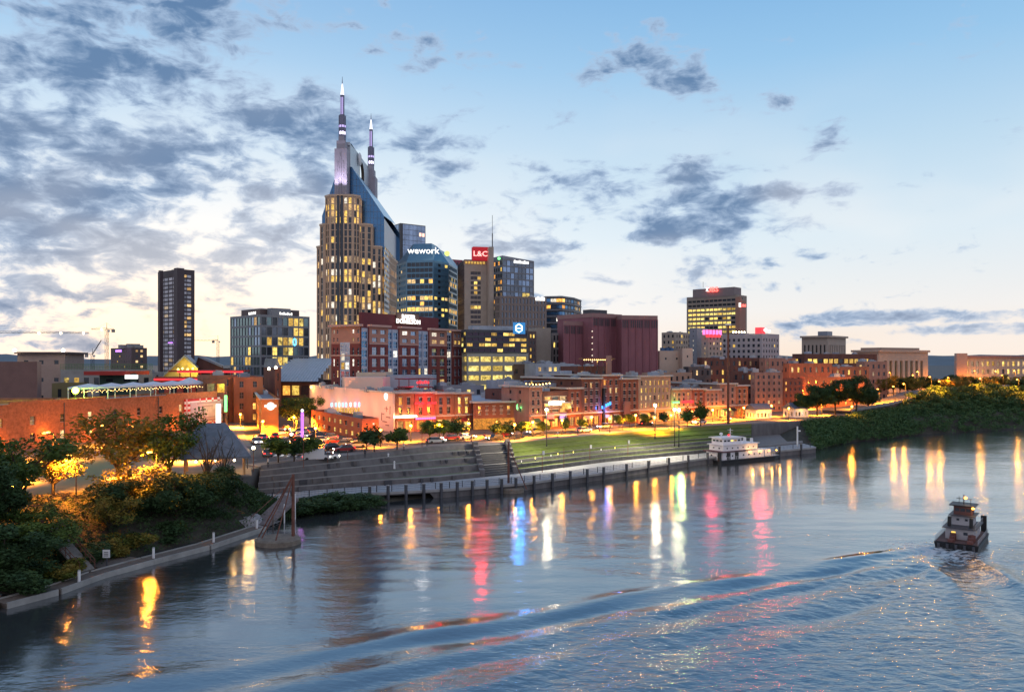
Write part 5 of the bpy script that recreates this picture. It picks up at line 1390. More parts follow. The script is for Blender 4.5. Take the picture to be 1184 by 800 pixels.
# the row from the cafe to the tall lit warehouse
org2 = at(612, 215); T2 = 37
rows_ = [(612, 627, 446, M_BRICKP, 3, 2.0, .2, 'narrow pale brick house with arched white-trimmed windows beside the cafe'),
         (627.2, 657, 452, M_BRICKD, 3, 3.2, .7, 'bar with open orange-lit balconies and signs under a rooftop terrace'),
         (657.2, 672.5, 448, M_BRICK, 3, 2.2, .1, 'dark red brick house with three window bays right of the balcony bar'),
         (672.7, 694.5, 436.5, M_BRICKD, 4, 2.3, .05, 'tall dark brick house with ornate tall windows, second before the blue sign'),
         (694.7, 717.5, 433, M_BRICK, 4, 2.6, .1, 'tallest red brick house with pairs of dark windows and a blue neon sign'),
         (717.7, 738, 437, M_BRICK, 4, 2.4, .25, 'red brick house with a glowing brick chimney stack at street level'),
         (738.2, 775.5, 434, M_STONED, 4, 1.9, .85, 'tan brick warehouse with rows of tall brightly lit windows')]
for i, (a, c, yt, wm, nr, pt, lt, lab) in enumerate(rows_):
    Bn, p, q, zt = brick_front(lab, a, c, org2, T2, yt, wm, nr, pt, lt, [L_WARM, L_GOLD] if i == 6 else [L_AMB, L_WARM] , wf=.8 if i == 1 else .42, hf=.5 if i == 1 else .64, depth=13 if i == 0 else 28, corn=i != 1)
    m = lerp2(p, q, .5); n2 = (math.sin(R(T2)), -math.cos(R(T2)))
    if i == 1:
        b = MB(Bn.location)
        for zz_ in (zz(466, m[1]), zz(480, m[1])): b.box((m[0] + n2[0] * .8, m[1] + n2[1] * .8, zz_), (8.6, 1.6, .25), R(T2))
        b.build('balcony', M_TRIM, Bn)
        b = MB(Bn.location); b.box((m[0] + n2[0] * 1.3 - .5, m[1] + n2[1] * 1.3, zz(467.5, m[1])), (5.6, .3, .9), R(T2)); b.build('lit_fascia', E_WARMW, Bn)
        b = MB(Bn.location); b.box((m[0] + n2[0] * 1.3 + 2.3, m[1] + n2[1] * 1.3 + 1.6, zz(473, m[1])), (3.2, .3, 1.9), R(T2)); b.build('orange_banner', L_AMB, Bn)
        for px, mm in ((637, 'rose_banner'), (651, 'blue_banner')):
            c2 = ray(px, (m[0] + n2[0], m[1] + n2[1]), (math.cos(R(T2)), math.sin(R(T2)))); b = MB(Bn.location); b.box((c2[0], c2[1], zz(484, c2[1])), (2.4, .2, 1.4), R(T2))
            b.build('wall_banner', mat(mm, (.4, .1, .12) if 'rose' in mm else (.1, .12, .5), var=.3, scale=2, em=(.6, .15, .2) if 'rose' in mm else (.3, .25, .9), ems=.8), Bn)
        # rooftop terrace with string lights
        b = MB(Bn.location); c2 = (m[0] - n2[0] * 8, m[1] - n2[1] * 8)
        for k in (-4, 0, 4): b.box((c2[0] + k * .8, c2[1] + k * .6, zt - .5), (.15, .15, 3), 0)
        b.box((c2[0], c2[1], zt + 2.5), (9, 6, .15), R(T2)); b.build('terrace_frame', M_DARKP, Bn)
        b = MB(Bn.location)
        for k in range(16):
            b.sphere((c2[0] + (k % 8 - 3.5) * 1.0, c2[1] + (k % 8 - 3.5) * .75 - (k // 8) * 3, zt + 2.0 - .3 * math.sin((k % 8) / 7 * 3.14)), .17, n=6, k=4)
        o = b.build('string_lights', E_STRING, Bn)
        lamp('terrace_light', (c2[0], c2[1] - 2, zt + 1.5), (1, .5, .12), 260, .5)
    if i == 4:
        c2 = ray(701, (m[0] + n2[0] * .8, m[1] + n2[1] * .8), (math.cos(R(T2)), math.sin(R(T2)))); b = MB(Bn.location)
        for k in range(5): b.box((c2[0] + (k - 2) * .6, c2[1] + (k - 2) * .2, zz(472.5, c2[1]) + k * .28), (.5, .3, .9), R(20))
        b.build('blue_neon_sign', E_BLUE, Bn); lamp('neon_glow', (c2[0], c2[1] - 1.2, zz(472, c2[1])), (.05, .2, 1), 900, .5)
        b = MB(Bn.location); b.box((c2[0] - .8, c2[1] - .2, G0), (.7, .7, 11), R(T2)); b.build('sign_post', M_BLACK, Bn)
    if i == 5:
        c2 = ray(725, (m[0] + n2[0] * 1.6, m[1] + n2[1] * 1.6), (math.cos(R(T2)), math.sin(R(T2)))); b = MB(Bn.location); b.box((*c2, G0), (1.8, 1.8, 7)); b.build('glowing_stack', M_BRICKO, Bn)
# rooftop bar with warm lights and the slim pillar
r = thing('rooftop_bar', 'flat-roofed rooftop bar strung with orange lights below the maroon block', 'bar', (*at(690, 258), zz(424, 258)))
b = MB(r.location); c = at(690, 262); b.box((c[0], c[1], zz(415.5, 262)), (9.5, 8, .4), R(20))
b.build('flat_canopy', mat('timber_soffit', (.30, .15, .06), var=.1), r)
for k in range(5):
    b = MB(r.location); q = (c[0] - 4.4 + k * 2.2, c[1] - 3.4 + k * .8); b.box((*q, zz(424, 262) - 6), (.2, .2, zz(415.5, 262) - zz(424, 262) + 6)); b.build('post', M_DARKP, r)
b = MB(r.location)
for k in range(14): b.sphere((c[0] - 4.7 + k * .72, c[1] - 5 + k * .26, zz(416, 258)), .16, n=6, k=4)
b.build('string_lights', E_STRING, r, kind='stuff')
lamp('bar_light', (c[0], c[1] - 2, zz(418, 262)), (1, .5, .12), 420, .5)
b = MB(r.location); q = at(704, 256); b.box((*q, zz(424, 258) - 8), (1.6, 1.6, zz(411, 256) - zz(424, 258) + 8)); b.build('slim_pillar', M_BRICKP, r)
r = rowb('white rooftop studio block with a strip of warm windows', rect(616, 620, 664, 290, 20, depth=12), zz(420.5, 290), M_ROOFL, S(pitch=2.2, rows=6, wf=.55, hf=.5, fn=lambda i, j, nx, nz: (rnd.choice([L_GOLD, L_WARM]) if rnd.random() < .7 else M_GREYP) if j == 5 else M_GREYP), units=2, name='rooftop_block')
rowb('pale grey box building with rooftop machinery behind the diner', rect(573, 575, 602, 262, 20, depth=12), zz(440, 262), M_ROOFL, S(pitch=5, rows=3, wf=.2, hf=.3, lit=.1), units=4, name='rooftop_block')
# right half of the row
org3 = at(776, 252); T3 = 30
for i, (a, c, yt, wm, nr, pt, lt, lab) in enumerate([
        (776, 800, 449, M_BRICKP, 3, 2.0, .45, 'brick house with green and red neon sign right of the lit warehouse'),
        (800.2, 815, 449, M_BRICK, 3, 1.9, .2, 'plain red brick house, second after the lit warehouse'),
        (815.2, 832, 450, M_BRICKP, 3, 2.0, .15, 'pinkish brick house left of the tall riverfront pole'),
        (832.2, 851, 443, M_BRICKP, 3, 2.0, .1, 'taller pink brick house directly behind the tall riverfront pole'),
        (851.2, 865, 445, M_BRICKO, 3, 2.0, .15, 'orange brick house with white parapet right of the tall pole')]):
    Bn, p, q, zt = brick_front(lab, a, c, org3, T3, yt, wm, nr, pt, lt, depth=26, shop=True, units=3)
    if i == 0:
        m = lerp2(p, q, .5); b = MB(Bn.location)
        for k in range(4): b.box((m[0] - 3 + k * .6, m[1] - 2 + k * .3, zz(466, m[1])), (.6, .3, .6), R(T3))
        b.build('green_neon', E_GREEN, Bn); b = MB(Bn.location)
        for k in range(7): b.box((m[0] + .2 + k * .62, m[1] - .5 + k * .3, zz(466, m[1])), (.45, .3, .8), R(T3))
        b.build('red_neon', E_RED, Bn); lamp('neon_glow', (m[0] + 1.2, m[1] - 2.4, zz(467, m[1])), (1, .08, .06), 400, .4); lamp('neon_glow', (m[0] - 2.4, m[1] - 3.4, zz(467, m[1])), (.1, 1, .2), 500, .4)
rowb('tall pink brick building with small square windows, right of the waterfront row', rect(868, 873, 905, 292, 22), zz(430.5, 292), M_BRICKP, S(pitch=2.4, rows=6, wf=.36, hf=.5, lit=.12, lits=[L_WARM, L_AMB], **BR), S(pitch=3, rows=6, wf=.3, hf=.4, lit=.1), 4)
rowb('dark red brick house with fire-escape bays squeezed right of the tall pink one', rect(904, 905.5, 928, 300, 22, depth=16), zz(438, 300), M_BRICK, S(pitch=2.4, rows=5, wf=.34, hf=.5, lit=.12, lits=[L_AMB], **BR), units=2)
rowb('low plain brick building behind the dark oak by the bank', rect(925, 930, 1000, 318, 22), zz(436, 318), M_BRICKO, S(pitch=4, rows=4, wf=.25, hf=.4, lit=.2, lits=[L_AMB]), units=4)
# ---- long orange warehouse on the left with roof tent
def warehouse():
    P0, P1 = (-113, 139), (-87.5, 231)
    zt = 15.6
    fp = [P0, P1, (P1[0] - 16, P1[1] + 5), (P0[0] - 26, P0[1] + 7)]
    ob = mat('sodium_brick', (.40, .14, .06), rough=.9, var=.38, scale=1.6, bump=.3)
    def fn(i, j, nx, nz): return rnd.choice([L_WARM, G_DARK, L_DIM]) if rnd.random() < .6 else G_DARK
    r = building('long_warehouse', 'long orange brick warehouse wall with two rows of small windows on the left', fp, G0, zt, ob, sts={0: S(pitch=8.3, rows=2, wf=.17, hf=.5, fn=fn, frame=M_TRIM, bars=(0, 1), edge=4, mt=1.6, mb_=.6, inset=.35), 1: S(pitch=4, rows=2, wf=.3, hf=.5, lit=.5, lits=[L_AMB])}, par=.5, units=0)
    d = Vector((P1[0] - P0[0], P1[1] - P0[1])); L_ = d.length; d.normalize(); n = Vector((d.y, -d.x)); a = math.atan2(d.y, d.x)
    b = MB(r.location)
    for k in range(40):
        q = Vector(P0) + d * (L_ * (k + .5) / 40); h = .35 + (.5 if 10 < k < 22 else 0) + (.3 if k > 30 else 0)
        b.box((q.x - n.x * .15, q.y - n.y * .15, zt), (L_ / 40 + .01, .5, h), a)
    b.build('stepped_parapet', ob, r)
    b = MB(r.location)
    for t in (.18, .42, .74): q = Vector(P0) + d * (L_ * t) + n * .12; b.box((q.x, q.y, G0), (.15, .15, zt - G0), a)
    b.build('downpipe', M_DARKP, r)
    for t, zl in ((.10, 8.4), (.24, 8.0), (.36, 9.2), (.50, 8.4), (.64, 8.6), (.80, 8.2)):
        q = Vector(P0) + d * (L_ * t) + n * 1.0
        b = MB(r.location); b.sphere((q.x - n.x * .5, q.y - n.y * .5, zl), .28); b.box((q.x - n.x * .75, q.y - n.y * .75, zl - .1), (.3, .6, .15), a); b.build('wall_lamp', E_ORANGE, r)
        lamp('wall_light', (q.x + n.x * .8, q.y + n.y * .8, zl), (1, .30, .03), 620, .4)
    # mural sign at its right end
    q = ray(238, P0, d); z0, z1 = zz(491, q[1]), zz(460, q[1])
    qc = Vector(q) + n * .25
    root = thing('painted_wall_sign', 'big square pale pink wall sign with a red and white checked border', 'sign', (qc.x, qc.y, z0))
    W = 19.0
    b = MB(root.location); b.box((qc.x, qc.y, z0), (W, .3, z1 - z0), a); b.build('border', mat('checked_border', (.8, .78, .76), var=0), root)
    # checks
    cm = MATS['checked_border']; nt = cm.node_tree; bs = nt.nodes['Principled BSDF']
    ck = nt.nodes.new('ShaderNodeTexChecker'); ck.inputs['Scale'].default_value = 1.0; ck.inputs[1].default_value = (.75, .72, .7, 1); ck.inputs[2].default_value = (.55, .03, .03, 1)
    tc = nt.nodes.new('ShaderNodeTexCoord'); mp = nt.nodes.new('ShaderNodeMapping'); mp.inputs['Scale'].default_value = (1.4, .35, 1.4); nt.links.new(tc.outputs['Object'], mp.inputs[0]); nt.links.new(mp.outputs[0], ck.inputs[0]); nt.links.new(ck.outputs[0], bs.inputs['Base Color'])
    b = MB(root.location); b.box((qc.x + n.x * .1, qc.y + n.y * .1, z0 + 1.0), (W - 4.5, .35, z1 - z0 - 2), a); b.build('pink_panel', mat('pink_sign_panel', (.62, .42, .42), var=.15, scale=.8), root)
    b = MB(root.location)
    for k, (w, h, zz_) in enumerate(((9, .35, 6.2), (5, .35, 5.3), (7, .3, 2.0), (10, .5, 1.2))): b.box((qc.x + n.x * .22, qc.y + n.y * .22, z0 + zz_), (w, .3, h), a)
    b.build('faded_lettering', mat('faded_letters', (.45, .26, .28), var=.2), root)
    for k in (-1, 0, 1): lamp('sign_light', (qc.x + d.x * 5 * k + n.x * 3.5, qc.y + d.y * 5 * k + n.y * 3.5, z1 + .5), (1, .8, .75), 170, .3)
    # roof terrace tent
    t0, t1 = ray(88, (P0[0] - 9, P0[1]), d), ray(229, (P0[0] - 9, P0[1]), d)
    root = thing('terrace_tent', 'long white roof tent with string lights along the warehouse terrace', 'tent', (*t0, zt))
    dd = Vector((t1[0] - t0[0], t1[1] - t0[1])); LT = dd.length; dd.normalize(); nn = Vector((dd.y, -dd.x))
    b = MB(root.location); K = 6
    for k in range(K):
        c0 = Vector(t0) + dd * (LT * k / K); c1 = Vector(t0) + dd * (LT * (k + 1) / K); w = 5.0; ze, zp = zt + 3.0, zt + (4.7 if k == K - 1 else 3.9)
        e = [c0 + nn * w / 2, c1 + nn * w / 2, c1 - nn * w / 2, c0 - nn * w / 2]; m = (c0 + c1) / 2
        for i in range(4):
            p, q = e[i], e[(i + 1) % 4]; b.add([(p.x, p.y, ze), (q.x, q.y, ze), (m.x, m.y, zp)], [(0, 1, 2)])
            b.quad((p.x, p.y, ze - .45), (q.x, q.y, ze - .45), (q.x, q.y, ze), (p.x, p.y, ze))
    b.build('canopy', mat('tent_canvas', (.62, .64, .72), var=.06, rough=.7), root)
    for k in range(K + 1):
        for s_ in (-1, 1):
            c = Vector(t0) + dd * (LT * k / K) + nn * (2.4 * s_); b = MB(root.location); b.box((c.x, c.y, zt - .4), (.16, .16, 3.4)); b.build('post', M_WHITE, root)
    for k in range(3):
        b = MB(root.location)
        for i in range(34):
            c = Vector(t0) + dd * (LT * (i + .3 * k) / 33) + nn * (2.6 - 2.2 * k); b.sphere((c.x, c.y, zt + 1.9 + .25 * math.sin(i * 1.1 + k)), .09, n=5, k=3)
        b.build('string_lights', E_STRING, root, kind='stuff')
    for k in range(5):
        c = Vector(t0) + dd * (LT * (k + .5) / 5); lamp('tent_light', (c.x, c.y, zt + 2.2), (1, .6, .22), 110, .4)
    b = MB(root.location)
    for i in range(12):
        c = Vector(t0) + dd * (LT * (i + .5) / 12) + nn * 1.2; b.tube((c.x, c.y, zt - .4), (c.x, c.y, zt + .45), .07); b.tube((c.x, c.y, zt + .45), (c.x, c.y, zt + .5), .55, n=8)
    b.build('bar_tables', M_WOOD, root, kind='stuff')
    # green floodlight on a stand
    g = at(87, 172); g = (ray(87, (P0[0] - 5, P0[1]), d)); root = thing('green_floodlight', 'blinding yellow-green floodlight on a thin stand at the tent corner', 'floodlight', (*g, zt))
    b = MB(root.location); b.tube((*g, zt - .4), (*g, zz(453, g[1])), .09); b.build('stand', M_BLACK, root)
    zl = zz(451.5, g[1]); b = MB(root.location); b.box((g[0], g[1], zl - .45), (.9, .5, .9)); b.build('housing', M_BLACK, root)
    b = MB(root.location); b.sphere((g[0] + .3, g[1] - .45, zl), .8); b.build('lens', E_LIME, root)
    lamp('floodlight_beam', (g[0] + .9, g[1] - 1.3, zl), (.6, 1, .06), 14000, .6)
    # long low tan parapet building at far left foreground
    return P0, P1, d, n, zt
WH = warehouse()
r = building('low_terracotta_annex', 'low terracotta parapet wall building at the left edge in front of the plum wall', [at(-60, 176), at(62, 186), at(70, 200), at(-60, 198)], G0, zz(463, 186), M_BRICKO, sts={}, units=0)
# hard-edged orange building with white emblem
f = rect(288, 302.5, 322, 200, 20)
r = building('orange_corner_building', 'small bright orange corner building with a white round emblem on its blank wall', f, G0, zz(461, 200), mat('orange_render', (.58, .20, .06), var=.12), sts={3: S(pitch=3, rows=3, wf=.6, hf=.6, lit=.9, lits=[L_AMB, L_GOLD], frame=M_TRIM, bars=(1, 1)), 0: None}, units=2, cornice=(M_TRIM, .3, .5))
c = ray(313, f[0], (math.cos(R(20)), math.sin(R(20)))); b = MB(r.location)
b.tube((c[0], c[1] - .1, zz(469.5, c[1])), (c[0] + .1, c[1] - .32, zz(469.5, c[1])), 1.0, n=16); b.box((c[0], c[1] - .25, zz(470.5, c[1])), (2.9, .2, .55), R(20)); b.build('white_emblem', E_WHITE, r)
text('emblem_letters', 'Hard Rock', .55, (c[0] + .1, c[1] - .42, zz(469.5, c[1])), R(20), mat('emblem_brown', (.25, .1, .05), var=0), r)
text('emblem_letters', 'CAFE', .42, (c[0] + .1, c[1] - .42, zz(471.7, c[1])), R(20), MATS['emblem_brown'], r)
# green and white vertical neons by the warehouse end
for nm, lab, px, D, y0, y1, m, c3, w in (('green_neon_sign', 'tall vertical green neon tube sign near the checked wall sign', 261, 228, 476, 457, E_GREEN, (.25, 1, .2), .7), ('white_neon_sign', 'bright white vertical lit sign right beside the checked wall sign', 252.5, 222, 490, 467, E_WHITE, (1, .85, .7), 1.3)):
    c = at(px, D); root = thing(nm, lab, 'sign', (*c, zz(y0, D)))
    b = MB(root.location); b.box((c[0], c[1], zz(y0, D)), (w, .5, zz(y1, D) - zz(y0, D))); b.build('lit_tube', m, root)
    b = MB(root.location); b.box((c[0], c[1] + .6, G0), (w * .6, .5, zz(y1, D) - G0)); b.build('post', M_DARKP, root)
    lamp('neon_glow', (c[0], c[1] - 1.5, zz((y0 + y1) / 2, D)), c3, 260, .5)
# ================================================================ trees and shrubs
def leaf_mat(name, c1, c2):
    m = bpy.data.materials.new(name); m.use_nodes = True; nt = m.node_tree; N, L = nt.nodes, nt.links; b = N['Principled BSDF']
    b.inputs['Roughness'].default_value = .75; b.inputs['Specular IOR Level'].default_value = .25
    g = N.new('ShaderNodeNewGeometry'); n = N.new('ShaderNodeTexNoise'); n.inputs['Scale'].default_value = .55; n.inputs['Detail'].default_value = 5; L.new(g.outputs['Position'], n.inputs['Vector'])
    r = N.new('ShaderNodeMapRange'); L.new(n.outputs[0], r.inputs[0]); r.inputs[1].default_value = .38; r.inputs[2].default_value = .62
    x = N.new('ShaderNodeMix'); x.data_type = 'RGBA'; x.inputs[6].default_value = (*c1, 1); x.inputs[7].default_value = (*c2, 1); L.new(r.outputs[0], x.inputs[0]); L.new(x.outputs[2], b.inputs['Base Color'])
    MATS[name] = m; return m
LF_GREEN = leaf_mat('green_leaves', (.04, .085, .014), (.11, .16, .03))
LF_DARK = leaf_mat('dark_leaves', (.025, .055, .018), (.05, .095, .03))
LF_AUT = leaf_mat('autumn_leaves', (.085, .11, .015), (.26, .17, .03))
LF_BANK = leaf_mat('bank_leaves', (.036, .092, .032), (.080, .14, .045))
M_BARK = mat('bark', (.07, .055, .04), var=.3, scale=3, rough=1)
def add_leaves(b, c, r, n, size, rng, sz=1.0):
    for _ in range(n):
        th = rng.uniform(0, 6.283); u = rng.uniform(-1, 1); q = r * rng.random() ** .4; s = math.sqrt(1 - u * u)
        x, y, z = c[0] + q * s * math.cos(th), c[1] + q * s * math.sin(th), c[2] + q * u * sz
        a = Vector((rng.gauss(0, 1), rng.gauss(0, 1), rng.gauss(0, .7))).normalized() * size * rng.uniform(.6, 1.2)
        d = Vector((rng.gauss(0, 1), rng.gauss(0, 1), rng.gauss(0, .7))).normalized() * size * rng.uniform(.4, .8)
        k = len(b.v); b.v += [(x - a.x, y - a.y, z - a.z), (x + d.x, y + d.y, z + d.z), (x + a.x, y + a.y, z + a.z), (x - d.x, y - d.y, z - d.z)]
        b.f.append([k, k + 1, k + 2, k + 3]); b.m.append(0)
def tree_proto(name, lm, seed, n=9000, leaf=.026, trunk=.35, spread=.55, bare=False):
    """unit-height tree, copied and scaled"""
    rng = random.Random(seed)
    root = thing(name, 'tree', 'tree', (0, 0, 0))
    t = MB(); pts = []
    t.tube((0, 0, -.05), (.01, .01, trunk), .028, .02, 8)
    nb = 9 if not bare else 12
    for i in range(nb):
        a = i * 2.4 + rng.uniform(-.3, .3); rr = spread * rng.uniform(.45, .95); z1 = rng.uniform(.5, .92) if i else .95
        if i == 0: rr = .05
        e = (rr * math.cos(a), rr * math.sin(a), z1); z0 = trunk * rng.uniform(.7, 1.0)
        m = (e[0] * .45 + rng.uniform(-.03, .03), e[1] * .45 + rng.uniform(-.03, .03), lerp(z0, z1, .6))
        t.tube((0, 0, z0 * .95), m, .014, .009, 5); t.tube(m, e, .009, .003, 5); pts.append(e); pts.append(m)
        for q in range(4 if bare else 2):
            f = rng.uniform(.4, 1); o = tuple(lerp(m[k], e[k], f) for k in range(3)); w = (o[0] + rng.uniform(-.14, .14), o[1] + rng.uniform(-.14, .14), o[2] + rng.uniform(.02, .18)); t.tube(o, w, .005, .0015, 4); pts.append(w)
    t.build('trunk', M_BARK, root)
    if not bare:
        b = MB()
        cl = [(p, rng.uniform(.10, .19)) for p in pts] + [((rng.uniform(-.35, .35) * spread / .5, rng.uniform(-.35, .35) * spread / .5, rng.uniform(.5, .9)), rng.uniform(.10, .17)) for _ in range(10)]
        tot = sum(r ** 2 for _, r in cl)
        for p, r in cl: add_leaves(b, p, r, int(n * r * r / tot), leaf, rng, .75)
        b.build('crown', lm, root)
    return root
P_GREEN = tree_proto('broadleaf_tree', LF_GREEN, 1, n=5000)
P_AUT = tree_proto('autumn_tree', LF_AUT, 2, n=3800)
P_DARK = tree_proto('dark_tree', LF_DARK, 3, n=10000, spread=.5)
P_SMALL = tree_proto('street_tree', LF_GREEN, 4, n=2200, leaf=.05, spread=.5, trunk=.4)
P_SMALLD = tree_proto('street_tree', LF_DARK, 5, n=2200, leaf=.05, spread=.45, trunk=.35)
P_BARE = tree_proto('bare_tree', None, 6, bare=True, spread=.35, trunk=.3)
P_BANK = tree_proto('bank_tree', LF_BANK, 8, n=2600, leaf=.045, spread=.55, trunk=.2)
def shrub_proto(name, lm, seed, n=5000, leaf=.05):
    rng = random.Random(seed); root = thing(name, 'shrub', 'shrub', (0, 0, 0)); b = MB(); t = MB()
    for _ in range(12):
        p = (rng.uniform(-.5, .5), rng.uniform(-.5, .5), rng.uniform(.15, .7)); add_leaves(b, p, rng.uniform(.2, .34), n // 12, leaf, rng, .8); t.tube((0, 0, -.1), p, .03, .008, 4)
    t.build('stem', M_BARK, root); b.build('foliage', lm, root); return root
P_SHRUB = shrub_proto('riverside_shrub', LF_DARK, 11); P_SHRUBA = shrub_proto('autumn_shrub', LF_AUT, 12)
used = set()
def plant(P, px, D, z, h, w, label, group=None, rz=None):
    x, y = at(px, D)
    rz = rnd.uniform(0, 6.28) if rz is None else rz
    if P.name not in used:
        used.add(P.name); P.location = (x, y, z); P.scale = (w, w, h); P.rotation_euler = (0, 0, rz); P['label'] = label
        KIDS[P.name] = list(P.children)
        if group: P['group'] = group
        return P
    return dup(P, (x, y, z), rz, (w, w, h), label, group)
# the big trees of the near-left bank
gl_ = 'trees on the near left bank'
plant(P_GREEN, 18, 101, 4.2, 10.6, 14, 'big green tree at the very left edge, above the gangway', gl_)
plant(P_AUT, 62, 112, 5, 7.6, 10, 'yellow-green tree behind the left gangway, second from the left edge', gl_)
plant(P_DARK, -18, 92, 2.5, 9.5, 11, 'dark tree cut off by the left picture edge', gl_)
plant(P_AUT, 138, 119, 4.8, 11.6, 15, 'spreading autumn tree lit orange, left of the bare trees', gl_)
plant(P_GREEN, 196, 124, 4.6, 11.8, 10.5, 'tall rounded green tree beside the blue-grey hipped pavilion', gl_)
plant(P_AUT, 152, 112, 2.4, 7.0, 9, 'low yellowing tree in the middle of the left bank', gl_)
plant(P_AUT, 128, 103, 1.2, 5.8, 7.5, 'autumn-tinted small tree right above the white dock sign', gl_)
plant(P_DARK, 205, 112, 1.0, 7.4, 10, 'dark bushy tree right of centre on the left bank', gl_)
plant(P_DARK, 252, 122, 1.6, 6.4, 8.5, 'dark round tree nearest the stepped terraces', gl_)
plant(P_GREEN, 45, 92, 1.0, 6.2, 10, 'low green tree hanging over the gangway on the left', gl_)
plant(P_DARK, 5, 86, .5, 6.0, 10, 'dark low tree at water level on the left edge', gl_)
plant(P_DARK, 145, 108, 1.6, 6.6, 10, 'dark dense tree in the centre of the left bank, under the autumn tree', gl_)
plant(P_DARK, 232, 117, 1.0, 6.6, 9, 'dark rounded tree below the two leafless trees', gl_)
plant(P_BARE, 239, 121, 4.6, 9.8, 9, 'leafless dark tree in front of the hipped pavilion, left one', gl_)
plant(P_BARE, 258, 124, 4.6, 8.4, 7, 'leafless dark tree in front of the hipped pavilion, right one', gl_)
gs = 'shrubs along the near left waterline'
for k, (px, D, z, h, w, P, lab) in enumerate([(230, 116, .4, 3.2, 5, P_SHRUB, 'dark shrub on the waterline below the bare trees'), (150, 101, .3, 3, 5, P_SHRUBA, 'yellowish shrub behind the floating dock, left of the ramp debris'),
        (95, 95, .3, 2.8, 5, P_SHRUB, 'dark shrub at the foot of the left gangway'), (20, 84, .2, 3.4, 6, P_SHRUB, 'dark shrub in the bottom corner of the left bank'), (270, 124, .8, 3.4, 5, P_SHRUB, 'dark shrub left of the tarpaulin pile'),
        (385, 132, .4, 2.5, 6, P_SHRUB, 'green shrub under the promenade edge right of the mooring mast'), (365, 129, .3, 2.3, 6, P_SHRUB, 'green shrub under the promenade directly behind the mooring mast'), (412, 134.5, .2, 2.0, 6, P_SHRUB, 'low green shrub under the promenade, last one before the open water'),
        (190, 108, .4, 2.6, 5, P_SHRUB, 'dark shrub behind the middle white dock post'), (60, 88, .2, 2.6, 5, P_SHRUBA, 'yellowish shrub beside the lower gangway end')]):
    plant(P, px, D, z, h, w, lab, gs)
# street trees
gt = 'street trees on the riverfront road'
for (px, D, h, w, P, lab) in [(322, 146, 4.6, 6.4, P_SMALL, 'broad low street tree above the left end of the terraces'), (340, 147, 4.4, 6.2, P_SMALLD, 'dark street tree at the crossroads, left of the pylon sign'), (357, 149, 4.2, 5.6, P_SMALL, 'small street tree right behind the terrace top, left of the white van'),
        (433, 163, 4.9, 5.4, P_SMALLD, 'dark round street tree in front of the corner restaurant'), (459, 166, 4.6, 5.4, P_SMALL, 'orange-lit street tree before the arched brick front'), (424, 167, 4.4, 5, P_SMALLD, 'smaller dark street tree left of the round one'),
        (497, 186, 4.6, 5.4, P_SMALL, 'street tree in front of the red neon brick front'), (513, 188, 4.6, 5.2, P_SMALL, 'street tree in front of the brown brick front'), (529, 189, 4.8, 5.4, P_SMALLD, 'dark street tree where the arched row ends'),
        (575, 192, 3.8, 5.2, P_SMALLD, 'clipped street tree left of centre before the flat-roofed cafe'), (589, 194, 3.8, 5.2, P_SMALLD, 'clipped street tree in the middle before the flat-roofed cafe'), (603, 196, 3.8, 5.2, P_SMALL, 'clipped street tree under the round green sign'),
        (628, 200, 3.4, 4, P_SMALL, 'small street tree before the white-trimmed house'), (654, 205, 4.0, 3.4, P_SMALLD, 'single dark street tree before the balcony bar'), (673, 212, 3.2, 3.2, P_SMALL, 'little street tree right of the balcony bar'),
        (716, 222, 3.6, 3.6, P_SMALL, 'little street tree under the blue neon sign'), (728, 226, 3.6, 3.6, P_SMALL, 'little street tree by the glowing brick stack'), (747, 230, 3.4, 4, P_SMALL, 'street tree left below the brightly lit warehouse'), (768, 234, 3.4, 4, P_SMALLD, 'street tree right below the brightly lit warehouse'),
        (795, 226, 5.0, 5, P_SMALLD, 'dark street tree above the right end of the lawn, left one'), (810, 229, 6.4, 6, P_SMALLD, 'dark street tree above the right end of the lawn, taller right one'),
        (343, 215, 9, 10, P_GREEN, 'tall yellow-lit tree beside the orange corner building'), (358, 235, 8, 9, P_GREEN, 'green tree between the arena hall and the cream hall'), (335, 250, 7, 8, P_DARK, 'dark tree in front of the arena hall windows')]:
    plant(P, px, D, G0 - .05, h, w, lab, gt)
go = 'dark trees above the right bank'
for (px, D, h, w, lab) in [(945, 272, 10, 12, 'broad dark oak above the right bank, left of the taller one'), (966, 276, 11.5, 12, 'broad dark oak between its two neighbours above the right bank'), (990, 280, 13, 11, 'tallest dark tree in front of the orange warehouse'), (928, 268, 7.5, 8, 'smaller dark tree right beside the riverside kiosk'), (1004, 290, 9, 9, 'dark tree right of the tallest one, by the elevated road')]:
    plant(P_DARK, px, D, 6.0, h, w, lab, go)
gw = 'trees in the wood on the right bank'
for k in range(36):
    px = 1056 + k * 5.0 + rnd.uniform(-5, 5); t = (px - 960) / 224; row = k % 3
    D = lerp(268, 318, t) + row * 9 + rnd.uniform(-2, 2); z = (2.2, 4.6, 7.2)[row]
    plant(P_BANK, px, D, z, rnd.uniform(5, 6.5) + 2.2 * min(1, (px - 1050) / 60), rnd.uniform(8, 11), 'blue-green tree of the dense wood covering the far right bank', gw)
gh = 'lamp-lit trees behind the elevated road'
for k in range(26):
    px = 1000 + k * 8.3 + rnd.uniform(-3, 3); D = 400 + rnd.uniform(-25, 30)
    plant(P_AUT if k % 3 else P_DARK, px, D, 7.5, rnd.uniform(7, 10), rnd.uniform(8, 11), 'orange-lit tree in the row in front of the limestone buildings', gh)
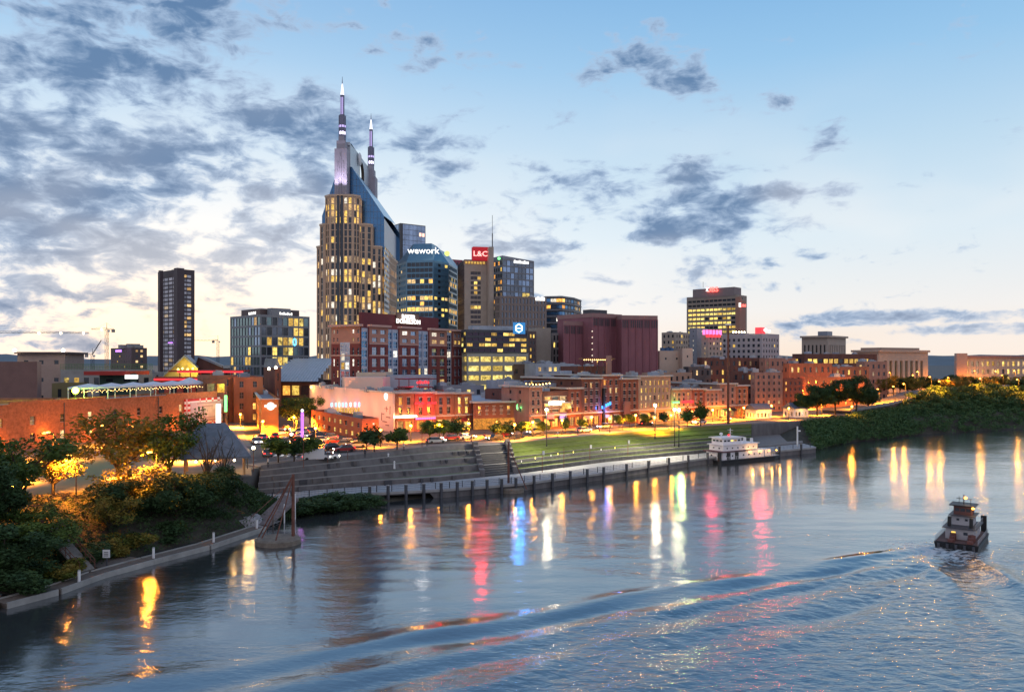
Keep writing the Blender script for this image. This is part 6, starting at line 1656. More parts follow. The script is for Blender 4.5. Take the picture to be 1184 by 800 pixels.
def bank_cover(name, label, pts, seed, lm, n, leaf=.3, r=(.6, 1.5)):
    rng = random.Random(seed); b = MB()
    for _ in range(n):
        i = rng.randrange(len(pts) - 1); f = rng.random(); s = rng.random() ** .9
        p = lerp3(pts[i][0], pts[i + 1][0], f); q = lerp3(pts[i][1], pts[i + 1][1], f); c = lerp3(p, q, s); tz = lerp(0, .62, s / .45) if s < .45 else lerp(.62, 1, (s - .45) / .55); c = (c[0], c[1], (p[2] + (q[2] - p[2]) * tz) if p[2] < 1 else c[2])
        rr = rng.uniform(*r); add_leaves(b, (c[0], c[1], c[2] + rr * .2), rr, int(26 * rr), leaf, rng, .6)
    o = b.build(name, lm, kind='stuff'); tag(o, label, 'ground cover')
bank_cover('bank_vegetation', 'dense green ground cover sloping down to the water on the right', [((85, 219, .3), (92, 246, 5.8)), ((101, 237, .3), (116, 264, 6.2)), ((137, 263, .3), (155, 294, 7.8)), ((195, 290, .3), (212, 326, 8.8)), ((300, 350, .3), (330, 400, 9))], 21, LF_BANK, 1700, .34, (.8, 2.0))
bank_cover('hillside_vegetation', 'green undergrowth on the slope below the elevated road, far right', [((112, 262, 6.2), (128, 280, 6.2)), ((137, 278, 6.8), (160, 305, 7.5)), ((155, 294, 7.8), (185, 335, 8)), ((212, 326, 8.8), (240, 370, 8)), ((330, 400, 9), (370, 450, 8))], 23, LF_BANK, 900, .36, (1.0, 2.2))
bank_cover('bank_vegetation', 'dark weeds and brush covering the near left bank', [((-75, 68, .4), (-95, 91, 5.5)), ((-55, 83, .4), (-71, 107, 5.6)), ((-50, 94, .4), (-58, 115, 5.6)), ((-38, 118, .4), (-47, 130, 5.6)), ((-33, 126.5, .3), (-41, 132, 1.2)), ((-22, 133, .2), (-24, 137, 1.0))], 22, LF_DARK, 2200, .17, (.4, 1.2))

# ================================================================ riverfront pavilion
def pavilion():
    c = at(249, 132); root = thing('riverfront_pavilion', 'open pavilion with big blue-grey hipped roof and warm lights, behind bare trees', 'pavilion', (*c, G0))
    a = R(20); ca, sa = math.cos(a), math.sin(a)
    W = lambda x, y: (c[0] + x * ca - y * sa, c[1] + x * sa + y * ca)
    ze, zr = 9.3, 14.6; hx, hy = 5.6, 4.6
    e = [W(-hx, -hy), W(hx, -hy), W(hx, hy), W(-hx, hy)]; r0, r1 = W(-2.6, 0), W(1.6, 0)
    b = MB(root.location)
    V = [(*p, ze) for p in e] + [(*r0, zr), (*r1, zr)]
    b.add(V, [(0, 1, 5, 4), (1, 2, 5), (2, 3, 4, 5), (3, 0, 4)])
    for i in range(4): p, q = e[i], e[(i + 1) % 4]; b.quad((*p, ze - .35), (*q, ze - .35), (*q, ze), (*p, ze))
    b.build('hipped_roof', mat('slate_roof', (.13, .16, .20), var=.25, scale=1.2, rough=.7), root)
    for x in (-4.6, -1.5, 1.5, 4.6):
        for y in (-3.7, 3.7):
            b = MB(root.location); b.box((*W(x, y), G0 - .2), (.32, .32, ze - G0), a); b.build('column', mat('lit_timber', (.42, .25, .12), var=.15), root)
    for x in (-3, 0, 3):
        b = MB(root.location); b.sphere((*W(x, -2), ze - .9), .2); b.build('hanging_lamp', E_WARMW, root); lamp('pavilion_light', (*W(x, -2), ze - 1.3), (1, .5, .12), 170, .25)
    b = MB(root.location); b.box((*W(0, 0), G0 - .1), (11.6, 9.4, .25), a); b.build('floor_slab', M_WALK, root)
pavilion()

# ================================================================ lamps
def lamp_proto(name, h, globe, style):
    root = thing(name, '', 'street lamp', (0, 0, 0)); b = MB(); b.tube((0, 0, 0), (0, 0, h - .3), .11, .06, 6); b.tube((0, 0, 0), (0, 0, .5), .2, .16, 8)
    if style == 'arm': b.tube((0, 0, h - .35), (.9, 0, h), .06, .05, 5)
    b.build('post', M_BLACK, root)
    g = MB(); 
    if style == 'arm': g.box((.95, 0, h - .18), (.7, .3, .22))
    else: g.sphere((0, 0, h), .36)
    g.build('globe', globe, root)
    if style != 'arm': c = MB(); c.tube((0, 0, h + .33), (0, 0, h + .55), .3, .05, 8); c.build('cap', M_BLACK, root)
    return root
LP_O = lamp_proto('street_lamp', 3.7, E_ORANGE, 'globe'); LP_W = lamp_proto('street_lamp', 8.2, E_WARMW, 'globe'); LP_A = lamp_proto('roadside_lamp', 8, E_ORANGE, 'arm')
gL = 'sodium street lamps'
def put_lamp(P, px, D, z, lab, h, col=(1, .36, .035), pw=1300, rz=0):
    x, y = at(px, D); big = pw * (2.6 if col[2] < .3 else 1.2)
    if P.name not in used: used.add(P.name); P.location = (x, y, z); P['label'] = lab; P['group'] = gL; KIDS[P.name] = list(P.children); P.rotation_euler = (0, 0, rz)
    else: dup(P, (x, y, z), rz, None, lab, gL)
    off = (math.cos(rz) * .95, math.sin(rz) * .95) if P is LP_A else (0, 0)
    far = px > 960
    lamp('lamp_light', (x + off[0], y + off[1] - .42, z + h - (.5 if P is LP_A else -.0)), col, pw * (.42 if far else .5), .25)
    o = lamp('lamp_downlight', (x + off[0], y + off[1] - .5, z + h + .1), (1, .30, .02) if col[2] < .3 else col, big * (2.6 if far else 12), .3, 'SPOT'); o.data.spot_size = R(150); o.data.spot_blend = .6; o.data.shadow_soft_size = .3
    if px > 400: o.rotation_euler = Vector((.30, -.36, .88)).to_track_quat('Z', 'Y').to_euler()
for px, py, lab, pw in [(475, 492, 'orange street lamp before the arched front beside the cream hall', 1500), (542, 489.5, 'orange street lamp at the end of the arched brick row', 1700), (616, 488, 'orange street lamp before the narrow white-trimmed house', 1500), (595, 491, 'orange street lamp at the right end of the cafe', 900),
        (684, 482, 'orange street lamp before the ornate dark brick house', 1500), (735, 480, 'orange street lamp beside the glowing brick stack', 1700), (757, 482.5, 'orange street lamp directly under the tall white one', 1500), (776, 480, 'orange street lamp right of the brightly lit warehouse', 900), (705, 484, 'orange street lamp below the blue neon sign', 900),
        (824, 474, 'orange street lamp left of the tall rust pole', 1800), (843, 473, 'orange street lamp just behind the tall rust pole', 1100), (860, 471.5, 'orange street lamp beside the left kiosk', 1800), (892, 469, 'orange street lamp between the two kiosks', 1900), (912, 472, 'orange street lamp left of the right kiosk', 900),
        (950, 468, 'orange street lamp under the dark oaks', 2000), (985, 470, 'orange street lamp right of the oaks', 1500), (936, 462, 'orange street lamp on the wall of the orange warehouse', 1700),
        (365, 495, 'orange street lamp right of the neon pylon', 1700), (304, 487, 'orange street lamp in front of the orange corner building', 3000), (278, 479, 'orange street lamp up the side street', 3600), (340, 482, 'orange street lamp far up the side street by the tree', 3200), (350, 480, 'orange street lamp at the left end of the cream hall', 3000), (508, 491, 'faint orange lamp below the red neon front', 700), (575, 488, 'faint orange lamp before the middle of the cafe', 900), (650, 486, 'faint orange lamp in front of the balcony bar', 1100), (800, 476, 'orange street lamp behind the lawn trees', 1200), (440, 497, 'faint orange lamp beside the corner restaurant', 900)]:
    D = 13680 / (py - HOR); put_lamp(LP_O, px, D, G0 + .1, lab, 3.7, pw=pw)
for px, py, lab, pw in [(632, 474, 'tall bright white street lamp before the balcony bar', 2600), (757.5, 469, 'tall bright white street lamp before the lit warehouse', 3600), (780, 474, 'white lamp pair left one near the green neon', 700), (785, 474.5, 'white lamp pair right one near the green neon', 700)]:
    D = 9730 / (py - HOR); put_lamp(LP_W, px, D, G0 + .1, lab, 8.1, (1, .84, .58), pw * .5)
for px, py, D, lab in [(286, 524, 137, 'warm white low lamp right beside the pavilion, nearer the water'), (293, 519, 142, 'warm white low lamp between pavilion and crossing'), (337, 503, 165, 'bright white low lamp standing in for headlights among the cars at the crossroads')]:  # the post lamp among the cars stands in for headlights
    x, y = at(px, D); root = thing('low_lamp', lab, 'street lamp', (x, y, G0), gL); h = zz(py, D) - G0
    b = MB(root.location); b.tube((x, y, G0), (x, y, G0 + h), .08, .06); b.build('post', M_BLACK, root); b = MB(root.location); b.sphere((x, y, G0 + h + .2), .32); b.build('globe', E_WARMW, root)
    lamp('lamp_light', (x, y - .6, G0 + h + .3), (1, .5, .12), 300, .3)
for px, py, D, lab, pw in [(88, 527, 112, 'bright orange lamp left of centre between bank trees and warehouse', 1700), (71, 514, 150, 'orange lamp against the left part of the warehouse wall', 1900), (123, 492, 176, 'small orange lamp high on the warehouse wall', 1300), (62, 500, 152, 'orange lamp at the far left lower window', 1500), (181, 523, 116, 'orange lamp glowing through the bank trees', 1500), (150, 545, 128, 'orange lamp low behind the middle bank tree', 2600), (225, 515, 150, 'orange lamp behind the pavilion, left side', 2400), (20, 540, 122, 'orange lamp behind the leftmost green tree', 2000),
        (1017, 450, 305, 'road lamp left of the three near the elevated road', 4200), (1035, 447, 306, 'road lamp in the middle near the elevated road', 4200), (1047, 444, 308, 'road lamp right of the three near the elevated road', 4200), (1077, 436, 316, 'road lamp before the gap between limestone buildings', 3600), (1088, 441, 312, 'road lamp at the bend of the elevated road', 3600), (1057, 434, 392, 'road lamp before the green-windowed courthouse', 3200), (1135, 438, 322, 'road lamp before the left part of the ribbed building', 3600), (1178, 439, 324, 'road lamp at the right picture edge', 3600), (1160, 434, 390, 'faint road lamp before the ribbed building', 2400), (1098, 437, 385, 'road lamp left of the ribbed building pavilion', 2800), (985, 462, 288, 'low road lamp at the foot of the dark trees', 2600), (1118, 437, 420, 'white-orange lamp at the corner pavilion', 3000), (930, 452, 312, 'orange lamp behind the broad oak, below the warehouse', 3000), (968, 446, 330, 'orange spill lamp added between the oaks and the stepped orange building', 3000), (1030, 431, 440, 'orange spill lamp added at the foot of the green window bays, left', 7000), (1062, 430, 450, 'orange spill lamp added at the foot of the green window bays, right', 7000), (1128, 429, 480, 'orange spill lamp added at the foot of the ribbed building, left', 8000), (1152, 429, 480, 'orange spill lamp added at the foot of the ribbed building, middle', 8000), (1174, 429, 480, 'orange spill lamp added at the foot of the ribbed building, right', 8000)]:  # lamps at far building feet and beside the stepped building are added for spill
    z = zz(py, D) - 7.85; zb = min(G0 + 4, max(G0, z)) if px > 900 else z
    if px > 900: zb = z
    put_lamp(LP_A, px, D, max(zb, 2), lab, zz(py, D) - max(zb, 2), pw=pw, rz=R(200))
# elevated road with kerb wall on the right
pts = [(118, 283, 6.6), (140, 300, 8.0), (158, 316, 9.8), (180, 345, 11.2), (222, 380, 12.0), (300, 430, 12.0), (420, 500, 12)]
strip('elevated_road', pts, 11, .5, M_ASPH, 4.5)
pw_ = MB()
for i in range(len(pts) - 1):
    a, b_ = Vector(pts[i]), Vector(pts[i + 1]); d = (b_ - a); n = Vector((d.y, -d.x, 0)).normalized() * 5.4; L_ = d.length
    for q in range(6):
        c = a + d * ((q + .5) / 6) + n; pw_.box((c.x, c.y, c.z + .4), (L_ / 6 + .05, .3, .95), math.atan2(d.y, d.x))
pw_.build('road_parapet', M_CONC, kind='structure')

# ================================================================ riverside kiosks, tall pole
def kiosk(px, D, label, w=8, d=5):
    c = at(px, D); root = thing('riverside_kiosk', label, 'kiosk', (*c, G0)); a = R(25)
    ca, sa = math.cos(a), math.sin(a); W = lambda x, y: (c[0] + x * ca - y * sa, c[1] + x * sa + y * ca)
    fp = [W(-w / 2, -d / 2), W(w / 2, -d / 2), W(w / 2, d / 2), W(-w / 2, d / 2)]
    building('riverside_kiosk', '', fp, G0, G0 + 2.9, M_WHITE, sts={0: S(pitch=1.6, rows=1, wf=.55, hf=.6, lit=.6, lits=[L_WARM, L_WHITE], edge=.4), 3: S(pitch=1.6, rows=1, wf=.5, hf=.6, lit=.5, edge=.4)}, root=root, par=.05)
    b = MB(root.location); e = [W(-w / 2 - .5, -d / 2 - .5), W(w / 2 + .5, -d / 2 - .5), W(w / 2 + .5, d / 2 + .5), W(-w / 2 - .5, d / 2 + .5)]; r0, r1 = W(-w / 2 - .3, 0), W(w / 2 + .3, 0)
    b.add([(*p, G0 + 2.95) for p in e] + [(*r0, G0 + 4.9), (*r1, G0 + 4.9)], [(0, 1, 5, 4), (2, 3, 4, 5), (1, 2, 5), (3, 0, 4), (3, 2, 1, 0)]); b.build('pitched_roof', mat('slate_blue_roof', (.10, .12, .17), var=.15), root)
    lamp('kiosk_light', (*W(0, -d / 2 - 1.5), G0 + 2.4), (1, .5, .1), 180, .3)
kiosk(877, 262, 'small kiosk with blue-grey pitched roof, left of its twin', 7)
kiosk(920, 268, 'small kiosk with blue-grey pitched roof nearest the dark oaks', 6.5)
c = at(842, 236); root = thing('tall_pole', 'very tall rust-coloured pole with a white lamp head, above the lawn end', 'pole', (*c, G0 - .4))
b = MB(root.location); b.tube((*c, G0 - .4), (*c, zz(376, 236)), .42, .30, 8); b.build('shaft', M_RUST, root)
b = MB(root.location); b.box((c[0], c[1], zz(376, 236)), (1.5, 1.0, .4)); b.build('lamp_head', M_WHITE, root)

# ================================================================ promenade furniture
def rail():
    root = thing('promenade_railing', 'long dark railing with posts along the outer edge of the river promenade', 'railing', (*stn(0)[2], 1.6))
    b = MB(root.location); N_ = 150; prev = None
    for i in range(N_ + 1):
        t = 5.98 * i / N_; s_, in_, o = stn(t); p = Vector((*lerp2(o, in_, .04), 1.6))
        if prev is not None:
            for h in (.45, .8, 1.1): b.tube(prev + Vector((0, 0, h)), p + Vector((0, 0, h)), .03, n=4)
            for q in range(3): c = prev.lerp(p, q / 3); b.box((c.x, c.y, 1.6), (.03, .03, 1.1))
        prev = p
    b.build('rails', M_DARKP, root)
    for i in range(36):
        t = 5.95 * i / 35; s_, in_, o = stn(t); p = lerp2(o, in_, .04); b = MB(root.location); b.box((*p, 1.6), (.14, .14, 1.2)); b.build('post', M_DARKP, root)
rail()
pr_ = None
for i in range(24):
    t = 1.1 + 4.75 * i / 23; s_, in_, o = stn(t); q = lerp2(o, in_, -.05)
    if pr_ is None:
        pr_ = thing('mooring_pile', 'dark square pile standing against the river wall of the promenade', 'pile', (*q, -1), 'piles along the promenade wall')
        b = MB(pr_.location); b.box((q[0], q[1], -1), (.42, .42, 3.75), R(40)); b.build('pile', M_DARKP, pr_); b = MB(pr_.location); b.box((q[0], q[1], 2.75), (.5, .5, .12), R(40)); b.build('pile_cap', M_CONC, pr_)
        KIDS[pr_.name] = list(pr_.children)
    else: dup(pr_, (*q, -1))
# thin lamp and banner masts on the terraces
def mast(px, py0, z, h, label, flag=None):
    D = (CAM_H - z) * F / (py0 - HOR); c = at(px, D); root = thing('terrace_mast', label, 'mast', (*c, z)); b = MB(root.location); b.tube((*c, z), (*c, z + h), .07, .05, 6); b.build('pole', M_RUST, root)
    if flag: b = MB(root.location); b.box((c[0] + .25, c[1], z + h - .9), (.45, .12, .8)); b.build('banner', flag, root)
for px, py, z, h, fl, lab in [(627, 546, 1.6, 4.6, M_WHITE, 'thin mast with white pennant on the promenade, left one'), (652, 541, 1.6, 4.4, None, 'thin bare mast on the promenade behind the dark piles'), (682, 536, 1.6, 4.4, M_WHITE, 'thin mast with white pennant on the promenade, right of the bare one'), (726, 530, 1.6, 4.5, M_WHITE, 'thin mast with white flood lamp on the lawn terraces'),
        (293, 545, 6, 6.5, None, 'thin tall pole before the orange corner building'), (351, 541, 6, 6, None, 'thin tall pole left of the white van'), (379, 535, 6, 6.5, None, 'thin tall pole right of the white van'), (402, 531, 6, 5.5, None, 'thin tall pole between van and round dark tree'), (488, 519, 6, 5, None, 'thin pole at the street edge before the red front'), (632, 508, 6, 7, None, 'thin tall bare pole at the lawn top before the balcony bar'), (720, 498, 6, 5, None, 'thin pole at the lawn top below the blue sign')]:
    mast(px, py, z, h, lab, fl)
for (px, py, z, lab) in [(449, 531, 5.0, 'small white statue-like marker on the upper concrete terrace'), (456, 540, 4.0, 'small white marker on the middle concrete terrace')]:
    D = (CAM_H - z) * F / (py - HOR); c = at(px, D); root = thing('white_marker', lab, 'marker', (*c, z - .3)); b = MB(root.location); b.tube((*c, z - .3), (*c, z + .9), .22, .14, 8); b.build('shaft', M_WHITE, root); b = MB(root.location); b.sphere((*c, z + 1.05), .2); b.build('head', M_WHITE, root)
gd = 'small path lights on the lawn terraces'
pl_ = None
for px, py, c_ in [(619, 533, 'yellow'), (637, 530, 'white'), (645, 528, 'yellow'), (663, 526, 'yellow'), (695, 523, 'white'), (603, 537, 'white'), (711, 521, 'yellow')]:
    z = 3.4; D = (CAM_H - z) * F / (py - HOR); c = at(px, D)
    r = thing('path_light', '%s little path light on the lawn terraces, %s' % (c_, {619: 'left of the lone mast', 637: 'just left of centre', 645: 'above the bare mast', 663: 'between the two masts', 695: 'right of the second mast', 603: 'nearest the steps', 711: 'last before the flood mast'}[px]), 'path light', (*c, z), gd)
    b = MB(r.location); b.tube((*c, z - .2), (*c, z + .8), .05); b.build('stem', M_DARKP, r); b = MB(r.location); b.box((c[0], c[1] - .05, z + .5), (.12, .12, .35)); b.build('lamp', E_WHITE if c_ == 'white' else E_YELLOW, r)
lamp('lawn_light', (47, 216, 10), (.8, 1, .3), 1500, .5)

# ================================================================ masts standing in the river
def dolphin(px, py, r, pole_px, top_py, label, legs):
    D = CAM_H * F / (py - HOR); c = at(px, D); root = thing('mooring_dolphin', label, 'mooring', (*c, 0)); k = 18
    ring = lambda rr: [(c[0] + rr * math.cos(2 * math.pi * i / k), c[1] + rr * .9 * math.sin(2 * math.pi * i / k)) for i in range(k)]
    b = MB(root.location); b.prism(ring(r), -1, .62); b.frustum(ring(r - .02), .625, ring(r - .35), .82); b.build('round_base', mat('algae_concrete', (.17, .14, .11), var=.35, scale=1, bump=.3), root)
    p = at(pole_px, D + r * .3); zt = zz(top_py, D); b = MB(root.location); b.tube((*p, .5), (*p, zt), .24, .2, 10); b.build('pole', M_RUST, root)
    for (qx, qy, qz, tz) in legs:
        q = (c[0] + qx, c[1] + qy); b = MB(root.location); b.tube((*q, qz), (p[0] - .05, p[1], zt - tz), .10, .09, 6); b.build('brace', M_RUST, root)
    return c, p, zt
dolphin(321.5, 628, 3.1, 339, 549, 'round concrete river mooring base with tall rusty pole and slanting braces, near the tarpaulin pile', [(-2.2, -.4, .6, .3), (.2, -1.9, .6, .5), (-3.4, 2.2, .4, .2)])
dolphin(592, 568.5, 2.3, 588, 511, 'small round mooring base with rusty pole close to the promenade, mid-river-wall', [(2.8, -.4, .6, .8)])
# floating dock
DOCK = [at(-60, 77), at(0, 79.3), at(60, 84), at(112, 90.3), at(170, 96.5), at(235, 104), at(300, 115.5)]
def dock():
    root = thing('floating_dock', 'long narrow weathered floating dock curving along the near left bank', 'dock', (*DOCK[1], 0))
    for i in range(len(DOCK) - 1):
        a, c = DOCK[i], DOCK[i + 1]; d = Vector((c[0] - a[0], c[1] - a[1])); L_ = d.length; an = math.atan2(d.y, d.x); m = lerp2(a, c, .5)
        b = MB(root.location); b.box((m[0], m[1], -.3), (L_ - .05, 2.2, .78), an); b.build('deck_section', M_WOOD, root)
        b = MB(root.location); n = Vector((d.y, -d.x)).normalized() * 1.18; b.box((m[0] + n.x, m[1] + n.y, -.1), (L_ - .1, .22, .72), an); b.box((m[0] - n.x, m[1] - n.y, -.1), (L_ - .1, .22, .72), an); b.build('fender_rail', mat('pale_fender', (.30, .29, .27), var=.3), root)
    m = at(128, 93.8); b = MB(root.location); b.box((m[0] - 1.0, m[1] + 2.0, -.2), (5.2, 3.2, .66), R(62)); b.build('side_platform', M_WOOD, root)
dock()
gp = 'white posts on the floating dock'
for px, D, lab in [(91.5, 86.6, 'short white dock post nearest the left gangway'), (177.5, 97.2, 'short white dock post in the middle of the floating dock'), (247, 105.8, 'short white dock post, third along the floating dock'), (297, 114.6, 'short white dock post at the far tip beside the tarpaulins')]:
    c = at(px, D); r = thing('dock_post', lab, 'post', (*c, .45), gp)
    b = MB(r.location); b.tube((*c, .45), (*c, 1.75), .16, .16, 8); b.build('post', M_WHITE, r); b = MB(r.location); b.tube((*c, 1.75), (*c, 1.85), .19, .12, 8); b.build('cap', M_CONC, r)
c = at(123.5, 93.5); r = thing('dock_sign', 'small pale sign board on a dark post on the floating dock', 'sign', (*c, .45)); b = MB(r.location); b.tube((*c, .45), (*c, 2.3), .09); b.build('post', M_DARKP, r); b = MB(r.location); b.box((c[0], c[1] - .12, 1.5), (.85, .08, .95)); b.build('board', M_WHITE, r)
b = MB(r.location)
for k in range(3): b.box((c[0], c[1] - .18, 1.72 + k * .2), (.5, .03, .06))
b.build('markings', M_DARKP, r)
# gangway left
def gangway():
    a = Vector((*at(58, 93.5), 5.0)); c = Vector((*at(101, 90.5), .75)); root = thing('gangway', 'sloping timber gangway with railings down to the floating dock, left bank', 'gangway', a)
    d = c - a; n = Vector((d.y, -d.x, 0)).normalized() * .95; b = MB(root.location); b.quad(a - n, a + n, c + n, c - n); lo = Vector((0, 0, -.25))
    b.quad(a + n + lo, a + n, c + n, c + n + lo); b.quad(a - n, a - n + lo, c - n + lo, c - n); b.quad(a + n + lo, a - n + lo, c - n + lo, c + n + lo); b.build('deck', mat('grey_planks', (.20, .18, .16), var=.3, scale=1.5), root)
    for s_ in (-1, 1):
        b = MB(root.location); o = n * s_
        for h in (.55, 1.05): b.tube(a + o + Vector((0, 0, h)), c + o + Vector((0, 0, h)), .045, n=5)
        for k in range(9): p = a + d * (k / 8) + o; b.tube(p, p + Vector((0, 0, 1.05)), .045, n=5)
        for k in range(8): p = a + d * (k / 8) + o; q = a + d * ((k + 1) / 8) + o; b.tube(p, q + Vector((0, 0, 1.05)), .03, n=4)
        b.build('truss_railing', M_RUST, root)
gangway()
# tarpaulin pile, broken pier at the dock tip
def wreck():
    c = at(290, 119); root = thing('tarpaulin_pile', 'heap of pale grey tarpaulins and rubble at the tip of the floating dock', 'debris', (*c, .2)); rng = random.Random(5)
    b = MB(root.location); K = 14
    for i in range(K + 1):
        for j in range(K + 1):
            u, v = i / K * 2 - 1, j / K * 2 - 1; h = max(0, 1 - u * u) * max(0, 1 - v * v)
            b.v.append((c[0] + u * 3.4 + v * .6, c[1] + v * 2.4, .1 + 1.9 * h ** .6 * (.65 + .5 * noise.noise(Vector((u * 2.1, v * 2.3, 3)))) + .25 * noise.noise(Vector((u * 5, v * 5, 1)))))
    for i in range(K):
        for j in range(K): k = i * (K + 1) + j; b.f.append([k, k + K + 1, k + K + 2, k + 1]); b.m.append(0)
    b.build('tarpaulin', mat('tarp', (.30, .29, .30), var=.35, scale=1.2, bump=.3), root)
    for k in range(6):
        p = (c[0] - 4.5 + rng.uniform(-1.5, 4.5), c[1] - 1.5 + rng.uniform(-.5, 1)); q = MB(root.location); q.sphere((*p, .25), rng.uniform(.35, .7), n=6, k=4, sz=.6); q.build('rock', M_CONCD, root)
    a0, a1 = at(300, 117), at(337, 125); root = thing('broken_pier', 'collapsed timber pier ramp leaning up behind the round mooring base', 'pier', (*a0, .4))
    A, B_ = Vector((*a0, .5)), Vector((*a1, 3.6)); d = B_ - A; n = Vector((d.y, -d.x, 0)).normalized() * 1.5
    b = MB(root.location); b.quad(A - n, A + n, B_ + n * .9 + Vector((0, 0, -.5)), B_ - n); lo = Vector((0, 0, -.35)); b.quad(A + n + lo, A + n, B_ + n * .9 + Vector((0, 0, -.5)), B_ + n * .9 + Vector((0, 0, -.9))); b.quad(A - n, A - n + lo, B_ - n + lo, B_ - n); b.build('ramp', mat('pier_planks', (.16, .13, .125), var=.35, scale=1.5), root)
    for t in (.15, .5, .85):
        p = A + d * t + n; q = MB(root.location); q.tube((p.x, p.y, -.8), (p.x, p.y, p.z + .9), .11); q.build('post', M_WHITE if t > .4 else M_WOOD, root)
    for s_ in (-1,):
        q = MB(root.location); q.tube(A + n * s_ + Vector((0, 0, 1)), B_ + n * s_ + Vector((0, 0, 1)), .06); q.tube(A + n * s_, A + n * s_ + Vector((0, 0, 1)), .06); q.tube(B_ + n * s_, B_ + n * s_ + Vector((0, 0, 1)), .06); q.build('handrail', M_RUST, root)
wreck()
# white mooring post on the right, at the promenade end
c = at(922, 216.5); r = thing('white_mooring_post', 'tall white post with a side arm at the right end of the promenade', 'post', (*c, 1.6)); b = MB(r.location); b.tube((*c, 1.6), (*c, zz(493, 216)), .22); b.build('shaft', M_WHITE, r); b = MB(r.location); b.box((c[0] + .4, c[1], zz(499, 216)), (.9, .3, .35)); b.build('side_arm', M_WHITE, r)

# ================================================================ boats
def local(root, a):
    ca, sa = math.cos(a), math.sin(a); o = root.location
    return lambda x, y, z: (o.x + x * ca - y * sa, o.y + x * sa + y * ca, z)
def hull(b, W, L_, w, z0, z1, bow=2.0, rake=.6, mi=0):
    top = [(-L_ / 2, -w / 2), (L_ / 2 - bow, -w / 2), (L_ / 2, -w * .32), (L_ / 2, w * .32), (L_ / 2 - bow, w / 2), (-L_ / 2, w / 2)]
    bot = [(x * .97 if x < 0 else x - rake * (1 if x > L_ / 2 - .1 else .3), y * .93) for x, y in top]
    n = len(top); b.add([W(x, y, z0) for x, y in bot] + [W(x, y, z1) for x, y in top], [(i, (i + 1) % n, n + (i + 1) % n, n + i) for i in range(n)] + [tuple(range(n, 2 * n))], mi)
def house(root, W, a, x0, x1, y0, y1, z0, z1, wall, st, name):
    fp = [W(x0, y0, 0)[:2], W(x1, y0, 0)[:2], W(x1, y1, 0)[:2], W(x0, y1, 0)[:2]]; fp = [tuple(p) for p in fp]
    building(name, '', fp, z0, z1, wall, sts={i: st if visible(fp[i], fp[(i + 1) % 4]) else None for i in range(4)}, root=root, wname=name, roof=M_WHITE, par=.04)
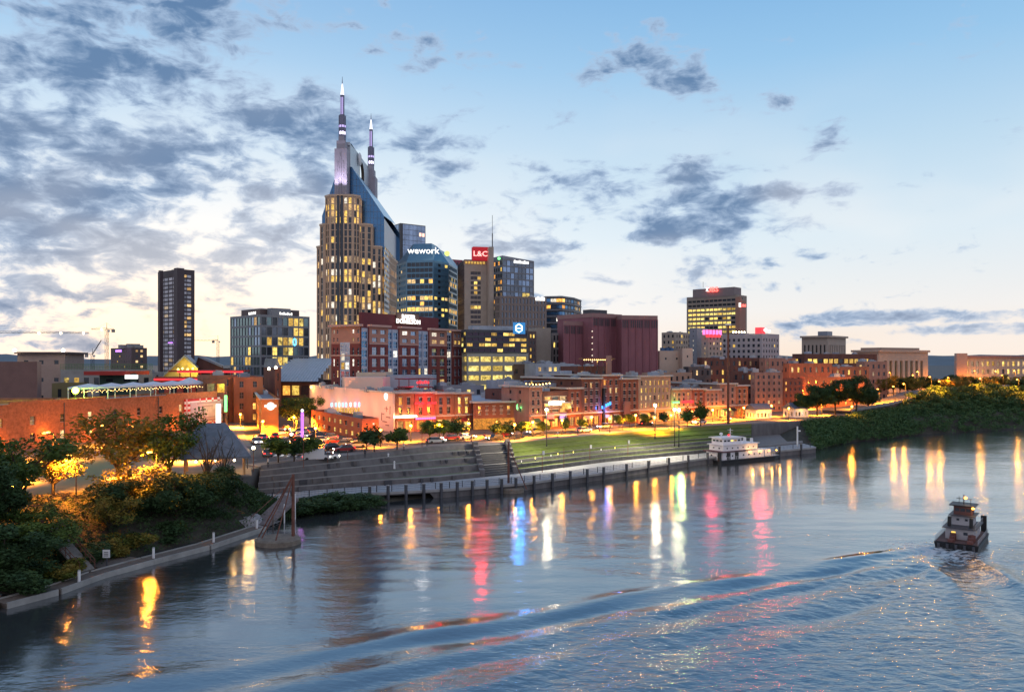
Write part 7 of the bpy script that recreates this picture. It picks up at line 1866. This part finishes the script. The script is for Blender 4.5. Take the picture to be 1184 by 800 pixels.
def towboat():
    p0, p1 = at(820, 191.5), at(897, 204.0); c = lerp2(p0, p1, .5); a = math.atan2(p1[1] - p0[1], p1[0] - p0[0]); L_ = math.hypot(p1[0] - p0[0], p1[1] - p0[1])
    root = thing('white_towboat', 'white multi-deck towboat with a black hull and warm rail lamps, moored at the promenade', 'boat', (c[0], c[1], 0)); W = local(root, a)
    ww = mat('boat_white', (.80, .76, .78), var=.06, rough=.5)
    b = MB(root.location); hull(b, W, L_, 7, -.4, 1.0, 3.5, 1.2); b.build('hull', M_BLACK, root)
    b = MB(root.location); hull(b, W, L_ - .5, 6.6, 1.003, 1.25, 3.4, .0); b.build('deck', M_GREYP, root)
    sw = dict(pitch=2.0, rows=1, wf=.3, hf=.36, lit=.1, lits=[L_WARM], inset=.12, edge=.5, mt=.5, mb_=.3)
    house(root, W, a, -L_ / 2 + 1.2, L_ / 2 - 7.5, -2.9, 2.9, 1.25, 3.7, ww, S(**sw), 'main_deckhouse')
    b = MB(root.location); q = [W(-L_ / 2 + .4, -3.4, 0)[:2], W(-2, -3.4, 0)[:2], W(-2, 3.4, 0)[:2], W(-L_ / 2 + .4, 3.4, 0)[:2]]; b.prism(q, 3.72, 4.0, 0, True); b.build('dark_canopy_deck', mat('maroon_deck', (.10, .04, .05), var=.1), root)
    house(root, W, a, -L_ / 2 + 1.8, L_ / 2 - 9.5, -2.5, 2.5, 4.02, 6.0, ww, S(**sw), 'upper_deckhouse')
    b = MB(root.location); q = [W(-L_ / 2 + 1.3, -2.9, 0)[:2], W(L_ / 2 - 9, -2.9, 0)[:2], W(L_ / 2 - 9, 2.9, 0)[:2], W(-L_ / 2 + 1.3, 2.9, 0)[:2]]; b.prism(q, 6.0, 6.15, 0, True); b.build('bridge_deck', ww, root)
    house(root, W, a, -L_ / 2 + 2.2, -L_ / 2 + 9, -2.0, 2.0, 6.16, 8.2, ww, S(pitch=1.2, rows=1, wf=.8, hf=.42, lit=.15, inset=.1, edge=.2, mt=.2, mb_=.5), 'pilot_house')
    b = MB(root.location); q = [W(-L_ / 2 + 1.5, -2.5, 0)[:2], W(-L_ / 2 + 9.6, -2.5, 0)[:2], W(-L_ / 2 + 9.6, 2.5, 0)[:2], W(-L_ / 2 + 1.5, 2.5, 0)[:2]]; b.prism(q, 8.2, 8.42, 0, True); b.build('pilot_roof', M_WHITE, root)
    b = MB(root.location); x = -L_ / 2 + 7; b.tube(W(x, 0, 8.4), W(x, 0, 11.2), .1); b.tube(W(x, -1, 10.6), W(x, 1, 10.6), .06); b.tube(W(x, -.7, 9.7), W(x, .7, 9.7), .05); b.build('mast', M_WHITE, root)
    b = MB(root.location); b.sphere(W(-L_ / 2 + 3.6, 0, 9.5), .5); b.tube(W(-L_ / 2 + 3.6, 0, 8.4), W(-L_ / 2 + 3.6, 0, 9.1), .14); b.build('radar_dome', M_WHITE, root)
    b = MB(root.location); b.sphere(W(-L_ / 2 + 6, -.4, 9.0), .32); b.build('red_beacon', E_RED, root)
    for k in range(2):
        b = MB(root.location); b.tube(W(L_ / 2 - 10.3, -1.2 + 2.4 * k, 5.9), W(L_ / 2 - 10.3, -1.2 + 2.4 * k, 7.6), .45, .4, 10); b.build('funnel', M_WHITE, root)
    b = MB(root.location)
    for k in range(5): b.box(W(L_ / 2 - 7 + k * 1.3, -.4 + .5 * (k % 3), 1.25), (.9, .8, .7 + .5 * (k % 2)), a + k)
    b.build('deck_winches', M_RUST, root, kind='stuff')
    house(root, W, a, L_ / 2 - 5.5, L_ / 2 - 3.2, -1.6, 1.6, 1.25, 3.4, ww, S(**sw), 'bow_cabin')
    b = MB(root.location)
    for k in range(24):
        x = -L_ / 2 + .4 + (L_ - 4) * k / 23; b.tube(W(x, -3.35, 1.25), W(x, -3.35, 2.25), .04, n=4)
    for h in (1.75, 2.25): b.tube(W(-L_ / 2 + .4, -3.35, h), W(L_ / 2 - 3.6, -3.35, h), .035, n=4)
    b.build('deck_rail', M_WHITE, root)
    for k, x in enumerate((-.6, 3.0, 6.4, 9.4)):
        if x > L_ / 2 - 2: x = L_ / 2 - 2
        b = MB(root.location); b.sphere(W(x, -3.1, 3.1), .22); b.build('rail_lamp', E_ORANGE, root); lamp('rail_light', W(x, -3.55, 3.0), (1, .5, .1), 110, .25)
    b = MB(root.location)
    for k in (0, 1): b.box(W(-L_ / 2 + 3.2 + 3 * k, -3.0, 1.25), (1.1, .3, 2.3), a)
    b.build('side_door', M_BLACK, root)
    b = MB(root.location); b.box(W(-L_ / 2 - .3, -3.2, -.2), (.7, .7, 4.2), a); b.build('push_knee', M_BLACK, root); root.scale = (.94, .94, .74)
towboat()
def pushboat():
    c = at(1113, 108); a = R(52); root = thing('push_boat', 'small dark push boat with stacked wheelhouse and amber lights heading upriver, trailing a wake', 'boat', (c[0], c[1], 0)); W = local(root, a); L_, w = 13.0, 6.2
    b = MB(root.location); hull(b, W, L_, w, -.3, 1.05, 1.0, .3); b.build('hull', M_BLACK, root)
    b = MB(root.location); hull(b, W, L_ - .5, w - .4, 1.053, 1.12, .9, 0); b.build('deck', mat('oxide_deck', (.13, .07, .06), var=.3, scale=2), root)
    gw = mat('boat_grey_white', (.46, .44, .46), var=.12, rough=.6)
    st = S(pitch=1.5, rows=1, wf=.36, hf=.4, lit=.12, inset=.08, edge=.3, mt=.2, mb_=.5)
    house(root, W, a, -3.2, 4.0, -2.0, 2.0, 1.12, 3.2, gw, st, 'main_cabin')
    b = MB(root.location); q = [W(x, y, 0)[:2] for x, y in ((-3.8, -2.4), (4.4, -2.4), (4.4, 2.4), (-3.8, 2.4))]; b.prism(q, 3.2, 3.34, 0, True); b.build('boat_deck', M_DARKP, root)
    house(root, W, a, -.6, 3.2, -1.5, 1.5, 3.34, 5.1, gw, st, 'upper_cabin')
    b = MB(root.location); q = [W(x, y, 0)[:2] for x, y in ((-1.2, -1.9), (3.7, -1.9), (3.7, 1.9), (-1.2, 1.9))]; b.prism(q, 5.1, 5.22, 0, True); b.build('bridge_deck', M_DARKP, root)
    house(root, W, a, 0.0, 2.8, -1.3, 1.3, 5.22, 6.9, mat('wheelhouse_red', (.13, .06, .055), var=.1), S(pitch=.9, rows=1, wf=.82, hf=.5, lit=.1, inset=.06, edge=.1, mt=.15, mb_=.3), 'wheelhouse')
    b = MB(root.location); q = [W(x, y, 0)[:2] for x, y in ((-.5, -1.9), (3.3, -1.9), (3.3, 1.9), (-.5, 1.9))]; b.prism(q, 6.9, 7.08, 0, True); b.build('wheelhouse_roof', M_BLACK, root)
    b = MB(root.location); b.tube(W(1.3, 0, 7.08), W(1.3, 0, 8.9), .08); b.tube(W(1.3, -1.1, 8.1), W(1.3, 1.1, 8.1), .05); b.tube(W(2.2, .8, 7.08), W(2.2, .8, 8.4), .04); b.tube(W(.4, -1.1, 7.08), W(.4, -1.1, 8.2), .04); b.build('mast', M_BLACK, root)
    for p in ((.9, -.3, 8.35), (.2, -1.4, 6.6)):
        b = MB(root.location); b.sphere(W(*p), .24); b.build('amber_lamp', E_ORANGE, root); lamp('boat_light', W(p[0] - .5, p[1] - .5, p[2] * .72), (1, .5, .12), 60, .2)
    for y in (-2.2, 2.2):
        b = MB(root.location); b.box(W(L_ / 2 + .1, y, .2), (.7, .8, 4.0), a); b.build('push_knee', M_BLACK, root)
        b = MB(root.location); b.tube(W(-2.4, y * .7, 3.3), W(-2.4, y * .7, 5.2), .3, .26, 8); b.build('funnel', M_BLACK, root)
    for s_ in (-1, 1):
        b = MB(root.location); ys = s_ * (w / 2 - .15)
        for k in range(12): x = -L_ / 2 + .3 + k * (L_ - 1.6) / 11; b.tube(W(x, ys, 1.1), W(x, ys, 2.0), .035, n=4)
        for h in (1.55, 2.0): b.tube(W(-L_ / 2 + .3, ys, h), W(L_ / 2 - 1.3, ys, h), .03, n=4)
        b.build('deck_rail', M_METAL, root)
        b = MB(root.location)
        for k in range(7): b.tube(W(-3.6 + k * 1.3, s_ * 2.3, 3.34), W(-3.6 + k * 1.3, s_ * 2.3, 4.2), .03, n=4)
        b.tube(W(-3.6, s_ * 2.3, 4.2), W(4.2, s_ * 2.3, 4.2), .03, n=4); b.build('upper_rail', M_METAL, root)
    b = MB(root.location)
    for k in range(6): b.box(W(-5.7 + (k % 3) * 1.0, -1.8 + (k // 3) * 2.6, 1.12), (.7, .8, .5 + .35 * (k % 3)), a + k * .4)
    b.build('deck_gear', mat('red_gear', (.16, .06, .05), var=.3), root, kind='stuff')
    b = MB(root.location)
    for k in range(5): b.tube(W(-L_ / 2 - .12, -2.4 + k * 1.2, .1), W(-L_ / 2 - .12, -2.4 + k * 1.2, .9), .22, n=8)
    b.build('stern_fenders', M_DARKP, root)
    root.scale = (.85, .85, .72)
    return c
pushboat()

# ================================================================ cars
def car_proto(name, paint, lab, van=False):
    root = thing(name, lab, 'van' if van else 'car', (0, 0, 0)); L_, w = (5.2, 2.0) if van else (4.5, 1.8); h1, h2 = (1.1, 2.2) if van else (.85, 1.42)
    b = MB(); pr = [(-L_ / 2, .28), (-L_ / 2 + .05, h1 - .1), (-L_ / 2 + .5, h1), (L_ / 2 - 1.1, h1), (L_ / 2 - .1, h1 - .2), (L_ / 2, .3)]
    n = len(pr); b.add([(x, -w / 2, z) for x, z in pr] + [(x, w / 2, z) for x, z in pr], [tuple(range(n)), tuple(reversed(range(n, 2 * n)))] + [(i, n + i, n + (i + 1) % n, (i + 1) % n) for i in range(n)])
    if van: b.box((-.45, 0, h1), (3.9, w - .08, h2 - h1))
    b.build('body', paint, root)
    x0, x1, x2, x3 = (-L_ / 2 + .35, -L_ / 2 + .9, .35, 1.05) if not van else (1.3, 1.52, 1.55, 2.1)
    b = MB(); ww = w / 2 - .12; zt = h2 if not van else 1.95
    b.add([(x0, -ww, h1), (x3, -ww, h1), (x2, -ww + .1, zt), (x1, -ww + .1, zt), (x0, ww, h1), (x3, ww, h1), (x2, ww - .1, zt), (x1, ww - .1, zt)], [(0, 1, 2, 3), (7, 6, 5, 4), (1, 5, 6, 2), (0, 3, 7, 4)]); b.build('windows', G_DARK, root)
    if not van: b = MB(); b.box(((x1 + x2) / 2, 0, h2 - .005), (x2 - x1 + .1, 2 * ww - .18, .05)); b.build('roof', paint, root)
    for x in (-L_ / 2 + .85, L_ / 2 - .85):
        for y in (-w / 2 + .08, w / 2 - .08): b = MB(); b.tube((x, y - .11, .33), (x, y + .11, .33), .33, n=10); b.build('wheel', M_BLACK, root)
    for y in (-.62, .62):
        b = MB(); b.box((L_ / 2 - .02, y, .58), (.08, .34, .16)); b.build('headlight', emis('headlamp', (1, .93, .75), 14), root)
        b = MB(); b.box((-L_ / 2 + .0, y, .66), (.08, .32, .15)); b.build('tail_light', emis('tail_lamp', (1, .03, .02), 6), root)
    return root
paints = {'white': (.7, .7, .7), 'black': (.02, .02, .02), 'silver': (.4, .41, .43), 'red': (.4, .03, .03), 'grey': (.15, .16, .17), 'blue': (.05, .1, .25)}
CP = {k: car_proto('parked_car', mat('car_paint_' + k, v, rough=.3, var=0, metal=.2), 'car') for k, v in paints.items()}
CP['van'] = car_proto('white_van', MATS['car_paint_white'], 'white van', True)
gc = 'cars around the riverfront crossroads'
def put_car(k, x, y, a, lab, z=6.02):
    P = CP[k]
    if P.name not in used: used.add(P.name); KIDS[P.name] = list(P.children); P.location = (x, y, z); P.rotation_euler = (0, 0, a); P['label'] = lab; P['group'] = gc
    else: dup(P, (x, y, z), a, None, lab, gc)
def on(px, py): D = gz(py); return at(px, D)
def carp(k, px, py, a, lab): x, y = on(px, py); put_car(k, x, y, R(a), lab)
carp('van', 366, 532, 12, 'white van parked at the top of the left terraces'); carp('white', 379, 531, 12, 'white car just in front of the white van'); carp('black', 372, 527, 12, 'black car tucked behind the white van')
cl = [('red', 318, 507), ('silver', 312, 515), ('white', 325, 502), ('black', 331, 498), ('grey', 337, 505), ('silver', 346, 501), ('white', 352, 506), ('blue', 358, 500), ('red', 343, 511), ('black', 366, 506), ('white', 372, 511), ('silver', 380, 508), ('red', 388, 513), ('grey', 396, 516), ('white', 404, 514), ('silver', 412, 517), ('red', 336, 520), ('black', 325, 524), ('grey', 309, 527), ('silver', 346, 526), ('blue', 303, 508), ('white', 297, 513), ('black', 386, 520), ('red', 398, 522), ('silver', 356, 514), ('white', 331, 513)]
for k, (col_, px, py) in enumerate(cl):
    side = 'left of the neon pylon' if px < 345 else 'near the foot of the neon pylon' if px < 362 else 'before the corner restaurant'
    row = 'at the back' if py < 506 else 'in the middle' if py < 516 else 'nearest the terraces'
    carp(col_, px, py, (118 if px < 345 else 20) + rnd.uniform(-8, 8) + (180 if k % 2 else 0), '%s car %s %s, %s' % (col_, side, row, ['facing away', 'facing the river'][k % 2]))
for k, t in enumerate((2.2, 2.5, 2.72, 3.05, 3.3, 3.62, 4.0, 4.3, 4.7, 5.1, 5.5)):
    p, a = street(t, 13.4 if k % 3 else 8); col_ = ['silver', 'red', 'white', 'black', 'red', 'grey', 'white', 'silver', 'black', 'white', 'grey'][k]
    put_car(col_, p.x, p.y, a + (math.pi if k % 2 else 0), '%s car on the riverfront road %s' % (col_, ['before the red neon front', 'before the brown brick front', 'before the last arched front', 'left of the cafe trees', 'under the cafe trees', 'before the balcony bar', 'before the ornate dark house', 'under the blue neon sign', 'before the lit warehouse', 'under the lawn trees', 'near the tall rust pole'][k]))

# ================================================================ people
def person_proto(seed, top, legs, skin):
    rng = random.Random(seed); root = thing('person', 'person', 'person', (0, 0, 0))
    me = bpy.data.meshes.new('body')
    V = [(0, 0, .95), (0, 0, 1.2), (0, .01, 1.42), (0, 0, 1.53), (0, 0, 1.66), (.1, 0, .9), (.12, .08, .48), (.13, 0, .06), (.13, -.13, .03), (-.1, 0, .9), (-.12, -.1, .48), (-.13, .02, .06), (-.13, -.12, .03), (.19, 0, 1.4), (.25, .02, 1.12), (.25, -.1, .88), (-.19, 0, 1.4), (-.25, .02, 1.12), (-.24, -.12, .88)]
    E = [(0, 1), (1, 2), (2, 3), (3, 4), (0, 5), (5, 6), (6, 7), (7, 8), (0, 9), (9, 10), (10, 11), (11, 12), (2, 13), (13, 14), (14, 15), (2, 16), (16, 17), (17, 18)]
    rad = [.14, .13, .15, .055, .105, .09, .065, .045, .04, .09, .065, .045, .04, .06, .045, .035, .06, .045, .035]
    me.from_pydata(V, E, []); o = bpy.data.objects.new('body', me); COL.objects.link(o)
    o.modifiers.new('skin', 'SKIN'); 
    for i, r in enumerate(rad): me.skin_vertices[0].data[i].radius = (r, r * .85)
    me.skin_vertices[0].data[0].use_root = True
    s = o.modifiers.new('sub', 'SUBSURF'); s.levels = s.render_levels = 1
    bpy.context.view_layer.update(); dg = bpy.context.evaluated_depsgraph_get(); m2 = bpy.data.meshes.new_from_object(o.evaluated_get(dg)); bpy.data.objects.remove(o)
    m2.materials.clear()
    for m in (top, legs, skin): m2.materials.append(m)
    for p in m2.polygons: z = p.center.z; p.material_index = 2 if z > 1.5 else 1 if z < .98 and abs(p.center.x) < .2 else 0
    b = bpy.data.objects.new('body', m2); COL.objects.link(b); b.parent = root
    h = MB(); h.sphere((0, .02, 1.73), .115, n=8, k=6); h.build('hair', mat('dark_hair', (.03, .02, .015), var=0), root)
    return root
sk = mat('skin', (.45, .28, .2), var=0)
PP = [person_proto(1, mat('dark_coat', (.03, .03, .04), var=0), mat('dark_trousers', (.02, .02, .03), var=0), sk), person_proto(2, mat('pale_shirt', (.5, .5, .5), var=0), MATS['dark_trousers'], sk), person_proto(3, mat('red_jacket', (.35, .05, .04), var=0), MATS['dark_trousers'], sk)]
gP = 'people strolling on the riverfront'
for k, (px, py, i, lab) in enumerate([(422, 529, 0, 'person in dark clothes standing alone at the top of the left terraces'), (467, 521, 1, 'person in a pale shirt standing near the terrace end'), (494, 516, 0, 'person in dark clothes at the wall before the red front'), (560, 509, 2, 'person in a red jacket walking before the cafe'), (645, 506, 1, 'person in a pale shirt walking before the balcony bar'), (668, 503, 0, 'dark-clad person walking right of the balcony bar'), (693, 500, 2, 'person in a red jacket below the ornate dark house'), (770, 491, 1, 'person in a pale shirt below the lit warehouse'), (545, 511, 0, 'dark-clad person above the wide steps'), (310, 540, 1, 'person in a pale shirt beside the pavilion lights')]):
    x, y = at(px, (CAM_H - 6.12) * F / (py - HOR)); P = PP[i]
    if P.name not in used: used.add(P.name); KIDS[P.name] = list(P.children); P.location = (x, y, 6.12); P['label'] = lab; P['group'] = gP; P.rotation_euler = (0, 0, k)
    else: dup(P, (x, y, 6.12), k * 1.3, None, lab, gP)

# ================================================================ cranes
M_CRN = mat('crane_yellow', (.55, .25, .06), var=.1)
def crane(label, px, D, y_top, y_base, jib, cjib, ang, tip_y=None, m=M_CRN, lights=()):
    c = at(px, D); z1 = zz(y_top, D); root = thing('tower_crane', label, 'crane', (*c, G0)); w = 1.1
    b = MB(root.location); z0 = G0; n = int((z1 - z0) / 3); t = .22
    for sx, sy in ((-w, -w), (w, -w), (w, w), (-w, w)): b.box((c[0] + sx, c[1] + sy, z0), (t, t, z1 - z0))
    for k in range(n):
        za, zb = z0 + (z1 - z0) * k / n, z0 + (z1 - z0) * (k + 1) / n; s_ = 1 if k % 2 else -1
        b.tube((c[0] - w * s_, c[1] - w, za), (c[0] + w * s_, c[1] - w, zb), .1, n=4); b.tube((c[0] + w, c[1] - w * s_, za), (c[0] + w, c[1] + w * s_, zb), .1, n=4)
    b.build('mast', m, root)
    ux, uy = math.cos(ang), math.sin(ang); zt = z1 + (tip_y or 0)
    def boom(L_, z_end, name, hh):
        b = MB(root.location); e = (c[0] + ux * L_, c[1] + uy * L_); K = max(3, int(abs(L_) / 4))
        for o, dz in ((-.5, 0), (.5, 0), (0, hh)): b.tube((c[0] - uy * o, c[1] + ux * o, z1 + dz), (e[0] - uy * o, e[1] + ux * o, z_end + dz * .5), .16, n=4)
        for k in range(K):
            f0, f1 = k / K, (k + .5) / K; p = lambda f, o, dz: (lerp(c[0], e[0], f) - uy * o, lerp(c[1], e[1], f) + ux * o, lerp(z1, z_end, f) + dz * (1 - f * .5))
            b.tube(p(f0, -.5, 0), p(f1, 0, hh), .08, n=4); b.tube(p(f1, 0, hh), p((k + 1) / K, .5, 0), .08, n=4)
        b.build(name, m, root); return e
    e1 = boom(jib, z1 + (tip_y or 0), 'jib', 1.4); 
    if cjib: e2 = boom(-cjib, z1, 'counter_jib', 1.0); b = MB(root.location); b.box((c[0] - ux * cjib * .9, c[1] - uy * cjib * .9, z1 - 2.6), (2.6, 1.8, 2.8), ang); b.build('counterweight', M_CONC, root)
    b = MB(root.location); b.tube((*c, z1), (*c, z1 + 6), .3, .15); 
    b.tube((*c, z1 + 6), (lerp(c[0], e1[0], .7), lerp(c[1], e1[1], .7), lerp(z1, z1 + (tip_y or 0), .7) + 1), .06, n=4)
    if cjib: b.tube((*c, z1 + 6), (*e2, z1 + .8), .06, n=4)
    b.build('apex', m, root)
    b = MB(root.location); b.box((c[0] + ux * 1.6, c[1] + uy * 1.6, z1 - 2.2), (1.6, 1.4, 1.8), ang); b.build('cab', M_WHITE, root)
    for f in lights:
        b = MB(root.location); b.sphere((lerp(c[0], e1[0], f), lerp(c[1], e1[1], f) - .8, z1), .8); b.build('jib_lamp', E_WARMW, root)
crane('orange tower crane beside the slim dark tower, its jib pointing left', 123.5, 700, 381, 425, -13, -6, R(10), lights=(0.3,))
crane('thin grey crane with very long level jib reaching in from the left edge', -12, 560, 385, 420, 68, 14, R(6), m=M_DARKP, lights=(.5, .72, .95))
crane('small luffing crane with raised jib left of the orange crane', 107, 760, 410, 425, 8, 6, R(10), tip_y=14, m=M_DARKP)
crane('distant crane with a level jib partly hidden behind the slim dark tower', 252, 900, 394, 425, -62, 6, R(0), m=M_DARKP)
